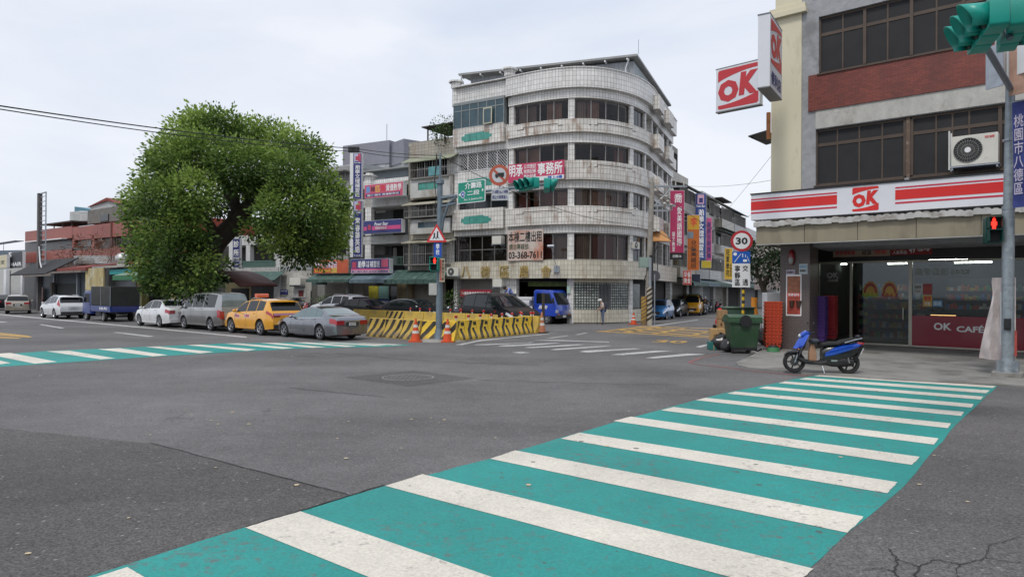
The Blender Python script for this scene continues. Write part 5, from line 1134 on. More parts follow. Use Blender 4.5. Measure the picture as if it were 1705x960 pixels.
for i,(lab,a,b,c,d,Y,m_)in enumerate(Bm):
 t,w_,h_=vsign(a,b,c,d,Y,lab,m_,th=.15)
 if i==0:
  tx(t,'愛美語國際',(.50,.84,.20,.76),w_,h_,vertical=True,bold=.01);tx(t,'語文教室',(.16,.36,.12,.40),w_,h_,vertical=True);strip(t,(.01,.99,.0,.10),w_,h_,BLACK);tx(t,'招生專線 2188',(.2,.8,.03,.07),w_,h_,y=-.018);tx(t,'喬',(.3,.85,.82,.95),w_,h_,bold=.01)
 if i==1:
  strip(t,(.01,.99,.74,.99),w_,h_,mat('banner_amber',(.6,.32,.03),.5));strip(t,(.0,.5,.58,.7),w_,h_,mat('grey_patch',(.2,.25,.3),.5));tx(t,'兒童美語班',(.3,.75,.04,.54),w_,h_,KTEXT,vertical=True,bold=.01);tx(t,'李',(.25,.8,.80,.95),w_,h_,RTEXT,y=-.018)
 if i==2:strip(t,(.2,.8,.84,.98),w_,h_,LPK);strip(t,(.35,.7,.86,.93),w_,h_,NAVY,-.018,'emblem');tx(t,'Power Bear',(.1,.9,.79,.83),w_,h_,shear=.3);tx(t,'瀚學文理補習班',(.3,.8,.03,.76),w_,h_,vertical=True,bold=.02)
 if i==3:tx(t,'美語安親課輔',(.2,.8,.05,.9),w_,h_,NAVY,vertical=True,bold=.02)
 if i==4:tx(t,'冠軍學苑',(.2,.62,.1,.95),w_,h_,KTEXT,vertical=True,bold=.02);tx(t,'音樂教室',(.68,.92,.1,.5),w_,h_,KTEXT,vertical=True)
 if i==5:tx(t,'早餐\n美食',(.1,.9,.1,.9),w_,h_,bold=.01)
t=thing('market_umbrella','orange cloth umbrella leaning over the side street shops','umbrella',tuple(A(1095,402,47)))
mb=MB();n=8;rings=[[(.95*r*math.cos(2*math.pi*k/n),.6*r*math.sin(2*math.pi*k/n),z)for k in range(n)]for r,z in((1,0),(.62,.5),(.05,1.0))]
mb.loft(rings,sm=False);mb.build('cloth',mat('orange_cloth',(.55,.27,.10),.8,var=.25),t);MB().cyl((0,0,-2.2),(0,0,.9),.03).build('pole',BLACK,t)
# ================================================================== VEHICLES
def interp(P,u):
 if u<=P[0][0]:return P[0][1]
 for(a,b),(c,d)in zip(P[:-1],P[1:]):
  if u<=c:t=(u-a)/(c-a+1e-9);return b+(d-b)*t
 return P[-1][1]
def smooth(P,u,r=.07):return sum(interp(P,u+r*k)for k in(-1,-.5,0,.5,1))/5
CGL=mat('car_glass',(.008,.011,.013),.05,var=0,spec=.45,coat=0);CGL2=mat('car_glass_pale',(.13,.17,.18),.05,var=.3,scale=1.5,spec=.9,coat=.8)
TAILR=mat('tail_lamp',(.33,.008,.015),.12,var=0,coat=1);HEADL=mat('head_lamp',(.55,.57,.6),.12,.2,var=0,coat=1);PLATE=mat('number_plate',(.62,.64,.62),.4,var=.1)
RIM=mat('alloy_rim',(.42,.43,.45),.3,.8,var=.1);CLAD=mat('grey_cladding',(.03,.03,.032),.6,var=.1);AMBER=mat('amber_lamp',(.5,.16,.02),.2,var=0)
def carpaint(name,col,metal=.3,rough=.28):return mat(name,col,rough,metal,var=.05,scale=1.0,coat=(.12 if max(col)<.03 else 1.0),spec=(.15 if max(col)<.03 else.5),tint=tuple(c*.8 for c in col),tscale=1.5)
def wheel(par,x,y,r,w_,side,rim_m=RIM,spokes=5):
 mb=MB();prof=[(r*.66,-w_/2),(r*.93,-w_/2),(r,-w_*.32),(r,w_*.32),(r*.93,w_/2),(r*.66,w_/2)];n=24
 mb.loft([[(p*math.cos(2*math.pi*k/n),q,p*math.sin(2*math.pi*k/n))for k in range(n)]for p,q in prof],cap=False)
 for q in(-w_*.3,w_*.2):mb.poly([(r*.67*math.cos(2*math.pi*k/n),q,r*.67*math.sin(2*math.pi*k/n))for k in range(n)])
 o=mb.build('wheel',RUBBER,par,loc=(x,y,r));o.parent=par
 m2=MB();s=side;m2.loft([[(p*math.cos(2*math.pi*k/n),q*s,p*math.sin(2*math.pi*k/n))for k in range(n)]for p,q in((r*.66,w_*.5),(r*.62,w_*.51),(r*.58,w_*.38))],cap=False)
 for k in range(spokes):
  a=2*math.pi*k/spokes+.3;T=Matrix.Rotation(a,4,'Y');m2.prism([(r*.08,-r*.09),(r*.62,-r*.06),(r*.62,r*.06),(r*.08,r*.09)],'y',w_*.36*s,w_*.46*s,0,T)
 m2.cyl((0,w_*.36*s,0),(0,w_*.48*s,0),r*.15,n=12);m2.build('rim',rim_m,o)
 return o
def car(name,label,S_,paint_m,group=None,glass=None,rear_glass=None):
 """S_: L W H wb fo (front axle from the nose) r top[] belt[] wind=(u0,u1) rearw=(u0,u1) side=[(u0,u1)..] bot"""
 L,W,wb,fo,r=S_['L'],S_['W'],S_['wb'],S_['fo'],S_['r'];t=thing(name,label,S_.get('cat','car'),group=group)
 top,belt,bot=S_['top'],S_['belt'],S_.get('bot',.2);R=r+.055;tk=S_.get('tumble',.40);glass=glass or CGL;rear_glass=rear_glass or glass
 ax=(fo,fo+wb)
 def section(u):
  zt=smooth(top,u);zb=min(smooth(belt,u),zt-.03);e0=max(0,1-u/.75);e1=max(0,1-(L-u)/.6)
  w_=W/2*(1-.20*e0**2.2-.11*e1**2.2);zl=bot+.05*e0+.06*e1;a=0
  for c in ax:
   d=abs(u-c)
   if d<R:a=max(a,r+math.sqrt(R*R-d*d))
  gh=zt-zb;z0=max(zl,a);wt=w_*.955-tk*gh
  P=[(w_*.80,z0),(w_*.965,z0+.015),(w_*1.0,max(z0+.03,min(.50,zb-.2))),(w_*.99,max(z0+.05,zb-.10)),(w_*.955,zb)]
  P+=[(w_*.955-tk*gh*.5,zb+gh*.48),(wt,zb+gh*.92),(wt*.72,zb+gh*.985),(0,zt)]
  return P
 def surf(u,q,s=1):
  P=section(u);i=min(int(q),7);f=q-i;y=P[i][0]+(P[i+1][0]-P[i][0])*f;z=P[i][1]+(P[i+1][1]-P[i][1])*f
  return Vector((L/2-u,s*y,z))
 mb=MB();nU=int(L/.055);us=sorted(set([round(L*k/nU,4)for k in range(nU+1)]+[round(c+R*s,4)for c in ax for s in(-.999,.999)]));rings=[]
 for u in us:
  P=section(u);x=L/2-u;rings.append([(x,y,z)for y,z in P]+[(x,-y,z)for y,z in P[-2::-1]])
 b=len(mb.V);n=len(rings[0])
 for rg in rings:mb.V+=rg
 two=S_.get('clad')
 for i in range(len(us)-1):
  for j in range(n-1):
   jj=min(j,n-2-j);mi=1 if(two and jj==0)else(2 if(S_.get('two_tone')and jj<=2)else 0)
   mb.face([b+i*n+j,b+(i+1)*n+j,b+(i+1)*n+j+1,b+i*n+j+1],mi,True)
 mb.face([b+j for j in range(n)],0,False);mb.face([b+(len(us)-1)*n+j for j in range(n)][::-1],0,False)
 mb.build('body',[paint_m,CLAD,S_.get('two_m',paint_m)],t)
 m2=MB();m2.box(-L/2+.25,L/2-.25,-W/2+.26,W/2-.26,bot-.02,.75);m2.build('underbody',BLACK,t)
 def patch(nm,m_,u0,u1,q0,q1,off=.006,sides=(1,-1),nu=10,nq=3,par=None,full=False,uf=None):
  o=None
  for s in sides:
   g=MB();G_=[]
   for i in range(nu+1):
    for k in range(nq+1):
     u=u0+(u1-u0)*i/nu;q=q0+(q1-q0)*k/nq;p=surf(u,q,s);e=.02
     du=surf(min(L,u+e),q,s)-surf(max(0,u-e),q,s);dq=surf(u,min(7.99,q+.1),s)-surf(u,max(0,q-.1),s);nn=du.cross(dq)
     if nn.length>1e-9:nn.normalize()
     if nn.dot(Vector((0,p.y,.25*1.0)))<0:nn=-nn
     G_.append(p+nn*off)
   g.V=[tuple(v)for v in G_]
   for i in range(nu):
    for k in range(nq):
     a=i*(nq+1)+k;f=[a,a+nq+1,a+nq+2,a+1];g.face(f if s<0 else f[::-1],0,True)
   o=g.build(nm,m_,par or t)
  return o
 def cross(nm,m_,u0,u1,off=.006,q0=6.25,nu=8,trim=0.0):
  g=MB();cols=[(q0+(8-q0)*k/4,1)for k in range(4)]+[(7.999,1)]+[(q0+(8-q0)*k/4,-1)for k in range(3,-1,-1)];G_=[]
  for i in range(nu+1):
   u=u0+(u1-u0)*i/nu;sl=(smooth(top,u+.03)-smooth(top,u-.03))/.06;nn=Vector((sl,0,1)).normalized()
   for q,s in cols:G_.append(surf(u,q,s)+nn*off)
  g.V=[tuple(v)for v in G_];c=len(cols)
  for i in range(nu):
   for k in range(c-1):a=i*c+k;g.face([a,a+1,a+c+1,a+c],0,True)
  return g.build(nm,m_,t)
 for k,(a,b_)in enumerate(S_['side']):patch('side_window',glass,a,b_,4.14,5.86)
 cross('windscreen',glass,*S_['wind']);cross('rear_window',rear_glass,*S_['rearw'],q0=S_.get('rq',6.25))
 for a in S_.get('seam',()):patch('door_seam',BLACK,a,a+.014,.6,4.0,off=.003,nu=1,nq=6)
 for a in S_.get('handle',()):
  for s in(1,-1):p=surf(a,3.4,s);MB().rbox(p.x-.09,p.x+.09,p.y-.03,p.y+.03,p.z-.014,p.z+.014,.01,axis='x').build('door_handle',S_.get('handle_m',paint_m),t)
 a,b_,c,d=S_.get('tail',(L-.42,L-.01,2.6,3.9));patch('tail_light',S_.get('tail_m',TAILR),a,b_,c,d,off=.012)
 if S_.get('tail_w'):
  for s in(1,-1):
   y0,y1,z0,z1=S_['tail_w'];MB().box(-L/2-.012,-L/2+.02,s*y0,s*y1,z0,z1).build('tail_light',TAILR,t)
 a,b_,c,d=S_.get('head',(.03,.5,2.7,3.95));patch('headlight',HEADL,a,b_,c,d,off=.012)
 MB().box(L/2-.01,L/2+.012,-W*.27,W*.27,bot+.22,bot+.42).build('grille',CLAD,t);MB().box(L/2+.013,L/2+.02,-.19,.19,bot+.16,bot+.28).build('number_plate',PLATE,t)
 zp=S_.get('plate',.62);pl=MB().box(-L/2-.028,-L/2-.014,-.18,.18,zp,zp+.13).build('number_plate',PLATE,t)
 text(S_.get('num','AKD-2571'),(-.15,.15,zp+.03,zp+.1),KTEXT,pl,M=Matrix.Translation((-L/2-.03,0,0))@Matrix.Rotation(rad(-90),4,'Z'))
 MB().rbox(-L/2-.03,-L/2+.1,-W*.42,W*.42,bot+.08,bot+.26,.04,axis='x').build('bumper',CLAD if S_.get('clad')else paint_m,t)
 MB().box(-L/2-.014,-L/2+.01,-.32,.32,zp-.02,zp+.17).build('plate_recess',CLAD if not S_.get('clad')else paint_m,t)
 for s in(1,-1):
  u=S_['mir'];p=surf(u,4.2,s);g=MB();g.sphere((p.x,p.y+s*.12,p.z+.06),(.07,.10,.075),0,10,7);g.cyl((p.x,p.y-s*.02,p.z+.02),(p.x,p.y+s*.06,p.z+.04),.02);g.build('wing_mirror',S_.get('mir_m',paint_m),t)
 for c in ax:
  for s in(1,-1):wheel(t,L/2-c,s*(W/2-.125),r,.21,s,S_.get('rim',RIM),S_.get('spokes',5))
 if S_.get('spoiler'):
  u=S_['rearw'][0];z=smooth(top,u);MB().rbox(L/2-u-.22,L/2-u+.1,-W*.34,W*.34,z-.005,z+.03,.01,axis='x').build('spoiler',paint_m,t)
 if S_.get('rails'):
  for s in(1,-1):MB().tube([(L/2-S_['rails'][0],s*W*.33,smooth(top,S_['rails'][0])-.01),(L/2-S_['rails'][0]-.2,s*W*.33,smooth(top,S_['rails'][0]+.2)+.04),(L/2-S_['rails'][1],s*W*.33,smooth(top,S_['rails'][1])+.03)],.018).build('roof_rail',RIM,t)
 if S_.get('extra'):S_['extra'](t,surf,patch)
 return t
UD=Vector((.763,-.646,0))
def place(t,rpx,rpy,wb,W,head,scale=1.0,side=1,fo=None,L=None):
 """stand a vehicle so that its near rear wheel touches the ground at the photographed point"""
 a=math.atan2(head.y,head.x);p=G(rpx,rpy);R=Matrix.Rotation(a,4,'Z');rx=L/2-(fo+wb)
 off=R@Vector((rx*scale,side*(W/2-.03)*scale,0));t.location=(p.x-off.x,p.y-off.y,0);t.rotation_euler=(0,0,a);t.scale=(scale,)*3
SED=dict(L=4.85,W=1.84,wb=2.85,fo=.85,r=.33,top=[(0,.60),(.06,.70),(.35,.80),(1.35,.97),(2.15,1.38),(2.6,1.455),(3.15,1.455),(3.55,1.40),(4.3,1.09),(4.72,1.04),(4.83,.95),(4.85,.72)],belt=[(0,.58),(.5,.76),(1.5,.90),(3.0,.95),(4.2,1.0),(4.85,.92)],wind=(1.46,2.12),rearw=(3.58,4.20),side=[(1.62,2.48),(2.55,3.35),(3.39,3.82)],seam=(1.45,2.51,3.42),handle=(2.30,3.28),mir=1.62,plate=.66,tail=(4.45,4.845,2.7,3.95),tail_w=(.42,.80,.70,.88),spokes=5)
def merc_extra(t,surf,patch):
 L=4.85;MB().box(-L/2-.03,-L/2-.013,-.36,.36,.82,.85).build('chrome_strip',CHROME,t);patch('sill_trim',CHROME,.95,4.0,4.0,4.1,off=.006)
SEDC=dict(SED,extra=merc_extra)
COR=dict(SED,L=4.55,W=1.76,wb=2.6,fo=.9,r=.31,top=[(0,.60),(.06,.70),(.35,.82),(1.15,.98),(1.95,1.40),(2.4,1.475),(2.95,1.475),(3.3,1.42),(4.0,1.12),(4.42,1.08),(4.53,.98),(4.55,.72)],belt=[(0,.58),(.5,.76),(1.3,.92),(2.8,.97),(4.0,1.02),(4.55,.92)],wind=(1.26,1.92),rearw=(3.34,3.95),side=[(1.42,2.28),(2.35,3.1),(3.14,3.5)],seam=(1.3,2.31,3.2),handle=(2.1,3.02),mir=1.42,tail=(4.2,4.545,2.8,3.95),tail_w=(.50,.78,.74,.92))
SUV=dict(L=4.57,W=1.84,wb=2.66,fo=.92,r=.35,top=[(0,.66),(.06,.78),(.4,.93),(1.15,1.08),(1.95,1.55),(2.5,1.665),(3.3,1.67),(4.0,1.60),(4.1,1.55),(4.44,1.12),(4.52,1.0),(4.57,.75)],belt=[(0,.64),(.6,.9),(1.3,1.0),(3.2,1.07),(4.1,1.14),(4.5,1.0)],bot=.26,wind=(1.28,1.92),rearw=(4.10,4.42),rq=6.1,side=[(1.45,2.3),(2.38,3.18),(3.24,3.85)],seam=(1.35,2.34,3.3),handle=(2.12,3.1),mir=1.45,clad=True,spoiler=True,plate=.72,tail=(4.12,4.55,3.0,4.1),tail_w=(.45,.80,.86,1.02),rails=(2.3,3.7),tumble=.36)
CRV=dict(SUV,tail=(4.16,4.5,3.1,5.7),tail_w=None)
VAN=dict(L=4.75,W=1.72,wb=2.85,fo=.95,r=.32,top=[(0,.62),(.06,.78),(.3,.98),(.62,1.12),(1.45,1.80),(1.9,1.90),(3.4,1.93),(4.45,1.87),(4.58,1.78),(4.72,1.15),(4.75,.8)],belt=[(0,.6),(.6,.98),(1.3,1.08),(4.4,1.12),(4.75,1.05)],bot=.24,cat='van',wind=(.74,1.42),rearw=(4.52,4.70),rq=6.0,side=[(.95,1.75),(1.85,2.95),(3.02,4.2)],seam=(.95,1.8,3.0),handle=(1.65,2.02),mir=.95,plate=.75,tail=(4.5,4.745,2.4,3.6),tail_w=(.60,.82,.62,.98),tumble=.26,two_tone=True)
MPV=dict(VAN,L=4.85,W=1.85,wb=2.9,fo=.95,top=[(0,.62),(.06,.78),(.4,.93),(1.0,1.08),(2.05,1.66),(2.5,1.77),(3.6,1.79),(4.45,1.72),(4.6,1.62),(4.8,1.1),(4.85,.8)],belt=[(0,.6),(.6,.88),(1.4,1.0),(4.4,1.1),(4.85,1.0)],wind=(1.12,2.0),rearw=(4.5,4.76),side=[(1.35,2.35),(2.42,3.4),(3.46,4.35)],seam=(1.5,2.4,3.42),mir=1.5,two_tone=False,head=(.05,.7,2.9,3.95))
HAT=dict(COR,L=3.75,wb=2.45,fo=.75,r=.29,W=1.68,top=[(0,.58),(.05,.72),(.3,.86),(.85,1.02),(1.6,1.45),(2.1,1.52),(2.8,1.50),(3.3,1.42),(3.6,1.05),(3.75,.75)],belt=[(0,.56),(.5,.82),(1.0,.94),(3.0,1.0),(3.75,.95)],wind=(.93,1.56),rearw=(3.34,3.55),side=[(1.1,1.85),(1.92,2.6),(2.66,3.1)],seam=(1.0,1.9,2.7),mir=1.1,head=(.05,.55,2.7,3.95),handle=(1.7,2.5),tail=(3.3,3.74,3,4))
CNT='cars parked along the left kerb'
HL=-UD
c=car('parked_car','silver grey sedan nearest the striped barriers, last of the parked row',SEDC,carpaint('paint_silver_grey',(.23,.24,.265),.75,.22),CNT,glass=mat('car_glass_green',(.07,.12,.125),.05,var=.2,scale=1.2,spec=.9,coat=.8));place(c,531.7,566,2.85,1.84,HL,.905,1,.85,4.85)
def taxi_extra(t,surf,patch):
 o=MB().rbox(.0,.22,-.3,.3,1.72,1.90,.05,axis='y').build('roof_sign',mat('taxi_orange',(.60,.16,.10),.4,var=.1),t)
 for a,s_,r_ in((1.55,'計程車',RTEXT),(2.45,'大都會',RTEXT)):
  for s in(1,-1):
   p=surf(a,2.9,s);o=MB().box(p.x-.24,p.x+.24,p.y-.002,p.y+.004,p.z-.1,p.z+.06).build('door_sticker',mat('sticker_lilac',(.6,.55,.62),.5),t)
   text(s_,(-.22,.22,-.08,.04),r_,o,y=0,M=Matrix.Translation((p.x,p.y+s*.008,p.z))@Matrix.Rotation(math.pi if s>0 else 0,4,'Z'))
 MB().box(-4.57/2-.03,-4.57/2-.01,-.78,.78,.93,1.03).build('rear_strip',mat('strip_pink',(.5,.25,.35),.4),t)
c=car('taxi','yellow taxi with an orange roof lamp parked behind the grey sedan',dict(SUV,extra=taxi_extra,num='TDA-892'),carpaint('paint_taxi',(.72,.33,.005),.0,.35),CNT);place(c,432.3,558.3,2.66,1.84,HL,.95,1,.92,4.57)
c=car('parked_van','silver and grey high roofed van between white sedan and yellow taxi',dict(VAN,two_m=carpaint('paint_van_grey',(.19,.185,.18),.6)),carpaint('paint_van',(.36,.36,.36),.6),CNT,rear_glass=CGL2);place(c,349.6,551,2.85,1.72,HL,.97,1,.95,4.75)
c=car('parked_car','white sedan parked between the blue truck and the silver van',COR,carpaint('paint_white',(.66,.67,.68),.0),CNT);place(c,265,544.8,2.6,1.76,HL,.98,1,.9,4.55)
c=car('parked_car','white compact suv with tall red tail lamps behind the dark boxed truck',dict(CRV),carpaint('paint_white2',(.62,.63,.64),.0),CNT);place(c,90,530.7,2.66,1.84,HL,.92,1,.92,4.57)
c=car('parked_car','champagne estate car at the far left end of the parked row',dict(SUV,clad=False,spoiler=False),carpaint('paint_champagne',(.33,.29,.24),.6),CNT);place(c,9,522.3,2.66,1.84,Vector((-.56,.83,0)),.88,1,.92,4.57)
c=car('parked_car','dark car cut by the left edge of the photograph',COR,carpaint('paint_black',(.015,.016,.02),.3),CNT);place(c,-8,516,2.6,1.76,Vector((-.66,.75,0)),.95,1,.9,4.55)
G2='cars parked in front of the shops behind the barriers'
def put(t,px,py,head,scale=1.0):p=G(px,py);t.location=(p.x,p.y,0);t.rotation_euler=(0,0,math.atan2(head.y,head.x));t.scale=(scale,)*3
VD=RF.M.to_3x3()@Vector((1,0,0))
c=car('parked_car','white suv with side air vents in front of the brown shutter',dict(SUV,clad=False),carpaint('paint_white3',(.62,.64,.67),.1),G2);put(c,566,531.5,-VD,1.0)
c=car('parked_car','black sedan facing right in front of the white suv',COR,carpaint('paint_black2',(.016,.015,.016),.2),G2);put(c,612,535,VD,1.0)
c=car('parked_car','black sedan with a silver roof line behind the traffic pole',dict(SED,mir_m=CHROME,extra=lambda t,s,p:p('roof_trim',CHROME,1.7,3.9,5.95,6.1,off=.008)),carpaint('paint_black3',(.02,.021,.025),.2),G2);put(c,694,537,VD,1.03)
c=car('parked_minivan','large black minivan facing right beside the blue flatbed truck',dict(MPV),carpaint('paint_black4',(.012,.012,.014),.2),G2);put(c,832,547.5,Vector((.60,-.80,0)),1.06)
c=car('parked_car','grey car half hidden behind the yellow taxi roof',COR,carpaint('paint_grey',(.2,.2,.21),.4),G2);put(c,474,524,-VD,.95)
G3='vehicles standing in the side street'
c=car('parked_car','bright blue hatchback facing out of the side street',HAT,carpaint('paint_blue',(.025,.16,.42),.4),G3);put(c,1098,531,Vector((-.42,-.9,0)),.95)
c=car('parked_car','black hatchback behind the blue one in the side street',HAT,carpaint('paint_black5',(.02,.02,.022),.2),G3);put(c,1123,526.5,Vector((-.47,-.88,0)),.95)
KEI=dict(VAN,L=3.6,W=1.55,wb=2.3,fo=.55,r=.28,top=[(0,.7),(.05,.95),(.2,1.12),(.75,1.80),(1.0,1.88),(3.3,1.88),(3.5,1.75),(3.6,.9)],belt=[(0,.7),(.2,1.05),(3.6,1.1)],wind=(.24,.72),rearw=(3.42,3.55),side=[(.5,1.2),(1.3,2.1),(2.2,3.1)],seam=(.45,1.25,2.2),handle=(1.1,),mir=.4,two_tone=False,head=(.02,.25,2.7,3.9),tail=(3.3,3.59,3,4))
c=car('delivery_van','yellow delivery van with a green top facing down the side street',dict(KEI),carpaint('paint_yellow_van',(.62,.30,.01),.0),G3);put(c,1155,524.5,Vector((-.35,-.93,0)),.95);MB().rbox(-1.6,1.2,-.6,.6,1.86,1.93,.03,axis='x').build('roof_panel',AWNB,c)
# ---- small trucks
def small_truck(name,label,pm,bed,group=None):
 t=thing(name,label,'truck',group=group);W=1.66
 cab=[(.95,.42),(2.35,.42),(2.38,.55),(2.36,1.02),(2.05,1.72),(1.95,1.84),(1.05,1.86),(.95,1.78)]
 mb=MB();n=len(cab);c2=[((x-1.6)*.965+1.6,(z-1.1)*.97+1.1)for x,z in cab]
 mb.loft([[(x,y,z)for x,z in(c2 if abs(y)>W/2-.02 else cab)]for y in(-W/2,-W/2+.06,W/2-.06,W/2)],sm=False);mb.build('cab',pm,t,bevel=.02)
 for s in(1,-1):
  y=s*(W/2+.004);g=MB();P=[(1.12,1.12),(2.12,1.12),(1.94,1.66),(1.14,1.68)];g.prism(P if s<0 else P,'y',y-.004,y+.004);g.build('side_window',CGL,t)
  MB().box(1.02,1.034,y-.003,y+.003,.5,1.7).build('door_seam',BLACK,t);MB().box(1.08,1.2,y-.01,y+.02,1.0,1.03).build('door_handle',BLACK,t)
  m=MB();m.cyl((2.15,s*W/2,1.2),(2.25,s*(W/2+.18),1.25),.012);m.rbox(2.2,2.25,s*(W/2+.12)-.07,s*(W/2+.12)+.07,1.15,1.42,.02,axis='x');m.build('wing_mirror',BLACK,t)
  MB().box(2.33,2.385,s*.72-.14,s*.72+.1,.62,.78).build('headlight',HEADL,t);MB().box(2.35,2.39,s*.6-.1,s*.6+.1,.5,.56).build('indicator',AMBER,t)
 g=MB();g.poly([(2.375,-.68,1.06),(2.375,.68,1.06),(2.07,.66,1.70),(2.07,-.66,1.70)]);g.build('windscreen',CGL,t)
 MB().box(2.30,2.42,-.82,.82,.32,.50).build('bumper',CLAD,t);MB().box(2.421,2.43,-.18,.18,.36,.48).build('number_plate',PLATE,t)
 ch=MB();ch.box(-2.2,2.0,-.42,-.34,.48,.58);ch.box(-2.2,2.0,.34,.42,.48,.58)
 for x in(-2.1,-.6,.6):ch.box(x,x+.06,-.34,.34,.49,.57)
 ch.box(-.5,.3,-.75,-.45,.4,.68);ch.box(-.5,.3,.45,.75,.35,.6);ch.build('chassis',BLACK,t)
 for x in(1.75,-1.1):
  for s in(1,-1):wheel(t,x,s*(W/2-.1),.29,.18,s,mat('steel_rim',(.3,.3,.31),.5,.4),6)
 MB().cyl((1.75,-.7,.29),(1.75,.7,.29),.05).build('axle',BLACK,t);MB().cyl((-1.1,-.7,.29),(-1.1,.7,.29),.05).build('axle',BLACK,t)
 f=MB();f.box(-2.25,.88,-.83,.83,.60,.68);f.box(-2.25,.88,-.85,-.81,.681,.95);f.box(-2.25,.88,.81,.85,.681,.95);f.box(-2.25,-2.21,-.81,.81,.681,.95);f.build('bed',bed,t)
 return t
TRB=carpaint('paint_truck_blue',(.012,.04,.22),.0)
t=small_truck('box_truck','blue small truck with a black canvas box parked at the left',TRB,TRB,CNT)
CANV=mat('black_canvas',(.03,.032,.03),.75,var=.3,bump=.3,bscale=5)
MB().rbox(-2.24,.86,-.82,.82,.951,2.12,.04,axis='x').build('canvas_box',CANV,t,bevel=.02)
fr_t=MB()
for x in(-2.25,-.75,.85):
 fr_t.box(x-.015,x+.015,.82,.84,.95,2.12);fr_t.box(x-.015,x+.015,-.84,-.82,.95,2.12)
fr_t.build('canvas_frame',GALV,t)
for s in(1,-1):text('242-9U',(-.62,.62,-.08,.08),WTEXT,t,y=0,bold=.03,M=Matrix.Translation((-1.2,s*.856,.8))@Matrix.Rotation(math.pi if s>0 else 0,4,'Z'))
a=math.atan2(HL.y,HL.x);p=G(172,535.3);off=Matrix.Rotation(a,4,'Z')@Vector((-1.1,.8,0));t.location=(p.x-off.x,p.y-off.y,0);t.rotation_euler=(0,0,a)
t=small_truck('flatbed_truck','bright blue truck with a white load parked before the open bay',carpaint('paint_truck_bright',(.012,.06,.46),.0),WHITE,G2)
mb=MB();mb.rbox(-2.1,.6,-.7,.7,.96,1.25,.05,axis='x');mb.rbox(-.4,.7,-.6,.6,1.251,1.45,.05,axis='x');mb.build('load',mat('white_sheeting',(.55,.56,.58),.6,var=.1),t)
for s in(1,-1):text('農會',(-.3,.3,-.1,.1),WTEXT,t,y=0,shear=.2,M=Matrix.Translation((1.55,s*(.836),.92))@Matrix.Rotation(math.pi if s>0 else 0,4,'Z'))
a=math.atan2(VD.y,VD.x);p=G(910,539.5);off=Matrix.Rotation(a,4,'Z')@Vector((1.75,-.8,0))*1.12;t.location=(p.x-off.x,p.y-off.y,0);t.rotation_euler=(0,0,a);t.scale=(1.12,)*3
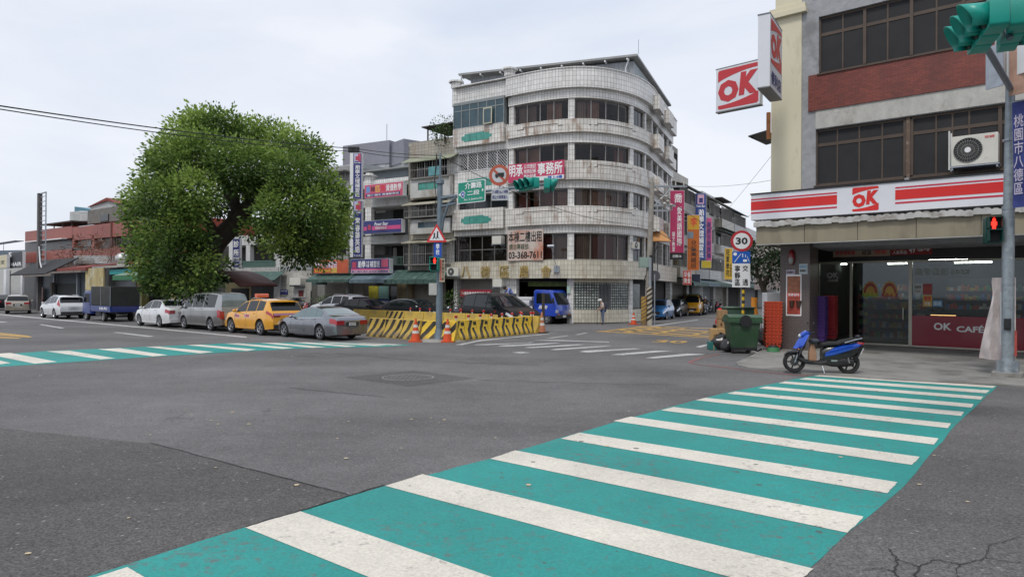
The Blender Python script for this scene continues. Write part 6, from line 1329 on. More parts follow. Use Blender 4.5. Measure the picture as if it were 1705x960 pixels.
# ---- scooter
def scooter(label,body_m,group=None,detail=True,name='motor_scooter'):
 t=thing(name,label,'scooter',group=group);BK=mat('scooter_black',(.012,.012,.013),.35,var=.1,coat=.3)
 for x in(.62,-.62):
  mb=MB();n=24;r=.26;w_=.125;prof=[(r*.70,-w_*.45),(r*.9,-w_*.5),(r,-w_*.2),(r,w_*.2),(r*.9,w_*.5),(r*.70,w_*.45)]
  mb.loft([[(p*math.cos(2*math.pi*k/n),q,p*math.sin(2*math.pi*k/n))for k in range(n)]for p,q in prof],cap=False);o=mb.build('wheel',RUBBER,t,loc=(x,0,r));o.parent=t
  g=MB();g.cyl((0,-.04,0),(0,.04,0),.05);
  for k in range(5):g.prism([(.03,-.018),(r*.7,-.012),(r*.7,.012),(.03,.018)],'y',-.02,.02,0,Matrix.Rotation(2*math.pi*k/5,4,'Y'))
  g.loft([[(p*math.cos(2*math.pi*k/n),q,p*math.sin(2*math.pi*k/n))for k in range(n)]for p,q in((r*.72,-.03),(r*.66,-.03),(r*.66,.03),(r*.72,.03))],cap=False)
  g.build('rim',mat('scooter_rim',(.03,.03,.03),.4,.5),o)
  if x>0:MB().cyl((0,.035,0),(0,.045,0),.1,n=20).build('brake_disc',mat('disc_dark',(.10,.10,.10),.4,.6),o)
 def lof(P,m_,nm,n=12,sm=True,par=None):
  """rings from (x, z, half width, half height, tilt)"""
  mb=MB();R_=[]
  for x,z,hw,hh,ti in P:
   ca,sa=math.cos(ti),math.sin(ti);ring=[]
   for k in range(n):
    a=2*math.pi*k/n;cy=math.copysign(abs(math.cos(a))**.7,math.cos(a))*hw;cz=math.copysign(abs(math.sin(a))**.7,math.sin(a))*hh;ring.append((x-sa*cz,cy,z+ca*cz))
   R_.append(ring)
  mb.loft(R_,sm=sm);return mb.build(nm,m_,par or t)
 mb=MB();pts=[(.62+.28*math.cos(a),.26+.28*math.sin(a))for a in[rad(38+9*k)for k in range(11)]];rr=[[(x,-.075,z),(x*1.0,0,z+.02),(x,.075,z),(x,.06,z-.03),(x,-.06,z-.03)]for x,z in pts];mb.loft(rr,sm=True);mb.build('front_fender',BK,t)
 MB().tube([(.62,.09,.25),(.52,.08,.55)],.02).build('fork',GALV,t);MB().tube([(.62,-.09,.25),(.52,-.08,.55)],.02).build('fork',GALV,t)
 sh=[(.60,.58,.10),(.57,.62,.17),(.53,.70,.21),(.46,.83,.19),(.40,.94,.13)]
 mb=MB();R_=[]
 for x,z,hw in sh:R_.append([(x-.10,-hw,z),(x-.02,-hw*.8,z),(x+.05,0,z+.02),(x-.02,hw*.8,z),(x-.10,hw,z),(x-.11,hw*.9,z),(x-.05,0,z),(x-.11,-hw*.9,z)])
 mb.loft(R_,sm=True);mb.build('leg_shield',body_m,t)
 lof([(.58,.36,.10,.09,.6),(.52,.44,.17,.13,.5),(.46,.60,.19,.09,1.2),(.38,.80,.15,.05,1.3)],BK,'inner_shield')
 lof([(.80,.46,.02,.015,.2),(.72,.50,.09,.035,.4),(.55,.52,.14,.06,.3)],BK,'front_beak')
 lof([(.52,.90,.03,.04,.4),(.47,.93,.10,.07,.4),(.38,.97,.13,.075,.3),(.30,.97,.10,.05,.2),(.24,.96,.05,.03,0)],body_m,'handlebar_cover')
 mb=MB();mb.sphere((.475,0,.90),(.06,.085,.055),0,12,8);mb.build('headlight',HEADL,t);
 for s in(1,-1):MB().sphere((.53,s*.11,.58),(.03,.03,.02),0,8,6).build('indicator',AMBER,t)
 MB().tube([(.30,-.12,.98),(.27,-.22,1.0),(.20,-.34,1.0)],.014).build('handlebar',BLACK,t);MB().tube([(.30,.12,.98),(.27,.22,1.0),(.20,.34,1.0)],.014).build('handlebar',BLACK,t)
 for s in(1,-1):
  MB().tube([(.27,s*.22,1.0),(.20,s*.34,1.0)],.02).build('grip',RUBBER,t);MB().tube([(.27,s*.2,1.0),(.22,s*.28,1.12),(.24,s*.30,1.2)],.007).build('mirror_stem',BLACK,t)
  m=MB();m.sphere((.24,s*.31,1.22),(.015,.065,.04),0,12,6);m.build('mirror',BK,t)
 lof([(.52,.35,.10,.07,.2),(.38,.27,.16,.055,0),(.05,.25,.17,.055,0),(-.10,.28,.15,.09,0)],BK,'floorboard')
 lof([(.0,.42,.13,.17,0),(-.12,.46,.16,.22,0),(-.35,.48,.16,.20,0),(-.60,.50,.14,.18,0),(-.84,.60,.08,.10,0)],BK,'under_seat')
 lof([(-.06,.46,.165,.07,.2),(-.22,.52,.182,.12,.12),(-.48,.60,.182,.115,.12),(-.75,.68,.145,.08,.1),(-.93,.73,.06,.04,0)],body_m,'side_panel')
 lof([(.04,.63,.06,.04,-.5),(.0,.69,.12,.05,-.2),(-.18,.72,.15,.055,0),(-.36,.73,.15,.05,0),(-.44,.77,.155,.06,.2),(-.68,.82,.14,.055,.1),(-.82,.83,.08,.04,0)],mat('scooter_seat',(.012,.012,.012),.7,var=.1,bump=.2,bscale=200),'seat',n=14)
 MB().tube([(-.50,.16,.76),(-.74,.15,.84),(-.90,.10,.87),(-.92,0,.875),(-.90,-.10,.87),(-.74,-.15,.84),(-.50,-.16,.76)],.014).build('grab_rail',GALV,t)
 lof([(-.80,.74,.10,.04,0),(-.90,.74,.09,.04,0),(-.97,.74,.05,.025,0)],TAILR,'tail_light')
 MB().sphere((-.84,0,.905),(.07,.07,.05),0,10,8).build('helmet_hook',BLACK,t)if detail else None
 T=Matrix.Translation((-.86,0,.56))@Matrix.Rotation(rad(-24),4,'Y');mb=MB();mb.box(-.03,.02,-.09,.09,-.26,.16,0,T);mb.build('rear_mudguard',BK,t)
 pl=MB().box(-.045,-.035,-.13,.13,-.06,.10,0,T).build('number_plate',PLATE,t)
 text('NRB·3627' if detail else 'MKA·510',(-.11,.11,-.02,.04),KTEXT,pl,M=T@Matrix.Translation((-.047,0,0))@Matrix.Rotation(rad(-90),4,'Z'))
 lof([(.0,.29,.11,.08,0),(-.25,.28,.14,.12,0),(-.50,.29,.15,.13,0),(-.74,.28,.08,.09,0)],mat('engine_black',(.03,.03,.032),.5,.3,var=.2),'engine')
 MB().tube([(-.30,-.14,.20),(-.55,-.17,.24),(-.88,-.17,.33)],[.03,.06,.065],10).build('exhaust',BK,t);MB().box(-.34,-.20,.13,.15,.30,.34).build('trim_badge',CHROME,t)
 MB().tube([(-.62,.11,.27),(-.55,.11,.56)],.022,8).build('shock_absorber',mat('spring_grey',(.25,.25,.26),.4,.5),t)
 MB().tube([(.0,.10,.22),(-.03,.24,.02),(-.01,.26,.005)],.011).build('side_stand',GALV,t)
 return t
BLUE=carpaint('scooter_blue',(.008,.075,.50),.3,.22)
sc1=scooter('blue and black motor scooter with a brown paper bag on its hook',BLUE)
pf,pr_=G(1322,619.5,.03),G(1412,622.0,.03);hd_=(pf-pr_);hd_.z=0;c=(pf+pr_)/2
sc1.location=(c.x,c.y,.034);sc1.rotation_euler=(0,rad(0),math.atan2(hd_.y,hd_.x));k=hd_.length/1.24;sc1.scale=(k,)*3
print('scooter scale',k)
bag=thing('paper_bag','brown paper bag hanging on the blue scooter hook','bag',loc=tuple(sc1.matrix_basis@Vector((.20,0,.30))),rz=sc1.rotation_euler.z)
KR=mat('kraft_paper',(.36,.20,.12),.8,var=.2,bump=.5,bscale=12)
mb=MB();mb.loft([[(x*s_*k,y*s_*k*.8,z*k)for x,y in((-.075,-.07),(.075,-.07),(.09,0),(.075,.07),(-.075,.07),(-.09,0))]for s_,z in((1.1,0),(1.12,.12),(.95,.25),(.55,.36),(.45,.40))],sm=False);mb.build('sack',KR,bag)
MB().tube([(.02,0,.39*k),(.06,0,.46*k),(.0,0,.5*k),(-.04,0,.46*k),(-.02,0,.39*k)],.006).build('handle',KR,bag)
bg2=thing('cloth_bag','dark grey pouch hanging below the blue scooter handlebar','bag',loc=tuple(sc1.matrix_basis@Vector((.16,0,.78))),rz=sc1.rotation_euler.z)
mb=MB();mb.sphere((0,0,0),(.13*k,.12*k,.07*k),0,12,8);mb.build('pouch',mat('pouch_grey',(.05,.055,.07),.7,var=.2),bg2)
MB().tube([(.0,0,.05*k),(.08,0,.14*k),(.12,0,.18*k)],.006).build('strap',BLACK,bg2)
dark=scooter('dark parked scooter at the left of the two small ones behind the taxi',carpaint('scooter_dark',(.04,.04,.045),.2),detail=False,name='parked_scooter')
red=scooter('dark red scooter standing in front of the house pier',carpaint('scooter_red',(.25,.02,.02),.2),detail=False,name='parked_scooter')
spots=[(dark,500,526,-2.2,None,'dark parked scooter at the left of the two small ones behind the taxi'),(red,515,527,-2.0,None,'dark red scooter right of a dark one before the white wall'),(0,751,536,-1.9,0,'dark scooter at the left of the pair left of the black minivan'),(0,762,536.5,-1.7,0,'dark scooter at the right of the pair beside the black minivan'),(0,1168,522,-2.0,0,'dark scooter nearest the yellow van in the side street'),(0,1180,520.5,-2.1,0,'dark scooter behind the red helmet rider in the side street'),(1,1196,519,-2.2,0,'reddish scooter farthest right in the side street row')]
for o,px,py,a,cp,lab in spots:
 if cp is not None:o=copy_tree((dark,red)[o])
 p=G(px,py);o.location=(p.x,p.y,0);o.rotation_euler=(0,0,a);o['label']=lab;o['group']='scooters parked by the shops'
# ================================================================== BARRIERS AND CONES
YB=mat('barrier_yellow',(.74,.49,.04),.75,var=.12,scale=3,tint=(.33,.22,.08),tscale=1.3,tpos=(.5,.72));YB2=mat('barrier_old_yellow',(.62,.42,.07),.8,var=.15,scale=3,tint=(.26,.19,.10),tscale=1.5,tpos=(.45,.68));KB=mat('barrier_black',(.035,.033,.03),.8,var=.3,tint=(.12,.10,.07),tscale=2)
PROF=[(.29,0),(.29,.09),(.24,.2),(.12,.40),(.085,.80)]
def prof_y(z):
 for(y0,z0),(y1,z1)in zip(PROF[:-1],PROF[1:]):
  if z<=z1+1e-9:return y0+(y1-y0)*(z-z0)/(z1-z0+1e-9)
 return PROF[-1][0]
def barrier(p,ang,Lb,label,style,group,lamp=True,m=None,hz=.8,lamps=1):
 t=thing('road_barrier',label,'barrier',(p.x,p.y,0),ang,group)
 P=[(-y,z)for y,z in PROF]+[(y,z)for y,z in PROF[::-1]];k=hz/.8
 MB().prism([(y,z*k)for y,z in P],'x',.01,Lb-.01).build('barrier_body',m or YB,t,bevel=.008)
 def stripe(fx,zs=(.03,.2,.40,.78)):
  """fx(z) -> (x0,x1): a painted band that follows the profile"""
  mb=MB();n=[]
  zz=sorted(set([zs[0],.09,.2,.40,zs[-1]]+[zs[0]+(zs[-1]-zs[0])*q/8 for q in range(9)]));zz=[z for z in zz if zs[0]-1e-6<=z<=zs[-1]+1e-6]
  for a,b in zip(zz[:-1],zz[1:]):
   (a0,a1),(b0,b1)=fx(a),fx(b);ya,yb=-prof_y(a)-.004,-prof_y(b)-.004
   c_=lambda x:min(max(x,.012),Lb-.012)
   if c_(a1)-c_(a0)<.005 and c_(b1)-c_(b0)<.005:continue
   mb.poly([(c_(a0),ya,a*k),(c_(a1),ya,a*k),(c_(b1),yb,b*k),(c_(b0),yb,b*k)])
  if mb.F:mb.build('stripe',KB,t)
 if style=='right':
  stripe(lambda z:(.10+.28*min(1,max(0,z-.2)/.55),.30+.28*min(1,max(0,z-.2)/.55)))
  mb=MB();mb.poly([(Lb*.72,-prof_y(.58)-.004,.58*k),(Lb*.97,-prof_y(.58)-.004,.58*k),(Lb*.97,-prof_y(.72)-.004,.72*k),(Lb*.72,-prof_y(.72)-.004,.72*k)]);mb.build('stripe',KB,t)
  stripe(lambda z:(Lb*.62,Lb*.62+.16),(.03,.2,.3,.48))
 elif style=='left':
  for q in(-.45,.0,.45,.9,1.35):stripe(lambda z:(q+.62*z,q+.2+.62*z))
 elif style=='chevron':
  for q in(-.7,-.2,.3,.8):stripe(lambda z:(q+.9*z if z>.4 else q+.9*(.8-z)*0+.9*z,q+.24+.9*z))
 if lamp:
  for i in range(lamps):
   x=Lb*(i+.5)/lamps;l=MB();l.cyl((x,0,hz),(x,0,hz+.10),.03,n=10,m=0);l.cyl((x,-.045,hz+.15),(x,.045,hz+.15),.055,n=12,m=1);l.cyl((x,0,hz+.19),(x,0,hz+.22),.02,n=6,m=0)
   l.build('warning_lamp',[mat('lamp_white',(.6,.58,.55),.5),mat('lamp_red',(.45,.02,.02),.25)],t)
 return t
GB_='striped barriers round the closed corner'
a=G(757,568);b=G(899,553.2);d=(b-a);n=8;st=d/n;an=math.atan2(d.y,d.x);ORD=('first','second','third','fourth','fifth','sixth','seventh','eighth','ninth','tenth')
for i in range(n):barrier(a+st*i+Vector((-d.y,d.x,0)).normalized()*.25,an,st.length-.015,'black and yellow striped barrier, %s from the traffic pole in the right hand row'%ORD[i],'right',GB_)
a=G(612,559.6);b=G(697,566.3);d=b-a;n=3;an=math.atan2(d.y,d.x)
for i in range(n):barrier(a+d/n*i+Vector((-d.y,d.x,0)).normalized()*.2,an,d.length/n-.02,'weathered diagonally striped barrier, %s from the grey sedan'%ORD[i],'left',GB_,lamp=False,m=YB2)
a=G(698,567.5);b=G(756,569.5);d=b-a;an=math.atan2(d.y,d.x)
barrier(a+Vector((-d.y,d.x,0)).normalized()*.3,an,d.length,'yellow barrier with wide slanted bands right behind the traffic pole','chevron',GB_,lamp=False)
a=A(590,515,42.5);b=Vector((1.35,32.5,0));a.z=0;d=b-a;n=9;an=math.atan2(d.y,d.x)
for i in range(n):barrier(a+d/n*i,an,d.length/n-.02,'plain yellow barrier of the rear row, %s from its right end'%ORD[n-1-i],'left' if i==2 else None,GB_,lamp=i>2,m=YB2,lamps=2)
CO=mat('cone_orange',(.62,.075,.015),.6,var=.12,tint=(.35,.08,.03),tscale=5);CW=mat('cone_white',(.6,.57,.53),.6,var=.1)
def cone(p,label,h=.9,m=None,faded=False):
 t=thing('traffic_cone',label,'traffic cone',(p.x,p.y,p.z),random.uniform(0,3),'traffic cones at the junction');r=.2;m=m or CO
 f=lambda z:.03+(r-.03)*(1-z/h)
 MB().rbox(-.26,.26,-.26,.26,0,.05,.04).build('base',BLACK if faded else m,t);mb=MB();mb.cyl((0,0,.05),(0,0,h),f(.05),f(h),20);mb.build('cone_body',m,t)
 for z0,z1 in((.36,.48),(.62,.74)):MB().cyl((0,0,h*z0),(0,0,h*z1),f(h*z0)+.004,f(h*z1)+.004,20,cap=False).build('white_band',CW,t)
cone(G(692,568.5),'orange cone with white bands left of the traffic pole foot');cone(G(745,569),'orange cone with white bands right of the traffic pole foot')
cone(G(902,554),'faded orange cone at the right tip of the barrier row',1.0,mat('cone_faded',(.45,.17,.09),.7,var=.2),True);cone(G(1055,540),'small red cone by the utility pole',.75)
p=G(901,551);tag(MB().cyl((0,0,0),(0,0,1.9),.09,.07,8).build('marker_post',mat('post_dark',(.05,.04,.03),.8),loc=(p.x+.1,p.y,0)),'dark post standing behind the faded cone','post')
# ================================================================== TRAFFIC SIGNAL POLE IN THE MIDDLE
PO=G(731,568);SPOLE=mat('signal_pole_blue_grey',(.17,.22,.26),.5,.3,var=.2,scale=3,tint=(.17,.12,.09),tscale=3,tpos=(.6,.75))
def zz(py,px=731,Y=None):return A(px,py,Y or PO.y).z
ARM=Fr((PO.x,PO.y,0),ang=math.atan2(UD.y,UD.x))
tp=thing('signal_pole','grey blue traffic signal pole with a long arm at the barrier corner','signal pole',M=ARM.M)
MB().cyl((0,0,0),(0,0,.5),.24,.14,12).build('base',SPOLE,tp);mb=MB();mb.cyl((0,0,.45),(0,0,zz(480)),.13,n=14);mb.cyl((0,0,zz(480)),(0,0,zz(302)),.12,.105,14);mb.cyl((0,0,zz(302)),(0,0,zz(256)),.04,n=8);mb.cyl((0,0,zz(306)),(0,0,zz(300)),.17,n=14);mb.build('pole',SPOLE,tp)
za_=ARM.Z(760,326);Lr=ARM.X(925);mb=MB();mb.tube([(0,0,za_-.02),(Lr*.5,0,za_+.05),(Lr,0,za_+.02)],[.06,.05,.04],10);mb.tube([(0.05,0,za_-1.9),(.18,0,za_-.9),(.5,0,za_-.25),(1.0,0,za_+.0)],.05,8);mb.tube([(.02,0,za_-.35),(.9,0,za_-.28)],.045,8);mb.build('arm',SPOLE,tp)
mb=MB();
for k in range(3):mb.tube([(-.1+.02*k,-.1,zz(256)-.1*k),(-.18,-.12,zz(300)),(-.05,-.15,zz(330)),(-.16,-.1,zz(355)+.1*k)],.018,5)
mb.build('cable',BLACK,tp)
mb=MB();mb.loft([[((.9+.25*math.sin(k*2.3))*s_*math.cos(2*math.pi*k/18),(.55+.12*math.sin(k*3.1))*s_*math.sin(2*math.pi*k/18),z)for k in range(18)]for s_,z in((1,0),(.8,.06),(.4,.10))],sm=False);tag(mb.build('concrete_footing',CONC,loc=(PO.x,PO.y,0)),'broken concrete footing under the traffic signal pole','footing')
def fsign(F,rect,y,name,label,th=.02):
 a,b,c,d=pr(F,rect,y);t=thing(name,label,'road sign',M=F.M@Matrix.Translation((a,y,c)));return t,b-a,d-c
SGN=mat('road_sign_green',(.0,.24,.16),.35,var=.05)
t,w_,h_=fsign(ARM,(761,301,807,337.5),-.12,'road_name_sign','green road name sign hung on the signal arm')
MB().rbox(0,w_,0,.03,0,h_,.04,axis='y').build('plate',WHITE,t);MB().rbox(.03,w_-.03,-.004,-.001,.03,h_-.03,.03,axis='y').build('panel',SGN,t)
tx(t,'介壽路',(.28,.88,.64,.92),w_,h_,y=-.008,bold=.02);tx(t,'二段',(.36,.80,.34,.56),w_,h_,y=-.008,bold=.02);tx(t,'Sec. 2, Jieshou Rd.',(.24,.92,.10,.22),w_,h_,y=-.008)
mb=MB();mb.poly([(.04*w_,-.008,.42*h_),(.11*w_,-.008,.34*h_),(.11*w_,-.008,.50*h_)]);mb.poly([(.95*w_,-.008,.52*h_),(.89*w_,-.008,.60*h_),(.89*w_,-.008,.44*h_)][::1]);mb.build('arrow',WTEXT,t)
cx_,cz_=.20*w_,.42*h_;R_=.115*h_
for q,m_,y in((1.25,WHITE,-.007),(1.0,mat('shield_blue',(.01,.05,.35),.4),-.010)):MB().prism([(cx_+R_*q*math.sin(2*math.pi*k/10)*(1.1 if k%2==0 else.9),cz_+R_*q*math.cos(2*math.pi*k/10)*1.2)for k in range(10)],'y',y-.001,y).build('route_shield',m_,t)
text('4',(cx_-.04,cx_+.04,cz_-.06,cz_+.06),WTEXT,t,y=-.013)
def ringsign(F,px,py,rpx,y,label,name='road_sign',face=WHITE,rim=REDP,frac=.76):
 x,z=F.L(px,py,y);Y=(F.M@Vector((x,y,0))).y;r=rpx*Y/FPX;t=thing(name,label,'road sign',M=F.M@Matrix.Translation((x,y,z)))
 MB().cyl((0,0,0),(0,.02,0),r,n=40,sm=False).build('rim_plate',rim,t);MB().cyl((0,-.004,0),(0,-.001,0),r*frac,n=40,sm=False).build('panel',face,t);return t,r
RORG=mat('faded_red',(.42,.085,.045),.5,var=.08)
TF=Fr((PO.x,PO.y,0),ang=rad(-12))
x831=ARM.X(831,-.12);T2=Fr(tuple(ARM.W(x831,-.2,0)),ang=rad(-14))
t,r=ringsign(T2,831,291.5,17.5,0,'round red ringed no truck sign above the signal arm',face=mat('sign_grey_white',(.48,.50,.52),.5),rim=RORG,frac=.70)
mb=MB();R_=r;mb.box(-R_*.8,R_*.8,-.009,-.006,-.11*R_,.11*R_,0,Matrix.Rotation(rad(45),4,'Y'));mb.build('slash',RORG,t)
mb=MB();mb.box(-.05,R_*.5,-.013,-.010,-.02,R_*.22);mb.box(-R_*.38,-.06,-.013,-.010,-.05,R_*.12);mb.cyl((-R_*.22,-.010,-.06),(-R_*.22,-.013,-.06),.045,n=12);mb.cyl((R_*.3,-.010,-.05),(R_*.3,-.013,-.05),.045,n=12);mb.box(-R_*.38,R_*.5,-.0135,-.0105,-.055,-.025);mb.build('truck_symbol',KTEXT,t)
MB().cyl((0,.04,-r-.3),(0,.04,r+.05),.025).build('mount',GALV,t)
t,w_,h_=fsign(T2,(817.5,314,846,333.5),-.0,'notice_plate','white notice plate hanging below the round no truck sign')
MB().box(0,w_,0,.02,0,h_).build('plate',mat('sign_grey_white',(.48,.50,.52),.5),t);tx(t,'7-9時16-19時',(.05,.95,.55,.9),w_,h_,NAVY,y=-.004,bold=.02);tx(t,'禁止大貨車進入',(.05,.95,.12,.45),w_,h_,NAVY,y=-.004,bold=.01)
def signal_head(M,label,group,n=3,lens=(0,),name='traffic_signal',lit=None):
 t=thing(name,label,'traffic light',M=M,group=group)
 for i in range(n):
  x=(i-(n-1)/2)*.37;h=MB();h.rbox(x-.18,x+.18,0,.2,-.18,.18,.04,axis='y');h.build('housing',TEAL,t)
  MB().cyl((x,-.004,0),(x,-.03,0),.145,n=20).build('lens',mat('lens_dark',(.02,.015,.012),.2)if lit!=i else mat('lens_lit',(1,.05,.03),.3,emit=3),t)
  v=MB();R_=[];nn=18
  for y,r,cut in((-.001,.165,0),(-.30,.175,1)):
   R_.append([(x+r*math.cos(a),y*(1 if not cut else(.55+.45*max(0,math.sin(a)+.35)/1.35)),r*math.sin(a))for a in[rad(-52+284*k/(nn-1))for k in range(nn)]])
  v.loft(R_,cap=False,closed=False);o=v.build('visor',TEAL,t);s=o.modifiers.new('solid','SOLIDIFY');s.thickness=.008
 return t
xe_=ARM.X(886);zs_=ARM.Z(886,307,-.2)
GS='signal heads on the central pole arm'
signal_head(ARM.M@Matrix.Translation((xe_,-.35,zs_))@Matrix.Rotation(rad(-22),4,'Z'),'teal three lens traffic signal with dark open visors on the arm end',GS)
signal_head(ARM.M@Matrix.Translation((xe_+.55,.25,zs_-.02))@Matrix.Rotation(rad(128),4,'Z'),'teal signal head turned away at the very tip of the arm',GS)
t=thing('school_sign','red rimmed triangular children crossing sign on the central pole','road sign',M=TF.M@Matrix.Translation((-.06,-.2,zz(403.5,727))));s_=(zz(373,727)-zz(403.5,727))/.866
for k,m_,y in((1.0,REDP,0),(.72,WHITE,-.006)):
 hh=s_*.866;c_=hh/3;P=[(-s_/2,0),(s_/2,0),(0,hh)];P=[(x*k,c_+(z-c_)*k)for x,z in P];MB().prism(P,'y',y-.003,y+.003).build('rim_plate' if k==1 else 'panel',m_,t)
mb=MB();
for x,h_ in((.04,.26),(-.09,.19)):mb.box(x-.03,x+.03,-.014,-.010,.17,.17+h_*.7);mb.cyl((x,-.010,.17+h_*.85),(x,-.014,.17+h_*.85),.035,n=10);mb.prism([(x-.07,.12),(x-.04,.12),(x+.01,.2),(x+.06,.12),(x+.08,.12),(x+.02,.22),(x-.03,.22)],'y',-.014,-.010)
mb.build('children_symbol',KTEXT,t)
t,w_,h_=fsign(TF,(722,404,734.5,427.5),-.16,'school_plate','blue plate with two white characters under the triangle sign');MB().box(0,w_,0,.02,0,h_).build('plate',mat('plate_blue',(.01,.07,.42),.4),t);tx(t,'學校',(.28,.75,.15,.92),w_,h_,y=-.004,vertical=True,bold=.02)
def ped_signal(F,rect,y,label,group,depth=.22,hm=None):
 hm=hm or TEAL
 a,b,c,d=pr(F,rect,y);t=thing('pedestrian_signal',label,'traffic light',M=F.M@Matrix.Translation((a,y,c)),group=group);w_,h_=b-a,d-c
 MB().rbox(0,w_,0,depth,0,h_,.03,axis='y').build('housing',hm,t,bevel=.008)
 for k in(0,1):MB().box(.05,w_-.05,-.01,.0,h_*(.05+.48*k),h_*(.47+.48*k)).build('screen',DARK,t)
 v=MB()
 for k in(0,1):z=h_*(.49+.48*k);v.box(.02,w_-.02,-.2,-.002,z,z+.02);v.box(.02,.04,-.16,-.002,z-h_*.4,z-.001);v.box(w_-.04,w_-.02,-.16,-.002,z-h_*.4,z-.001)
 v.build('visor',hm,t);R=mat('signal_red_lit',(1,.02,.012),.4,emit=3.0,var=0)
 m=MB();cx=w_/2;u=h_*.42/10;z=h_*.55;P=[(-1.2,0),(-.2,0),(0,.8),(.2,0),(1.2,0),(1.3,3.2),(2.0,3.2),(2.0,6.2),(1.0,6.9),(-1.0,6.9),(-2.0,6.2),(-2.0,3.2),(-1.3,3.2)]
 m.prism([(cx+x*u*1.1,z+q*u)for x,q in P],'y',-.016,-.011);m.cyl((cx,-.011,z+8.2*u),(cx,-.016,z+8.2*u),1.3*u,n=14);m.build('red_man',R,t)
 return t
ped_signal(TF,(716,428,731,451),-.35,'teal pedestrian signal showing a red man on the central pole',None)
t,w_,h_=fsign(TF,(731.5,430,740,469),-.28,'notice_plate','narrow faded yellow notice plate beside the central red man signal');MB().box(0,w_,0,.02,0,h_).build('plate',mat('plate_faded',(.5,.42,.30),.6,var=.25,scale=8),t);tx(t,'請依號誌行駛',(.5,.9,.05,.95),w_,h_,KTEXT,y=-.004,vertical=True);tx(t,'機慢車兩段左轉',(.1,.45,.05,.95),w_,h_,RTEXT,y=-.004,vertical=True)
t,w_,h_=fsign(TF,(714,471,727.5,491),-.15,'control_box','pale grey metal control box on the central pole');t['category']='box';MB().rbox(0,w_,0,.28,0,h_,.02,axis='y').build('casing',mat('box_grey',(.42,.43,.40),.5,var=.1),t);MB().box(w_*.08,w_*.92,-.008,-.001,h_*.06,h_*.94).build('door',mat('box_grey',(.42,.43,.40)),t)
# ================================================================== RIGHT HAND SIGNAL POLE
PR=G(1678,628,.03);RP=Fr((PR.x,PR.y,0),ang=rad(-40));zr=lambda py,px=1680:A(px,py,PR.y).z
rp=thing('signal_pole','tall grey signal pole in front of the shop at the right edge','signal pole',M=RP.M)
MB().rbox(-.3,.3,-.3,.3,.0,.16,.05).build('base',CONC,rp);mb=MB();mb.cyl((0,0,.1),(0,0,.5),.17,.125,14);mb.cyl((0,0,.5),(0,0,zr(345)),.125,n=16);mb.cyl((0,0,zr(345)),(.05,0,zr(20)),.105,.09,16);mb.cyl((0,0,zr(349)),(0,0,zr(343)),.135,n=16)
for k in range(4):mb.box(-.02,.02,.1,.28,.16,.42,0,Matrix.Rotation(rad(90*k+45),4,'Z'))
mb.build('pole',mat('pole_pale_galv',(.30,.34,.37),.5,.4,var=.25,scale=8,tint=(.5,.52,.52),tscale=9,tpos=(.6,.68)),rp)
mb=MB();
for z in(2.2,3.9,5.6,7.0):mb.cyl((0,0,z),(0,0,z+.04),.13,n=16)
mb.build('pole_band',GALV,rp)
mb=MB();mb.box(-.07,.07,-.16,-.11,1.15,1.42);mb.box(-.04,.04,-.18,-.161,1.2,1.36);mb.build('push_button',BLACK,rp)
GR_='signal heads at the top of the right pole'
YH=8.6
hA=A(1628,46,YH);hB=A(1702,40,YH+.1)
signal_head(Matrix.Translation(hA)@Matrix.Rotation(rad(-112),4,'Z')@Matrix.Scale(1.0,4),'left one of two big teal signals at the top right',GR_);signal_head(Matrix.Translation(hB)@Matrix.Rotation(rad(62),4,'Z')@Matrix.Scale(1.0,4),'right one of two big teal signals cut by the photograph edge',GR_)
mb=MB();q=RP.I;p0=q@((hA+hB)/2+Vector((.06,-.1,-.2)));p1=q@((hA+hB)/2+Vector((.06,.1,.16)));mb.tube([tuple(p0),tuple(p1)],.04);mb.tube([tuple((p0+p1)/2),tuple(q@((hA+hB)/2+Vector((.12,.5,.0)))),(.05,0,zr(150))],[.04,.045,.07]);mb.build('bracket',SPOLE,rp)
ped_signal(Fr(tuple(RP.W(-.32,-.25)),ang=rad(-18)),(1641,361,1668,405),0,'pedestrian signal showing a red man in front of the shop canopy',None,hm=mat('signal_dark_green',(.008,.06,.05),.4,var=.1))
for(a,b,c,d,Y,lab,m_,an)in((1641,1653,80,150,PR.y-.3,'dark sign plate seen from behind beside the right pole top',GALV,-70),(1656,1674,62,128,PR.y-.1,'pale sign plate seen from behind under the right signals',mat('plate_pink_grey',(.42,.38,.36),.6),-55),(1680,1704,60,160,PR.y-.5,'orange white sign plate seen edge on at the right edge',mat('plate_peach',(.45,.27,.2),.6,var=.3),-60),(1676,1686,72,130,PR.y-.4,'narrow white sign plate on the right pole',WHITE,-75)):
 p=A(a,d,Y);q=A(b,d,Y);ww=(q-p).length/max(.25,abs(math.cos(rad(an))))*.8;hh=A(a,c,Y).z-p.z
 t=thing('sign_plate',lab,'road sign',M=Matrix.Translation(p)@Matrix.Rotation(rad(an),4,'Z'));MB().box(0,ww,0,.03,0,hh).build('plate',m_,t);MB().box(ww*.4,ww*.6,.031,.06,hh*.2,hh*.8).build('mount',GALV,t)
p=A(1686,346,PR.y-.35);t=thing('street_banner','blue vertical banner hanging beside the right pole','banner',M=Matrix.Translation(p)@Matrix.Rotation(rad(-66),4,'Z'));hh=A(1686,172,PR.y-.35).z-p.z
mb=MB();R_=[[(x,.03*math.sin(x*9+z*2),z)for x in[.3*k/6 for k in range(7)]]for z in[hh*j/20 for j in range(21)]];mb.loft(R_,cap=False,closed=False);mb.build('cloth',mat('banner_blue',(.035,.05,.22),.7,var=.25),t)
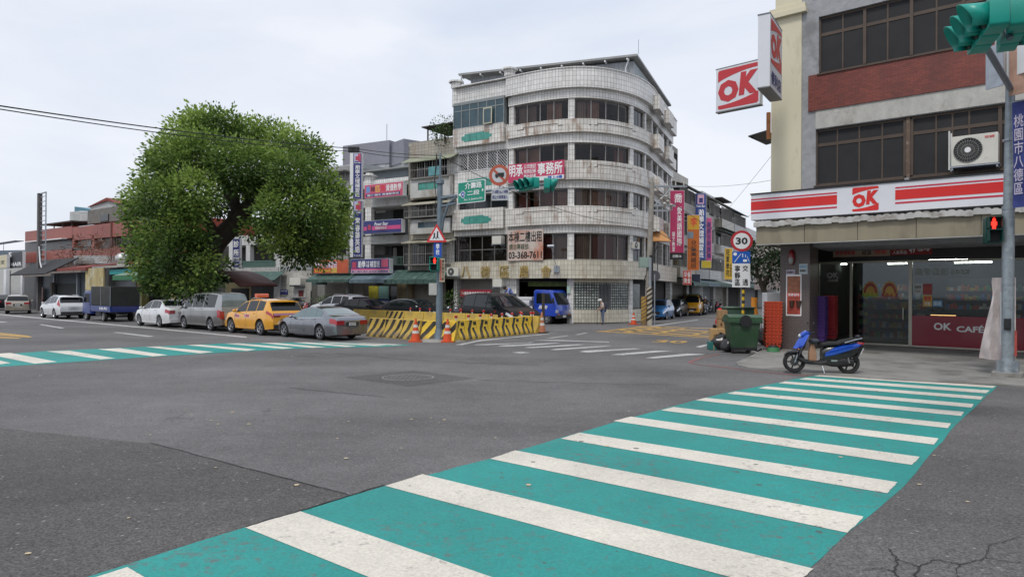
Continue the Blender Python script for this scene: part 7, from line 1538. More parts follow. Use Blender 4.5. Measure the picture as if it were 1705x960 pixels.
text('桃園市八德區',(.05,.25,.3,hh-.3),mat('lettering_pale',(.5,.45,.55),.5),t,y=-.045,vertical=True);MB().cyl((-.05,0,hh+.02),(.4,0,hh+.02),.015).build('rod',GALV,t)
t=thing('cloth_banner','crumpled pink and white cloth banner tied to the right pole','banner',M=Matrix.Translation(tuple(A(1655,597,PR.y+.35)))@Matrix.Rotation(rad(-35),4,'Z'))
z1=A(1655,462,PR.y+.35).z-A(1655,597,PR.y+.35).z;mb=MB();R_=[];
for j in range(25):
 v=j/24;l=-.30+.38*(v**1.2)-.12*math.exp(-((v-1)**2)*40);r_=.42
 R_.append([(l+(r_-l)*k/12,.05*math.sin(k*1.3+v*5)+.03*math.sin(v*17+k),z1*v-.06*(k/12)*(1-v))for k in range(13)])
mb.loft(R_,cap=False,closed=False);mb.build('cloth',mat('cloth_pink',(.56,.50,.49),.8,var=.25,scale=2.5,tint=(.42,.16,.18),tscale=2.2,tpos=(.58,.64)),t)
MB().box(.12,.26,-.1,-.07,.35,z1*.82).build('paper_strip',WHITE,t);MB().box(.3,.44,-.2,-.17,.1,.7).build('paper_strip',mat('paper_red',(.45,.08,.06),.6,var=.4,scale=9),t)
# ================================================================== SPEED SIGN, BIN AND GOODS AT THE SHOP CORNER
PS=G(1237,578,.05);SFm=Fr((PS.x,PS.y,0),ang=rad(-14));Y30=PS.y
sp=thing('sign_post','post with black and yellow bands carrying the speed limit signs','post',(PS.x,PS.y,0));zt=A(1236,390,Y30).z
MB().cyl((0,0,0),(0,0,zt),.045,n=12).build('pole',GALV,sp)
for k in range(9):MB().cyl((0,0,.4+k*.24),(0,0,.52+k*.24),.05,n=12).build('band',KB,sp);MB().cyl((0,0,.521+k*.24),(0,0,.639+k*.24),.05,n=12).build('band',mat('band_yellow',(.65,.42,.02),.5),sp)
t,r=ringsign(SFm,1235,401,17.5,-.08,'round speed limit sign reading 30 with a red ring',face=WHITE,rim=mat('ring_red',(.45,.02,.03),.45));text('30',(-.54*r,.54*r,-.34*r,.34*r),KTEXT,t,y=-.008,bold=.035)
t,w_,h_=fsign(SFm,(1219,418.5,1249,438),-.07,'zone_sign','blue quiet zone pictogram plate below the speed limit sign');MB().box(0,w_,0,.02,0,h_).build('plate',mat('zone_blue',(.01,.10,.45),.4),t)
mb=MB();tube_=mb.tube;tube_([(.12*w_,-.008,.08*h_),(.48*w_,-.008,.8*h_)],.012,4);tube_([(.95*w_,-.008,.1*h_),(.82*w_,-.008,.6*h_)],.010,4);mb.rbox(.6*w_,.82*w_,-.010,-.004,.12*h_,.32*h_,.02,axis='y');mb.box(.56*w_,.60*w_,-.01,-.004,.5*h_,.82*h_);mb.box(.72*w_,.75*w_,-.01,-.004,.5*h_,.74*h_);mb.cyl((.16*w_,-.004,.78*h_),(.16*w_,-.01,.78*h_),.06,n=14);mb.build('pictogram',WTEXT,t)
t,w_,h_=fsign(SFm,(1219,438.5,1249,478),-.07,'zone_sign','white quiet traffic zone plate with black characters');MB().box(0,w_,0,.02,0,h_).build('plate',WHITE,t);tx(t,'寧靜區',(.14,.44,.08,.92),w_,h_,KTEXT,y=-.004,vertical=True,bold=.015);tx(t,'交',(.58,.88,.68,.92),w_,h_,KTEXT,y=-.004,bold=.015);tx(t,'通',(.58,.88,.08,.34),w_,h_,KTEXT,y=-.004,bold=.015)
BG=mat('bin_green',(.022,.065,.028),.5,var=.12,tint=(.05,.08,.05),tscale=3)
pb=G(1214,588.5);pc=G(1265,588.5);ww=(pc-pb).length;t=thing('wheeled_bin','large dark green wheeled rubbish bin at the kerb corner','bin',M=Matrix.Translation((pb.x,pb.y,0))@Matrix.Rotation(rad(-5),4,'Z'));hb_=A(1238,533,pb.y).z;k=ww/1.1
mb=MB();R_=[[(a_,b_,z),(ww-a_,b_,z),(ww-a_,d_,z),(a_,d_,z)]for a_,b_,d_,z in((.12,.10,.80,.16),(.10,.08,.84,.3),(.03,.0,.95,hb_-.08),(.03,.0,.95,hb_))];mb.loft(R_,sm=False);mb.build('bin_body',BG,t,bevel=.03)
mb=MB();mb.rbox(-.03,ww+.03,-.05,1.0,hb_-.09,hb_+.02,.04);mb.build('rim',BG,t,bevel=.01)
mb=MB();R_=[[(x,-.03+(1.0)*v,hb_+.022+.16*math.sin(math.pi*min(1,v*.8+.15)))for x in(-.02,ww+.02)]for v in[q/8 for q in range(9)]];mb.loft([[r_[0],r_[1],(r_[1][0],r_[1][1],hb_+.021),(r_[0][0],r_[0][1],hb_+.021)]for r_ in R_],sm=False);mb.build('lid',mat('bin_lid',(.028,.08,.035),.45,var=.12),t)
mb=MB();mb.cyl((ww*.5,-.052,hb_-.02),(ww*.5,-.07,hb_-.02),.19,n=24);mb.build('lid_badge',BLACK,t);mb=MB();mb.box(.12,ww-.12,.06,.85,.12,.2);mb.build('underframe',BLACK,t)
for x,y in((.15,.15),(ww-.15,.15),(.15,.75),(ww-.15,.75)):MB().cyl((x-.03,y,.08),(x+.03,y,.08),.08,n=14).build('wheel',RUBBER,t)
pb2=G(1268,578,.05);t=thing('wheeled_bin','smaller green bin standing behind the large one','bin',M=Matrix.Translation((pb2.x-1.1,pb2.y+.4,.05)));MB().rbox(0,1.0,0,.7,.12,1.35,.06).build('bin_body',mat('bin_mid_green',(.05,.10,.07),.5,var=.2),t,bevel=.02);MB().rbox(-.03,1.03,-.03,.73,1.351,1.42,.05).build('lid',mat('bin_lid2',(.07,.12,.08),.5),t,bevel=.02)
def basket(m,w0,d0,h0,slats=True):
 mb=MB();a=.86
 def wall(p,q,p2,q2):mb.poly([p,q,q2,p2])
 B=[(-w0/2*a,-d0/2*a,0),(w0/2*a,-d0/2*a,0),(w0/2*a,d0/2*a,0),(-w0/2*a,d0/2*a,0)];T_=[(x/a,y/a,h0)for x,y,z in B];T2=[(x/a*1.05,y/a*1.05,h0)for x,y,z in B];T3=[(x,y,h0-.03)for x,y,z in T2]
 for i in range(4):j=(i+1)%4;wall(B[i],B[j],T_[i],T_[j]);wall(T_[i],T_[j],T2[i],T2[j]);wall(T3[i],T3[j],T2[i],T2[j])
 mb.poly(B);
 for k in range(4):x=-w0*.36+k*w0*.24;mb.box(x-w0*.07,x+w0*.07,-d0/2-.004,-d0/2*.95,h0*.45,h0*.62,1)
 return mb
BKR=mat('basket_orange_red',(.55,.06,.02),.5,var=.12);BKR2=mat('basket_red',(.42,.025,.03),.5,var=.1);BKP=mat('basket_purple',(.085,.035,.22),.5,var=.1);HOLE=mat('basket_hole',(.10,.015,.01),.8)
def stack(px,pyb,Y,w0,d0,h0,pitch,n,m,lab,grp,ang=-.3,lean=0.0,plate=False):
 p=A(px,pyb,Y);me=None;base=None
 for k in range(n):
  if base is None:o=basket(m,w0,d0,h0).build('shopping_basket',[m,HOLE if m is BKR else mat('basket_hole_dark',(.03,.01,.05),.8)]);base=o
  else:o=base.copy();COL.objects.link(o)
  o.location=(p.x+lean*k*pitch+random.uniform(-.006,.006),p.y,p.z+k*pitch);o.rotation_euler=(0,0,ang+random.uniform(-.02,.02))
  where='bottom' if k==0 else 'top' if k==n-1 else '%s from the bottom'%(ORD+('eleventh','twelfth','thirteenth','fourteenth','fifteenth','sixteenth'))[k]
  tag(o,lab%where,'basket',grp)
YS=S.W(.5,.5).y
stack(1285.5,577.5,22.6,.50,.42,.24,.115,12,BKR,'orange red basket left of the brown column, %s','orange baskets stacked left of the column',ang=-.15,lean=.02)
stack(1364,567,23.0,.46,.40,.24,.105,13,BKP,'purple shopping basket right of the brown column, %s','purple baskets stacked by the shop door',ang=-.7)
stack(1383,563,23.6,.36,.40,.22,.105,13,BKR2,'red shopping basket beside the shop glass, %s','red baskets stacked by the shop door',ang=-.7)
stack(1350,562,23.9,.24,.36,.22,.105,12,BKR2,'red basket behind the purple stack, %s','red baskets behind the purple stack',ang=-.7)
p=A(1287.5,578,22.0);t=thing('plastic_tub','small green tub upside down before the orange baskets','tub',(p.x,p.y,.10));MB().cyl((0,0,0),(0,0,.14),.20,.18,20).build('tub',mat('tub_green',(.05,.2,.08),.5),t);MB().cyl((0,0,.141),(0,0,.2),.18,.12,20).build('lid',BLACK,t)
CARD=mat('cardboard',(.34,.21,.10),.8,var=.15,tint=(.22,.13,.06),tscale=3);CARD2=mat('cardboard_light',(.48,.30,.13),.8,var=.12)
def carton(px0,px1,py0,py1,Y,label,m,d=.45,ang=-.1,txt=None,nm='cardboard_box'):
 p=A(px0,py1,Y);q=A(px1,py1,Y);w_=(q-p).length;h_=A(px0,py0,Y).z-p.z;t=thing(nm,label,'crate' if 'crate' in nm else 'box',M=Matrix.Translation((p.x,p.y,max(p.z,0.0)))@Matrix.Rotation(ang,4,'Z'),group='boxes beside the green bin')
 MB().box(0,w_,0,d,0,h_).build('box',m,t,bevel=.008);MB().box(w_*.45,w_*.55,-.004,-.001,0,h_).build('tape',mat('tape',(.4,.28,.15),.4),t)
 if txt:text(txt,(w_*.15,w_*.4,h_*.3,h_*.6),mat('brown_print',(.1,.05,.03),.7),t,y=-.006)
carton(1184.5,1207,547,568,23.9,'light orange cardboard box left of the green bin',CARD2,txt='水果');carton(1197,1211,516,531,24.3,'upper brown cardboard box on the stack by the bin',CARD);carton(1197,1211,531.5,547,24.3,'middle brown cardboard box on the stack by the bin',CARD,txt='蔬');carton(1198,1212,547.5,581,24.35,'lowest brown cardboard box of the stack by the bin',CARD)
carton(1181,1196,569,582,23.6,'teal plastic crate on the road under the orange box',mat('crate_teal',(.02,.16,.15),.5,var=.1),nm='plastic_crate')
BAGM=mat('bin_bag',(.02,.02,.022),.25,var=.2,bump=.8,bscale=7)
for i,(px,py,r)in enumerate(((1199,582,.30),(1208,577,.33),(1211,586,.22),(1276,574,.35))):
 p=G(px,py);o=MB();o.sphere((0,0,r*.85),(r,r*.9,r),0,22,16)
 o.V=[(x*(1+.13*math.sin(9*z+5*x+i)),y*(1+.13*math.sin(11*x+i)),max(0,z+.05*math.sin(8*x+7*y+i)))for x,y,z in o.V];o.cyl((0,0,r*1.7),(.03,0,r*2.0),.03,.05,8)
 tag(o.build('rubbish_bag',BAGM,loc=(p.x,p.y,0)),('black rubbish bag on the road beside the teal crate','largest black rubbish bag against the green bin','small black rubbish bag at the foot of the green bin','black rubbish bag between the green bin and orange baskets')[i],'rubbish bag','black rubbish bags')
p=A(1292,503,26);t=thing('white_cabinet','white box standing behind the orange basket stack','cabinet',(p.x,p.y,.1));MB().rbox(-.35,.35,0,.5,0,A(1292,487,26).z-.1,.03).build('cabinet_body',WHITE,t,bevel=.01);MB().box(-.3,.3,-.01,-.001,.1,1.2).build('door',WHITE,t)
p=A(1256,520,30);t=thing('orange_mascot_post','orange wrapped post behind the green bin','post',(p.x,p.y,0));t.name='wrapped_post';z1=A(1256,495,30).z;mb=MB();mb.tube([(0,0,0),(.03,0,z1*.5),(-.02,0,z1*.8),(0,0,z1)],[.14,.17,.12,.15],10);mb.build('wrap',mat('wrap_orange',(.6,.22,.02),.6,var=.3),t)
t=tag(MB().box(-.05,.05,-.1,6,0,.1).build('kerb_stone',CONC,loc=tuple(G(1262,592)),rz=-.1),'low concrete kerb stone right of the green bin','kerb')
# ================================================================== UTILITY POLE
PU=G(1080,540);YU=PU.y;zu=lambda py,px=1083:A(px,py,YU).z;UM=mat('concrete_pole',(.30,.28,.25),.85,var=.2,tint=(.18,.16,.13),tscale=2)
up=thing('utility_pole','leaning concrete utility pole with cross arms at the side street','utility pole',(PU.x,PU.y,0));xt=A(1086,305,YU).x-PU.x
MB().cyl((-.1,0,0),(xt-.0,0,zu(303)),.19,.14,14).build('pole',UM,up);mb=MB();z9=zu(310);mb.box(-.1,2.3,-.06,.06,z9-.06,z9+.06);mb.cyl((xt-.05,0,zu(348)),(1.4,0,z9-.05),.035);mb.box(0,1.6,-.04,.04,zu(344),zu(340));mb.box(-.1,1.2,-.04,.04,zu(352),zu(349));mb.build('cross_arm',GALV,up)
mb=MB()
for k in range(5):x=.1+k*.5;mb.cyl((x,0,z9+.05),(x,0,z9+.3),.05,.03,8)
for k,(x,z)in enumerate(((.7,330),(1.1,334),(1.0,326),(1.3,340),(.9,338))):mb.cyl((x,-.1,zu(z)),(x+.1,.1,zu(z)-.35),.09,.05,8)
mb.build('insulator',mat('insulator',(.45,.42,.38),.4,var=.3),up)
mb=MB();mb.cyl((.1,-.2,zu(470)),(.1,-.2,zu(425)),.12,n=12);mb.cyl((-.35,-.05,zu(470)),(.55,-.05,zu(405)),.03,n=6);mb.build('fitting',BLACK,up)
t=thing('junction_box','grey green electric box on the utility pole','box',tuple(A(1065,445,YU-.3)));w_=18*YU/FPX;h_=17*YU/FPX;MB().rbox(0,w_,0,.3,0,h_,.02,axis='y').build('casing',mat('box_green_grey',(.25,.33,.30),.5,var=.08),t);MB().box(.04,w_-.04,-.008,-.001,.04,h_-.04).build('door',mat('box_green_grey',(.25,.33,.3)),t)
t=thing('street_pole','thinner grey pole beside the leaning utility pole','pole',(PU.x-.05,PU.y-.6,0));MB().cyl((0,0,0),(0,0,zu(430)),.09,.08,12).build('pole',GALV,t)
for(px,pyt,lab,ca,cb_)in((1079,478,'black and white banded guard sleeve on the utility pole',KB,mat('guard_white',(.45,.40,.32),.6)),(1070,493,'worn yellow guard sleeve left of the utility pole',mat('guard_yellow',(.42,.26,.05),.7,var=.3),mat('guard_brown',(.2,.13,.06),.7))):
 p=G(px,540.5);h=A(px,pyt,p.y).z;t=thing('pole_guard',lab,'guard',(p.x,p.y-.35,0));n=8
 MB().cyl((0,0,0),(0,0,h),.17,n=16).build('sleeve',cb_,t);mb=MB()
 for k in range(n):
  z0=h*k/n;R_=[[(.176*math.cos(a),.176*math.sin(a),z0+q+.10*(a-math.pi))for a in[2*math.pi*j/16 for j in range(17)]]for q in(.18,.18+h/n*.5)]
  R_=[[(x,y,min(h,max(0,z)))for x,y,z in r_]for r_ in R_];mb.loft(R_,cap=False,closed=False)
 mb.build('band',ca,t)
p=A(1090,459,YU-.5);t=thing('traffic_mirror','round grey backed street mirror right of the utility pole','mirror',tuple(p));MB().cyl((0,0,0),(.05,.1,0),.32,n=24).build('mirror_back',mat('mirror_back',(.06,.06,.07),.5),t);MB().cyl((0,0,-p.z),(0,0,.1),.04,n=8).build('post',GALV,t)
# ---- wires
def wire(a,b,sag,r,label,n=24,group='overhead wires'):
 pts=[tuple(a.lerp(b,k/n)-Vector((0,0,sag*4*(k/n)*(1-k/n))))for k in range(n+1)]
 return tag(MB().tube([tuple(Vector(p)-a)for p in pts],r,5).build('overhead_wire',mat('wire_black',(.015,.015,.015),.6,var=0),loc=tuple(a)),label,'wire',group)
pm=A(734,259,PO.y)
wire(A(-60,167,13),A(590,247,27.5),.12,.016,'upper thick cable crossing the sky left of the tall navy sign');wire(A(-60,172,13.2),A(590,252,27.6),.16,.013,'lower thick cable crossing the sky left of the tall navy sign')
wire(A(590,247,27.5),pm,.06,.014,'cable between the tall navy sign and the signal pole top');wire(A(590,251,27.6),pm+Vector((0,0,-.1)),.1,.012,'lower cable between the tall navy sign and the signal pole top')
tag(MB().rbox(-.22,.22,-.08,.08,-.08,.12,.03).build('splice_box',BLACK,loc=tuple(A(589,250,27.5))),'black cable box hanging over the tall navy sign','cable box')
wire(pm,A(1040,372,41),.5,.014,'cable from the signal pole down across the rounded facade');wire(A(1088,310,YU),A(1230,402,70),.4,.02,'wire sagging from the utility pole down the side street');wire(A(1140,309,YU),A(1284,300,30),.15,.008,'thin wire from the utility pole to the shop building');wire(A(1175,390,60),A(1300,240,28),.1,.008,'thin slanting wire rising to the shop building');wire(A(1086,380,YU),A(1210,420,66),.6,.02,'lower wire along the side street shops');wire(A(1086,330,YU),A(1110,335,50),.3,.015,'short wire from the utility pole to the rounded building')
wire(A(1195,378,62),A(1300,330,26),.2,.008,'lowest thin wire slanting up to the shop building')
# ================================================================== PEOPLE
SKIN=mat('skin',(.36,.20,.13),.6,var=.05)
def person(label,J,R_,mats,loc,rz,group=None,hair=(.03,.025,.02),hat=None,extra=None,s=1.0):
 """one skinned body from joints; mats: (shirt, trousers, shoes)"""
 t=thing('person',label,'person',loc,rz,group);t.scale=(s,)*3
 names=list(J);E=[('pelvis','chest'),('chest','neck'),('neck','head'),('chest','shL'),('shL','elL'),('elL','haL'),('chest','shR'),('shR','elR'),('elR','haR'),('pelvis','hiL'),('hiL','knL'),('knL','anL'),('anL','toL'),('pelvis','hiR'),('hiR','knR'),('knR','anR'),('anR','toR')]
 def skin(edges,nm,m,grow=1.0,root=None):
  vs=[];
  for e in edges:
   for v in e:
    if v not in vs:vs.append(v)
  me=bpy.data.meshes.new(nm);me.from_pydata([J[v]for v in vs],[(vs.index(a),vs.index(b))for a,b in edges],[]);o=bpy.data.objects.new(nm,me);COL.objects.link(o);o.parent=t
  sk=o.modifiers.new('skin','SKIN');d=me.skin_vertices[0].data if me.skin_vertices else None
  if d is None:return o
  for i,v in enumerate(vs):r=R_[v]*grow;d[i].radius=(r,r*(.72 if v in('chest','pelvis')else 1));d[i].use_root=(v==(root or vs[0]))
  sb=o.modifiers.new('sub','SUBSURF');sb.levels=2;sb.render_levels=2;me.materials.append(m);return o
 bm=bmesh.new();bm.free()
 skin(E,'body',SKIN,1.0,'pelvis');skin([('pelvis','chest'),('chest','neck2'),('chest','shL'),('shL','elL'),('chest','shR'),('shR','elR')],'shirt',mats[0],1.16,'pelvis');skin([('pelvis','hiL'),('hiL','knL'),('knL','anL'),('pelvis','hiR'),('hiR','knR'),('knR','anR')],'trousers',mats[1],1.18,'pelvis');
 for a,b in(('anL','toL'),('anR','toR')):skin([(a,b)],'shoe',mats[2],1.25)
 h=J['head'];m=MB();m.sphere((h[0]-.012,0+h[1],h[2]+.045),(.105,.088,.10),0,14,10);m.build('hair',mat('hair_%d'%int(hair[0]*1000),hair,.8,var=.1)if not hat else hat,t)
 if hat:
  b=MB();b.cyl((h[0]+.05,h[1],h[2]+.05),(h[0]+.14,h[1],h[2]+.03),.09,.07,14);b.build('cap_peak',hat,t)
 f=MB();f.sphere((h[0]+.10,h[1],h[2]+.0),(.018,.012,.02),0,8,6);f.build('nose',SKIN,t)
 for y in(.035,-.035):MB().sphere((h[0]+.088,h[1]+y,h[2]+.025),(.01,.012,.008),0,8,6).build('eye',KTEXT,t)
 for sd_,hn in((1,'haL'),(-1,'haR')):
  ha_=Vector(J[hn]);g=MB();g.sphere(tuple(ha_),(.035,.025,.04),0,8,6)
  for q in range(4):g.tube([tuple(ha_+Vector((.015-.012*q,sd_*.01,-.03))),tuple(ha_+Vector((.03-.014*q,0,-.07-.005*(q in(1,2))))),tuple(ha_+Vector((.02-.012*q,-sd_*.015,-.095)))],.008,5)
  g.tube([tuple(ha_+Vector((.025,0,0))),tuple(ha_+Vector((.05,-sd_*.01,-.03)))],.009,5);g.build('hand',SKIN,t)
 if extra:extra(t)
 return t
def joints(**k):
 J=dict(pelvis=(0,0,.95),chest=(.0,0,1.28),neck=(.02,0,1.46),neck2=(.01,0,1.42),head=(.04,0,1.58),shL=(0,.17,1.38),elL=(.0,.22,1.12),haL=(.08,.2,.90),shR=(0,-.17,1.38),elR=(.0,-.22,1.12),haR=(.08,-.2,.90),hiL=(0,.09,.90),knL=(.04,.10,.50),anL=(0,.10,.08),toL=(.15,.11,.04),hiR=(0,-.09,.90),knR=(.02,-.10,.50),anR=(-.03,-.10,.08),toR=(.12,-.11,.04));J.update(k);return J
RJ=dict(pelvis=.14,chest=.15,neck=.055,neck2=.06,head=.095,shL=.06,elL=.042,haL=.026,shR=.06,elR=.042,haR=.026,hiL=.085,knL=.058,anL=.04,toL=.035,hiR=.085,knR=.058,anR=.04,toR=.035)
p=G(1004,540);NAVYT=mat('jeans',(.10,.14,.22),.8,var=.15)
def cane(t):
 MB().tube([(.34,-.16,.0),(.33,-.16,.78),(.28,-.16,.84)],.012).build('walking_stick',BLACK,t);q=MB();q.tube([(.26,-.22,0),(.34,-.16,.12),(.42,-.10,0)],.01);q.build('stick_feet',BLACK,t);MB().rbox(-.24,-.10,-.13,.13,1.0,1.38,.04,axis='x').build('backpack',mat('backpack',(.05,.05,.08),.8),t)
person('elderly walker in a pale shirt and white cap leaning on a stick',joints(chest=(.06,0,1.25),neck=(.13,0,1.40),neck2=(.11,0,1.37),head=(.19,0,1.48),shL=(.07,.17,1.34),shR=(.07,-.17,1.34),elL=(.08,.22,1.08),haL=(.26,.15,.98),elR=(.10,-.22,1.08),haR=(.30,-.16,.88)),RJ,(mat('shirt_pale',(.55,.46,.42),.8),NAVYT,BLACK),(p.x,p.y,0),rad(190),hat=mat('cap_white',(.6,.6,.6),.8),extra=cane,s=.96)
p=G(853,541);person('worker in a light blue shirt bending behind the black minivan',joints(pelvis=(0,0,.95),chest=(.22,0,1.2),neck=(.36,0,1.25),neck2=(.33,0,1.24),head=(.46,0,1.27),shL=(.26,.17,1.26),shR=(.26,-.17,1.26),elL=(.35,.2,1.0),haL=(.45,.15,.85),elR=(.35,-.2,1.0),haR=(.45,-.15,.85)),RJ,(mat('shirt_blue',(.22,.30,.62),.8),NAVYT,BLACK),(p.x,p.y+.8,.75),rad(200),s=1.1)
p=A(876,500,44.5);person('person in a dark top standing in the open bay behind the truck',joints(),RJ,(mat('shirt_teal',(.05,.10,.10),.8),BLACK,BLACK),(p.x,p.y+.3,.1),rad(270),s=1.0)
p=G(1190,563);REDS=mat('shirt_red',(.55,.02,.035),.8);person('person in a red shirt and cap sitting behind the cardboard boxes',joints(pelvis=(0,0,.55),chest=(.05,0,.88),neck=(.09,0,1.05),neck2=(.08,0,1.02),head=(.12,0,1.17),shL=(.06,.17,.98),shR=(.06,-.17,.98),elL=(.15,.22,.74),haL=(.36,.12,.70),elR=(.15,-.22,.74),haR=(.36,-.12,.70),hiL=(0,.1,.50),knL=(.40,.14,.50),anL=(.38,.14,.08),toL=(.52,.14,.04),hiR=(0,-.1,.50),knR=(.40,-.14,.50),anR=(.38,-.14,.08),toR=(.52,-.14,.04)),RJ,(REDS,BLACK,BLACK),(p.x+.1,p.y,0),rad(-10),hat=REDS,s=1.0)
t=thing('stool','low dark stool under the person in red','stool',(p.x+.1,p.y,0));MB().cyl((0,0,.36),(0,0,.40),.18,n=16).build('seat',BLACK,t)
for a in range(4):MB().cyl((.13*math.cos(a*1.57),.13*math.sin(a*1.57),.36),(.17*math.cos(a*1.57),.17*math.sin(a*1.57),0),.015).build('leg',GALV,t)
p=G(1174,524);rider=scooter('dark scooter ridden beside the yellow van',carpaint('scooter_dark',(.04,.04,.045),.2),detail=False);rider.location=(p.x,p.y,0);rider.rotation_euler=(0,0,-2.0);rider['group']='scooters parked by the shops'
person('scooter rider in dark clothes with a white helmet by the yellow van',joints(pelvis=(-.22,0,.86),chest=(-.12,0,1.2),neck=(-.06,0,1.36),neck2=(-.07,0,1.33),head=(-.02,0,1.48),shL=(-.1,.17,1.30),shR=(-.1,-.17,1.30),elL=(.05,.24,1.08),haL=(.22,.30,1.0),elR=(.05,-.24,1.08),haR=(.22,-.30,1.0),hiL=(-.2,.1,.82),knL=(.22,.15,.70),anL=(.15,.16,.32),toL=(.28,.16,.30),hiR=(-.2,-.1,.82),knR=(.22,-.15,.70),anR=(.15,-.16,.32),toR=(.28,-.16,.30)),RJ,(BLACK,NAVYT,BLACK),(p.x,p.y,0),-2.0,hat=mat('helmet_white',(.6,.6,.6),.3))
# ================================================================== LEFT SIDE: SHACKS, RED BUILDING, TREE
P0=A(130,480,56.5);LF=Fr((P0.x,P0.y,0),vp=-480);LX=lambda px,y=0:LF.X(px,y)
def lthing(name,label,cat,px,y=0,group=None):x=LF.X(px,y);return thing(name,label,cat,M=LF.M@Matrix.Translation((x,y,0)),group=group),x,y
def lbox(mb,rect,y0,y1,ox,oy,m=0,z0=None):
 a,b,c,d=pr(LF,rect,y0);mb.box(a-ox,b-ox,y0-oy,y1-oy,c if z0 is None else z0,d,m);return mb
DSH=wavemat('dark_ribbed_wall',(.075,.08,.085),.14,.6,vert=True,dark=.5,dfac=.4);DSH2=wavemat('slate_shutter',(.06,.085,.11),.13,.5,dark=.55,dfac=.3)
RUST=mat('rust_red_edge',(.20,.045,.035),.8,var=.3);OLD=mat('old_sheet',(.16,.15,.14),.8,var=.3,tint=(.2,.1,.05),tscale=1.5);PYEL=mat('stained_board',(.42,.34,.16),.8,var=.35,scale=1.2,tint=(.5,.5,.42),tscale=.8)
t,ox,oy=lthing('roadside_shack','dark ribbed shack with black sheet canopy behind the estate car','shack',20)
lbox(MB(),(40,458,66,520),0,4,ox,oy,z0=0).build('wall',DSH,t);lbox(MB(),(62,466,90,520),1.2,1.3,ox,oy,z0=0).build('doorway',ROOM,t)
a,b,c,d=pr(LF,(16,443,66,458),-2.0);mb=MB();mb.prism([(-2.0,c),(.4,d+.6),(.4,d+.7),(-2.0,c+.1)],'x',a-ox,b-ox+1.5);mb.build('canopy',mat('canopy_black',(.018,.018,.02),.8,var=.3),t)
mb=MB();lbox(mb,(38,456,84,460),-2.0,-1.9,ox,oy);lbox(mb,(83,470,86,519),-.3,-.1,ox,oy,z0=0);mb.build('frame',OLD,t)
lbox(MB(),(63,478,71,508),-.15,-.1,ox,oy).build('poster',mat('poster_mixed',(.35,.2,.18),.6,var=.7,scale=6),t)
t,ox,oy=lthing('roadside_shack','shack with a rusty red roof edge and grey shutters behind the white suv','shack',66)
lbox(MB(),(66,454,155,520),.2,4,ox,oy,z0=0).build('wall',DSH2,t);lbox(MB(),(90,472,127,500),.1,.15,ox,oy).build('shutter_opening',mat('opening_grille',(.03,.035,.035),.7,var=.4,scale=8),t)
for px in(88,127,153):lbox(MB(),(px,455,px+1.6,518),-.05,.15,ox,oy,z0=0).build('post',GALV,t)
a,b,c,d=pr(LF,(64,444,142,451),-1.2);mb=MB();mb.prism([(-1.2,c),(3.8,d+.5),(3.8,d+.6),(-1.2,c+.22)],'x',a-ox,b-ox);mb.build('roof',RUST,t)
lbox(MB(),(142,446,172,483),-1.0,-.9,ox,oy).build('board',PYEL,t)
t,ox,oy=lthing('roadside_shack','shack with a bright green awning left of the big tree','shack',156)
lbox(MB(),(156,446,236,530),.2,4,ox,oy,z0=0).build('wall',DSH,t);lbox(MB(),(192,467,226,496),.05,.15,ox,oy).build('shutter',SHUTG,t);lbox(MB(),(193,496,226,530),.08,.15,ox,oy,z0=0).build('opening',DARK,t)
a,b,c,d=pr(LF,(153,440,224,445),-1.0);mb=MB();mb.prism([(-1.0,c),(3.8,d+.3),(3.8,d+.4),(-1.0,c+.12)],'x',a-ox,b-ox+.8);mb.build('roof',mat('roof_pale',(.32,.30,.27),.8,var=.3),t)
a,b,c,d=pr(LF,(188,448,243,466),-1.6);mb=MB();mb.prism([(-1.6,c+.28),(-.1,d),(-.1,d+.05),(-1.6,c+.33)],'x',a-ox,b-ox,0);mb.box(a-ox,b-ox,-1.63,-1.6,c,c+.33,1);mb.build('awning',[mat('awning_sage',(.17,.24,.18),.7,var=.15),mat('awning_edge_green',(.02,.13,.05),.6,var=.15)],t)
lbox(MB(),(182,448,222,456),-.8,-.7,ox,oy).build('teal_strip',mat('teal_strip',(.01,.26,.26),.6,var=.1),t)
lbox(MB(),(228,468,236,520),-.3,.19,ox,oy,z0=0).build('post',mat('post_olive',(.30,.28,.10),.8,var=.2),t);lbox(MB(),(226.2,466,228,520),-.32,.1,ox,oy,z0=0).build('post',RUST,t)
t,ox,oy=lthing('stall_shed','dark open shed in the shade under the big tree','shed',236)
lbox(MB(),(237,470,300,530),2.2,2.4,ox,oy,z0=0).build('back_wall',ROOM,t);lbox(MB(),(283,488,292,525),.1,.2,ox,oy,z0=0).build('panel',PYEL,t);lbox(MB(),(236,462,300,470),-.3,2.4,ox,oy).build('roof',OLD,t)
mb=MB();a,b,c,d=pr(LF,(293,490,350,525),-.1);x=a
while x<b:mb.box(x-ox,x-ox+.03,-.1,-.07,.1,d);x+=.18
mb.box(a-ox,b-ox,-.12,-.06,d-.05,d);mb.box(a-ox,b-ox,-.12,-.06,.25,.3);tag(mb.build('railing',CAGE,M=LF.M@Matrix.Translation((ox,0,0))),'dark bar fence behind the silver van under the tree','fence')
t,ox,oy=lthing('market_stall','stall with a curved dark red and black canopy behind the silver van','stall',372);a,b,c,d=pr(LF,(372,450,432,478),-.5)
mb=MB();n=10;R_=[[(x,y,c+(d-c)*(1-((x-(a-ox))/(b-a))**2*.9)+.03*(y>0))for x in[(a-ox)+(b-a)*k/n for k in range(n+1)]]for y in(-1.6,.6)];mb.loft(R_,cap=False,closed=False);o=mb.build('canopy',mat('canopy_dark_red',(.10,.03,.025),.7,var=.3),t);s_=o.modifiers.new('s','SOLIDIFY');s_.thickness=.08
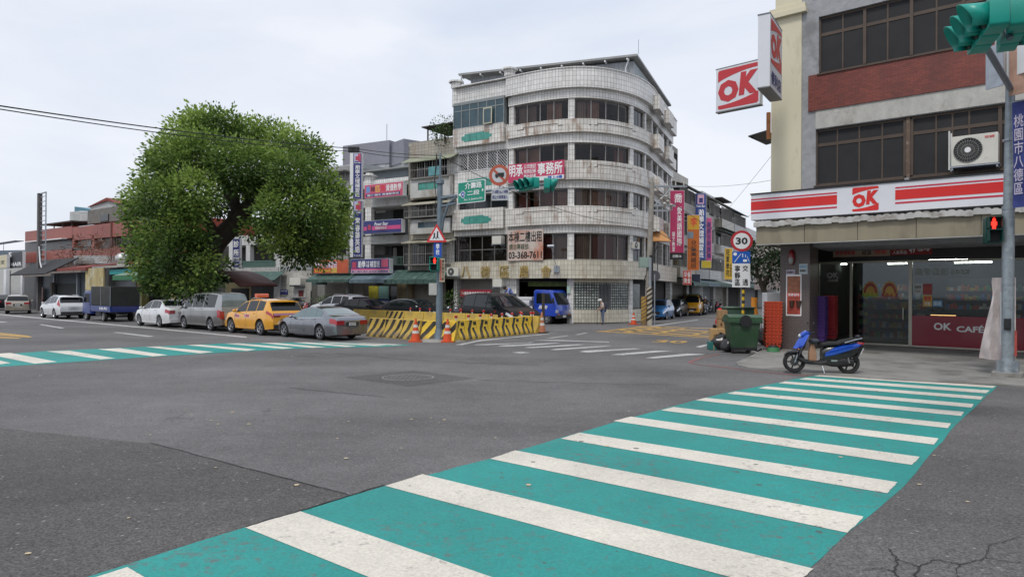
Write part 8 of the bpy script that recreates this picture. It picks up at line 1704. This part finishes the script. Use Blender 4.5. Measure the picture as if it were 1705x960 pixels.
lbox(MB(),(375,470,415,525),.3,.4,ox,oy,z0=0).build('back_panel',PYEL,t);lbox(MB(),(385,480,412,505),.2,.29,ox,oy).build('opening',DARK,t)
zt=LF.Z(66,322,-1.0);t,ox,oy=lthing('ladder_mast','tall steel post with an attached ladder above the left shacks','mast',65,-1.0)
x2=LF.X(75.5,-1.0)-ox;MB().box(-.2,.2,-.15,.15,0,zt).build('post',mat('mast_dark',(.12,.11,.11),.7,.2,var=.3),t)
mb=MB();z0=LF.Z(75,440,-1.0);mb.box(x2-.06,x2+.02,-.04,.04,z0,zt);mb.box(.201,x2,-.05,.05,zt-.08,zt)
z=z0
while z<zt:mb.box(.2,x2-.06,-.02,.02,z,z+.05);z+=.42
mb.build('ladder',GALV,t);MB().tube([(.3,-.1,LF.Z(70,410,-1)),(.6,-.1,LF.Z(75,435,-1)),(1.0,-.1,LF.Z(84,445,-1))],.06).build('pipe',WHITE,t)
RB=Fr(tuple(A(41,480,82)),vp=-700);RB=Fr((RB.O.x,RB.O.y,0),ang=RB.ang);t=thing('red_building','long red tiled building with tanks on its roof behind the shacks','building',M=RB.M)
RED=tilemat('red_wall_tile',(.27,.050,.026),(.2,.045,.028),.3,.12,.006,stain=(.14,.04,.025),sfac=.4,svar=(.5,.7));RED2=RED
def rbx(nm,rect,y0,y1,m,z0=None):a,b,c,d=pr(RB,rect,y0);return MB().box(a,b,y0,y1,c if z0 is None else z0,d).build(nm,m,t)
rbx('wall',(41,434,300,520),.6,10,mat('wall_dull',(.2,.17,.15),.8,var=.2),z0=0);rbx('parapet',(41,381,119,400),0,10,RED);rbx('spandrel',(41,417,119,436),0,.6,RED);rbx('window_band',(41,400,119,417),.4,10,mat('window_band_dark',(.05,.05,.05),.3,var=.5,scale=1.5))
rbx('parapet',(119.5,368,300,392),-.3,10,RED);rbx('spandrel',(119.5,411,300,430),-.3,.6,RED);rbx('window_band',(119.5,391.5,300,412),.2,10,mat('window_band_dark',(.05,.05,.05),.3));rbx('pier',(119.5,391,123,412),-.3,.3,RED);rbx('pier',(152,391,156,430),-.3,.3,RED);rbx('pier',(183,368,185,412),-.35,.3,mat('pier_dark',(.12,.04,.03),.8))
rbx('sill',(41,399,102,400.5),-.5,0,WHITE);rbx('window',(125,392,151,410),.05,.19,mat('window_blue',(.12,.17,.19),.2,var=.3));rbx('window',(160,393,169,401),.05,.19,mat('window_pale',(.4,.4,.42),.4))
mb=MB();a,b,c,d=pr(RB,(156,392,215,420),-.5);x=a
while x<b:mb.box(x,x+.03,-.5,-.47,c,d-.3);x+=.35
mb.build('window_cage',CAGE,t)
rbx('roof_room',(145,347,200,370),1.5,8,mat('roof_room_dirty',(.16,.155,.14),.8,var=.3));rbx('window',(165,357,179,368),1.4,1.49,DGLASS)
a,b,c,d=pr(RB,(149,336,192,347),3);mb=MB();mb.prism([(a,c),(b,c),(b,c+(d-c)*.5),((a+b)*.55,d),(a,c+(d-c)*.55)],'y',3,7);mb.build('penthouse',mat('penthouse_wall',(.38,.38,.38),.7),t);mb=MB();mb.prism([(a-.3,c+(d-c)*.5),((a+b)*.55,d),(b*1+.4,c+(d-c)*.45),((a+b)*.55,d+.35)],'y',2.8,7.2);mb.build('penthouse_roof',RUST,t)
a,b,c,d=pr(RB,(123,342,148,352),4);mb=MB();mb.prism([(a,c),(b,c-.5),(b,d-.6),(a,d)],'y',4,8);mb.build('blue_roof',mat('blue_sheet',(.08,.20,.27),.6,var=.1),t)
mb=MB();lb=pr(RB,(68,370,118,374),1);mb.box(lb[0],lb[1],1,4,lb[3]-.15,lb[3]);zb_=pr(RB,(41,381,119,400),0)[3]
for k in range(4):x=lb[0]+.5+(lb[1]-lb[0]-1)*k/3;mb.box(x,x+.1,1.2,1.3,zb_,lb[3]-.1)
mb.build('roof_canopy',mat('dark_sheet',(.07,.065,.06)),t)
STEEL=mat('tank_steel',(.50,.50,.48),.35,.6,var=.15);
def tank(F,px0,px1,py0,py1,y,label,ribs=4):
 a,b,c,d=pr(F,(px0,py0,px1,py1),y);r=(b-a)/2;t=thing('water_tank',label,'water tank',M=F.M@Matrix.Translation(((a+b)/2,y+r,c)),group='steel water tanks');h=d-c
 mb=MB();mb.cyl((0,0,.15),(0,0,h*.86),r,n=24);mb.cyl((0,0,h*.86),(0,0,h),r,r*.35,24);mb.build('tank_body',STEEL,t);q=MB()
 for k in range(ribs):z=.15+(h*.8)*(k+.5)/ribs;q.cyl((0,0,z),(0,0,z+.07),r*1.02,n=24)
 q.build('rib',STEEL,t);s=MB();
 for k in range(4):s.box(r*.7*math.cos(k*1.57)-.03,r*.7*math.cos(k*1.57)+.03,r*.7*math.sin(k*1.57)-.03,r*.7*math.sin(k*1.57)+.03,0,.16)
 s.build('stand',GALV,t)
tank(RB,108,126,350,370,1.5,'left steel tank on the red building roof');tank(RB,126.5,139,354,370,1.5,'right steel tank on the red building roof');tank(LF,112,139,424,443,1.2,'broad steel tank on the shack roof among brown twigs');tank(LF,144,165,426,442,1.2,'smaller steel tank on the shack roof beside the broad one')
t,ox,oy=lthing('roof_ventilator','round steel roof ventilator beside a red cloth on the shack roof','ventilator',203,1.0);z=LF.Z(203,438,1.0);mb=MB();mb.cyl((0,0,z-.5),(0,0,z),.35,n=16);mb.sphere((0,0,z+.35),(.5,.5,.45),0,18,10);mb.build('dome',STEEL,t)
mb=MB();a,b,c,d=pr(LF,(211,435,240,441),-.2);mb.sphere(((a+b)/2,.3,(c+d)/2),((b-a)/2,.6,(d-c)/2+.1),0,14,8);tag(mb.build('red_tarpaulin',mat('red_cloth',(.5,.03,.03),.7,var=.25),M=LF.M),'red tarpaulin heap on the shack roof','tarpaulin')
t,ox,oy=lthing('white_shop','pale low shop building at the far left edge','building',-10,6)
for r,m_,y0 in(((-60,448,42,475),mat('shop_white',(.45,.45,.43),.7,var=.15),6),((-60,475,42,525),mat('shop_grey',(.16,.16,.15),.7,var=.4),6.3)):a,b,c,d=pr(LF,r,y0);MB().box(a-ox,b-ox,y0-oy,y0+6,c if c>2.5 else 0,d).build('wall',m_,t)
for r in((6,448,10,520),(34,448,37,520)):a,b,c,d=pr(LF,r,5.5);MB().box(a-ox,b-ox,-.5,-.1,0,d).build('pillar',WHITE,t)
a,b,c,d=pr(LF,(14,484,38,512),6.2);MB().box(a-ox,b-ox,.1,.28,c,d).build('shop_window',mat('shop_window',(.25,.24,.2),.4,var=.5,scale=1.5),t)
t,w_,h_=rsign('billboard',(-30,426,11,447),3,'cream billboard cut by the left edge above the pale shop',mat('billboard_cream',(.55,.50,.35),.6,var=.05),F=LF,th=.3);tx(t,'音樂教室',(.3,.92,.3,.6),w_,h_,KTEXT)
t,w_,h_=rsign('billboard',(12,419,37,446),3.5,'black billboard with white HAIR lettering at the far left',mat('billboard_black',(.02,.022,.03),.5,var=.1),F=LF,th=.3);tx(t,'HAIR',(.25,.95,.12,.35),w_,h_,bold=.02);tx(t,'S',(.08,.3,.7,1.0),w_,h_)
t,_,_,_=block(-60,42,417,110,'blue grey distant building at the far left horizon',mat('far_slate',(.10,.13,.17),.6,var=.1),10)
t,ox,oy=lthing('solar_rack','dark solar panel racks on the far left roof','solar rack',-10,30);a,b,c,d=pr(LF,(-30,404,24,418),30);mb=MB()
for k in range(3):x=(a-ox)+(b-a)*k/3;mb.box(x,x+(b-a)/3-.3,0,2,d-.15,d);mb.box(x+.2,x+.3,0,.1,c,d-.15)
mb.build('panel',mat('solar_panel',(.06,.08,.11),.3),t)
# ------------------------------------------------------------------ foliage
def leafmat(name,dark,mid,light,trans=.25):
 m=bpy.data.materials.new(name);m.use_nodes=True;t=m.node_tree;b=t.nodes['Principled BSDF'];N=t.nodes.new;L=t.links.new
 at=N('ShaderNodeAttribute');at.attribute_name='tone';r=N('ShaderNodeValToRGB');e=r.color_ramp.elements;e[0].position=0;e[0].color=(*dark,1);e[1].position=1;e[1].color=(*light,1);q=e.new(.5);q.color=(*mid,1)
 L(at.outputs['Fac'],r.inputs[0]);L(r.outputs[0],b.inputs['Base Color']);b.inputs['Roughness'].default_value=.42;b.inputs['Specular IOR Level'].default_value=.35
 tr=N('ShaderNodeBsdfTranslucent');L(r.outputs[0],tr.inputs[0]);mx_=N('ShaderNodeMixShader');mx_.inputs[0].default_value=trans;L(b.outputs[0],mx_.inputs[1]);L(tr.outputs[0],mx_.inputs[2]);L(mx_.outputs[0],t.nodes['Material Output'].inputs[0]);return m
def foliage(name,lumps,n_per,leaf,m,parent=None,seed=1,cluster=9,spread=.32,bright_top=.25,aspect=.45):
 """lumps: (x,y,z,r[,tone]); twigs of leaves spread through the lumps"""
 R=np.random.default_rng(seed);C=[];T=[];D=[]
 for lp in lumps:
  x,y,z,r=lp[:4];tn=lp[4]if len(lp)>4 else.5;n=max(4,int(n_per*r*r));d=R.normal(size=(n,3));d/=np.linalg.norm(d,axis=1)[:,None]
  rr=r*(1-np.clip(np.abs(R.normal(0,.20,n)),0,.6))*(1+.22*np.sin(d[:,0]*6+x*3)*np.cos(d[:,2]*7+z*3));c=np.array([x,y,z])+d*rr[:,None];C.append(c);D.append(d)
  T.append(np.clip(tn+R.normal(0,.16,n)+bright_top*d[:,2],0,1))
 C=np.concatenate(C);T=np.concatenate(T);D=np.concatenate(D);k=cluster;M_=len(C)*k
 cc=np.repeat(C,k,0);tt=np.clip(np.repeat(T,k)+R.normal(0,.10,M_),0,1);dd=np.repeat(D,k,0)
 off=R.normal(size=(M_,3))*spread*np.array([1,1,.8]);p=cc+off
 ax=off/(np.linalg.norm(off,axis=1)[:,None]+1e-6)+dd*.7+np.array([0,0,-.15]);ax/=np.linalg.norm(ax,axis=1)[:,None]
 sd=np.cross(ax,R.normal(size=(M_,3)));sd/=np.linalg.norm(sd,axis=1)[:,None]+1e-9;l=leaf*R.uniform(.65,1.3,M_)[:,None]
 v=np.stack([p,p+ax*l*.5+sd*l*aspect*.5,p+ax*l,p+ax*l*.5-sd*l*aspect*.5],1).reshape(-1,3)
 me=bpy.data.meshes.new(name);me.vertices.add(len(v));me.vertices.foreach_set('co',v.astype(np.float32).ravel());me.loops.add(M_*4);me.loops.foreach_set('vertex_index',np.arange(M_*4,dtype=np.int32));me.polygons.add(M_);me.polygons.foreach_set('loop_start',np.arange(0,M_*4,4,dtype=np.int32));me.polygons.foreach_set('loop_total',np.full(M_,4,dtype=np.int32))
 me.update(calc_edges=True);a=me.attributes.new('tone','FLOAT','FACE');a.data.foreach_set('value',tt.astype(np.float32));me.materials.append(m);o=bpy.data.objects.new(name,me);COL.objects.link(o)
 if parent:o.parent=parent
 return o
BARK=mat('bark',(.055,.045,.035),.95,var=.35,scale=6,bump=.8,bscale=14)
LEAF=leafmat('leaf_green',(.028,.058,.014),(.125,.21,.045),(.34,.46,.11),.45)
TY=37.0;tb=A(336,500,TY);TB=Vector((tb.x,tb.y,0));tree=thing('street_tree','huge dense green tree with a leaning forked trunk behind the parked cars','tree',tuple(TB))
def tp_(px,py,dy=0):p=A(px,py,TY+dy);return(p.x-TB.x,p.y-TB.y,p.z)
mb=MB();mb.tube([(0,0,0),tp_(338,465),tp_(347,425),tp_(362,400),tp_(385,378),tp_(408,352)],[.75,.62,.58,.55,.5,.4],12)
mb.tube([tp_(385,378),tp_(395,350),tp_(380,320,1),tp_(370,280,1),tp_(372,230,1)],[.42,.34,.26,.18,.08],8);mb.tube([tp_(408,352),tp_(440,335,-1),tp_(480,320,-1),tp_(520,290,0)],[.36,.28,.2,.08],8);mb.tube([tp_(362,400),tp_(350,375,-1),tp_(330,350,-1),tp_(300,320,-1),tp_(260,300,0)],[.34,.26,.2,.15,.07],8)
mb.tube([tp_(395,365),tp_(430,370,1),tp_(480,385,1),tp_(530,390,1)],[.3,.24,.18,.08],8);mb.tube([tp_(347,425),tp_(310,410,1),tp_(270,400,0),tp_(240,390,0)],[.28,.2,.15,.07],8);mb.tube([tp_(400,355),tp_(430,310,2),tp_(455,260,2),tp_(460,225,2)],[.26,.2,.14,.06],8);mb.tube([tp_(340,450),tp_(300,455,-1),tp_(280,450,-1)],[.2,.15,.06],7)
for px,py,qx,qy in((372,390,352,378),(352,378,345,360),(400,350,380,300),(420,345,450,300),(340,360,310,380),(450,375,470,350)):mb.tube([tp_(px,py),tp_((px+qx)/2+4,(py+qy)/2),tp_(qx,qy)],[.12,.09,.05],6)
mb.build('trunk',BARK,tree)
LP=[(312,225,36,0),(338,210,31,1),(372,214,33,0),(408,228,36,1),(445,232,36,2),(475,240,34,1),(505,256,28,0),(536,262,20,0),(277,256,30,0),(262,292,34,0),(300,270,52,-2),(345,260,52,-1),(395,275,52,-2),(440,280,48,-1),(485,290,44,-2),(525,300,38,0),(548,330,30,0),(556,365,26,1),(243,330,34,0),(238,368,32,1),(275,335,42,-3),(320,325,46,-3),(305,375,40,-3),(262,395,38,-1),(243,425,26,0),(270,440,34,-1),(300,425,34,-3),(325,400,26,-3),(298,465,28,-1),(325,455,22,-2),(262,468,20,0),(350,460,18,1),(372,448,17,2),(365,335,28,3),(480,335,44,-2),(520,350,40,-2),(450,355,30,-3),(470,390,34,-2),(505,400,38,-1),(540,395,34,0),(490,425,20,0),(525,425,18,0),(450,405,16,-1),(555,408,20,0),(425,320,34,2),(420,385,16,-2),(225,405,18,1),(575,352,10,0),(228,345,16,1),(330,345,24,2),(268,478,17,0),(292,484,15,-1),(240,452,17,0),(340,438,20,-3),(322,478,16,-3),(352,470,13,-3),(568,375,16,0),(572,330,12,0),(515,244,12,0),(325,196,13,0),(362,196,13,0)]
lum=[]
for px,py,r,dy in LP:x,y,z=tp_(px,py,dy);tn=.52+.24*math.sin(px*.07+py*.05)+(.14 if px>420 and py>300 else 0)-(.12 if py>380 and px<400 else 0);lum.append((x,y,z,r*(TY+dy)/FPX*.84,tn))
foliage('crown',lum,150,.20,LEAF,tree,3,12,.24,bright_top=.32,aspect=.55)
def bush(name,label,px,py,Y,r,h,m,seed,group=None,n=60,leaf=.16,cat='plant',z0=0,lumps=None):
 p=A(px,py,Y);t=thing(name,label,cat,(p.x,p.y,z0 if z0 is not None else p.z),group=group)
 mb=MB();
 for k in range(3):mb.tube([(0,0,0),(.1*math.cos(k*2.1),.1*math.sin(k*2.1),h*.5),(.3*r*math.cos(k*2.1),.3*r*math.sin(k*2.1),h*.85)],[.04,.03,.015],5)
 mb.build('stem',BARK,t);foliage('leaves',lumps or[(0,0,h*.6,r,.5),(r*.4,0,h*.85,r*.6,.6),(-r*.4,.1,h*.4,r*.6,.4)],n,leaf,m,t,seed,8,.14);return t
LEAF2=leafmat('leaf_mid',(.02,.045,.012),(.05,.10,.02),(.10,.17,.04))
bush('potted_tree','leafy shrub beside the shutter left of the black minivan',752,510,45.5,.7,2.0,LEAF2,5);bush('potted_plant','dark potted plant at the corner of the brown shutter',537,510,48.5,.55,1.7,LEAF2,6)
t=bush('roof_plants','climbing plants under the dark roof canopy of the row house',741,226,47.3,.9,1.6,LEAF2,7,z0=None);t.location.z-=.6
TW=leafmat('twig_brown',(.09,.035,.018),(.15,.06,.03),(.21,.10,.05),0)
x0=LF.X(92,1.5);t=thing('dry_creeper','reddish brown dry creeper spreading over the shack roofs','plant',M=LF.M@Matrix.Translation((x0,1.8,0)));lm=[]
for px,py,r in((95,428,9),(108,420,9),(122,414,10),(137,410,10),(152,406,11),(165,404,10),(178,412,9),(160,420,10),(140,424,9),(185,424,7),(120,430,8)):
 x,z=LF.L(px,py,1.8);lm.append((x-x0,0,z,r*55/FPX,.5))
foliage('leaves',lm,26,.55,TW,t,8,9,.4,aspect=.09)
mb=MB();
for k in range(26):q=random.choice(lm);mb.tube([(q[0],0,q[2]-.6),(q[0]+random.uniform(-.4,.4),random.uniform(-.3,.3),q[2]),(q[0]+random.uniform(-.8,.8),0,q[2]+random.uniform(.2,.8))],.02,4)
mb.build('stem',mat('twig_stem',(.12,.05,.03),.9),t)
Yb=31.0;p=A(1272,500,Yb);TB2=Vector((p.x,p.y,0));t=thing('street_tree','dark leafy tree behind the bin and the speed limit sign','tree',tuple(TB2));q_=lambda px,py,dy=0:(lambda v:(v.x-TB2.x,v.y-TB2.y,v.z))(A(px,py,Yb+dy))
mb=MB();mb.tube([(0,0,0),q_(1278,500),q_(1270,478),q_(1262,462),q_(1258,440)],[.16,.14,.12,.10,.05],8);mb.tube([q_(1270,478),q_(1280,455),q_(1288,430)],[.10,.07,.04],6);mb.build('trunk',BARK,t)
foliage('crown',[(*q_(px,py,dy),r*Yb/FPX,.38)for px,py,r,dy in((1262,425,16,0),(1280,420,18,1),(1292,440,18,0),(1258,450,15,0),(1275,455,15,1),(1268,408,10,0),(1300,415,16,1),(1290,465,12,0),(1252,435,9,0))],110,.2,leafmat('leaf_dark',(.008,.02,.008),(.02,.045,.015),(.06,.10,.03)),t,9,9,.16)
tag(MB().box(0,2.6,0,.05,0,2.2).build('sign_board',mat('board_faded',(.35,.3,.3),.6,var=.6,scale=1.2),loc=tuple(A(1256,482,34)),rz=-.5),'blurred round patterned board behind the dark street tree','sign')
OPP=mat('reflection_block_wall',(.06,.065,.055),.8,var=.3)  # unseen dark blocks added behind the camera for the shop glass to reflect
for i,(x,y,w_,d_,h,rz)in enumerate(((-16,-26,34,10,13,.7),(14,-20,26,10,12,.35),(34,2,26,10,11,-.9))):
 t=thing('reflection_block',('unseen three storey block added behind the viewer for reflections','unseen plain block added on the near side for reflections','unseen long block added at the right for reflections')[i],'building',(x,y,0),rz);MB().box(-w_/2,w_/2,-d_/2,d_/2,0,h).build('wall',OPP,t);mb=MB()
 for fl in range(3):
  for k in range(int(w_/3)):x0=-w_/2+.6+k*3;mb.box(x0,x0+2,d_/2+.002,d_/2+.05,1+fl*3.6,3+fl*3.6)
 mb.build('window_band',DGLASS,t)
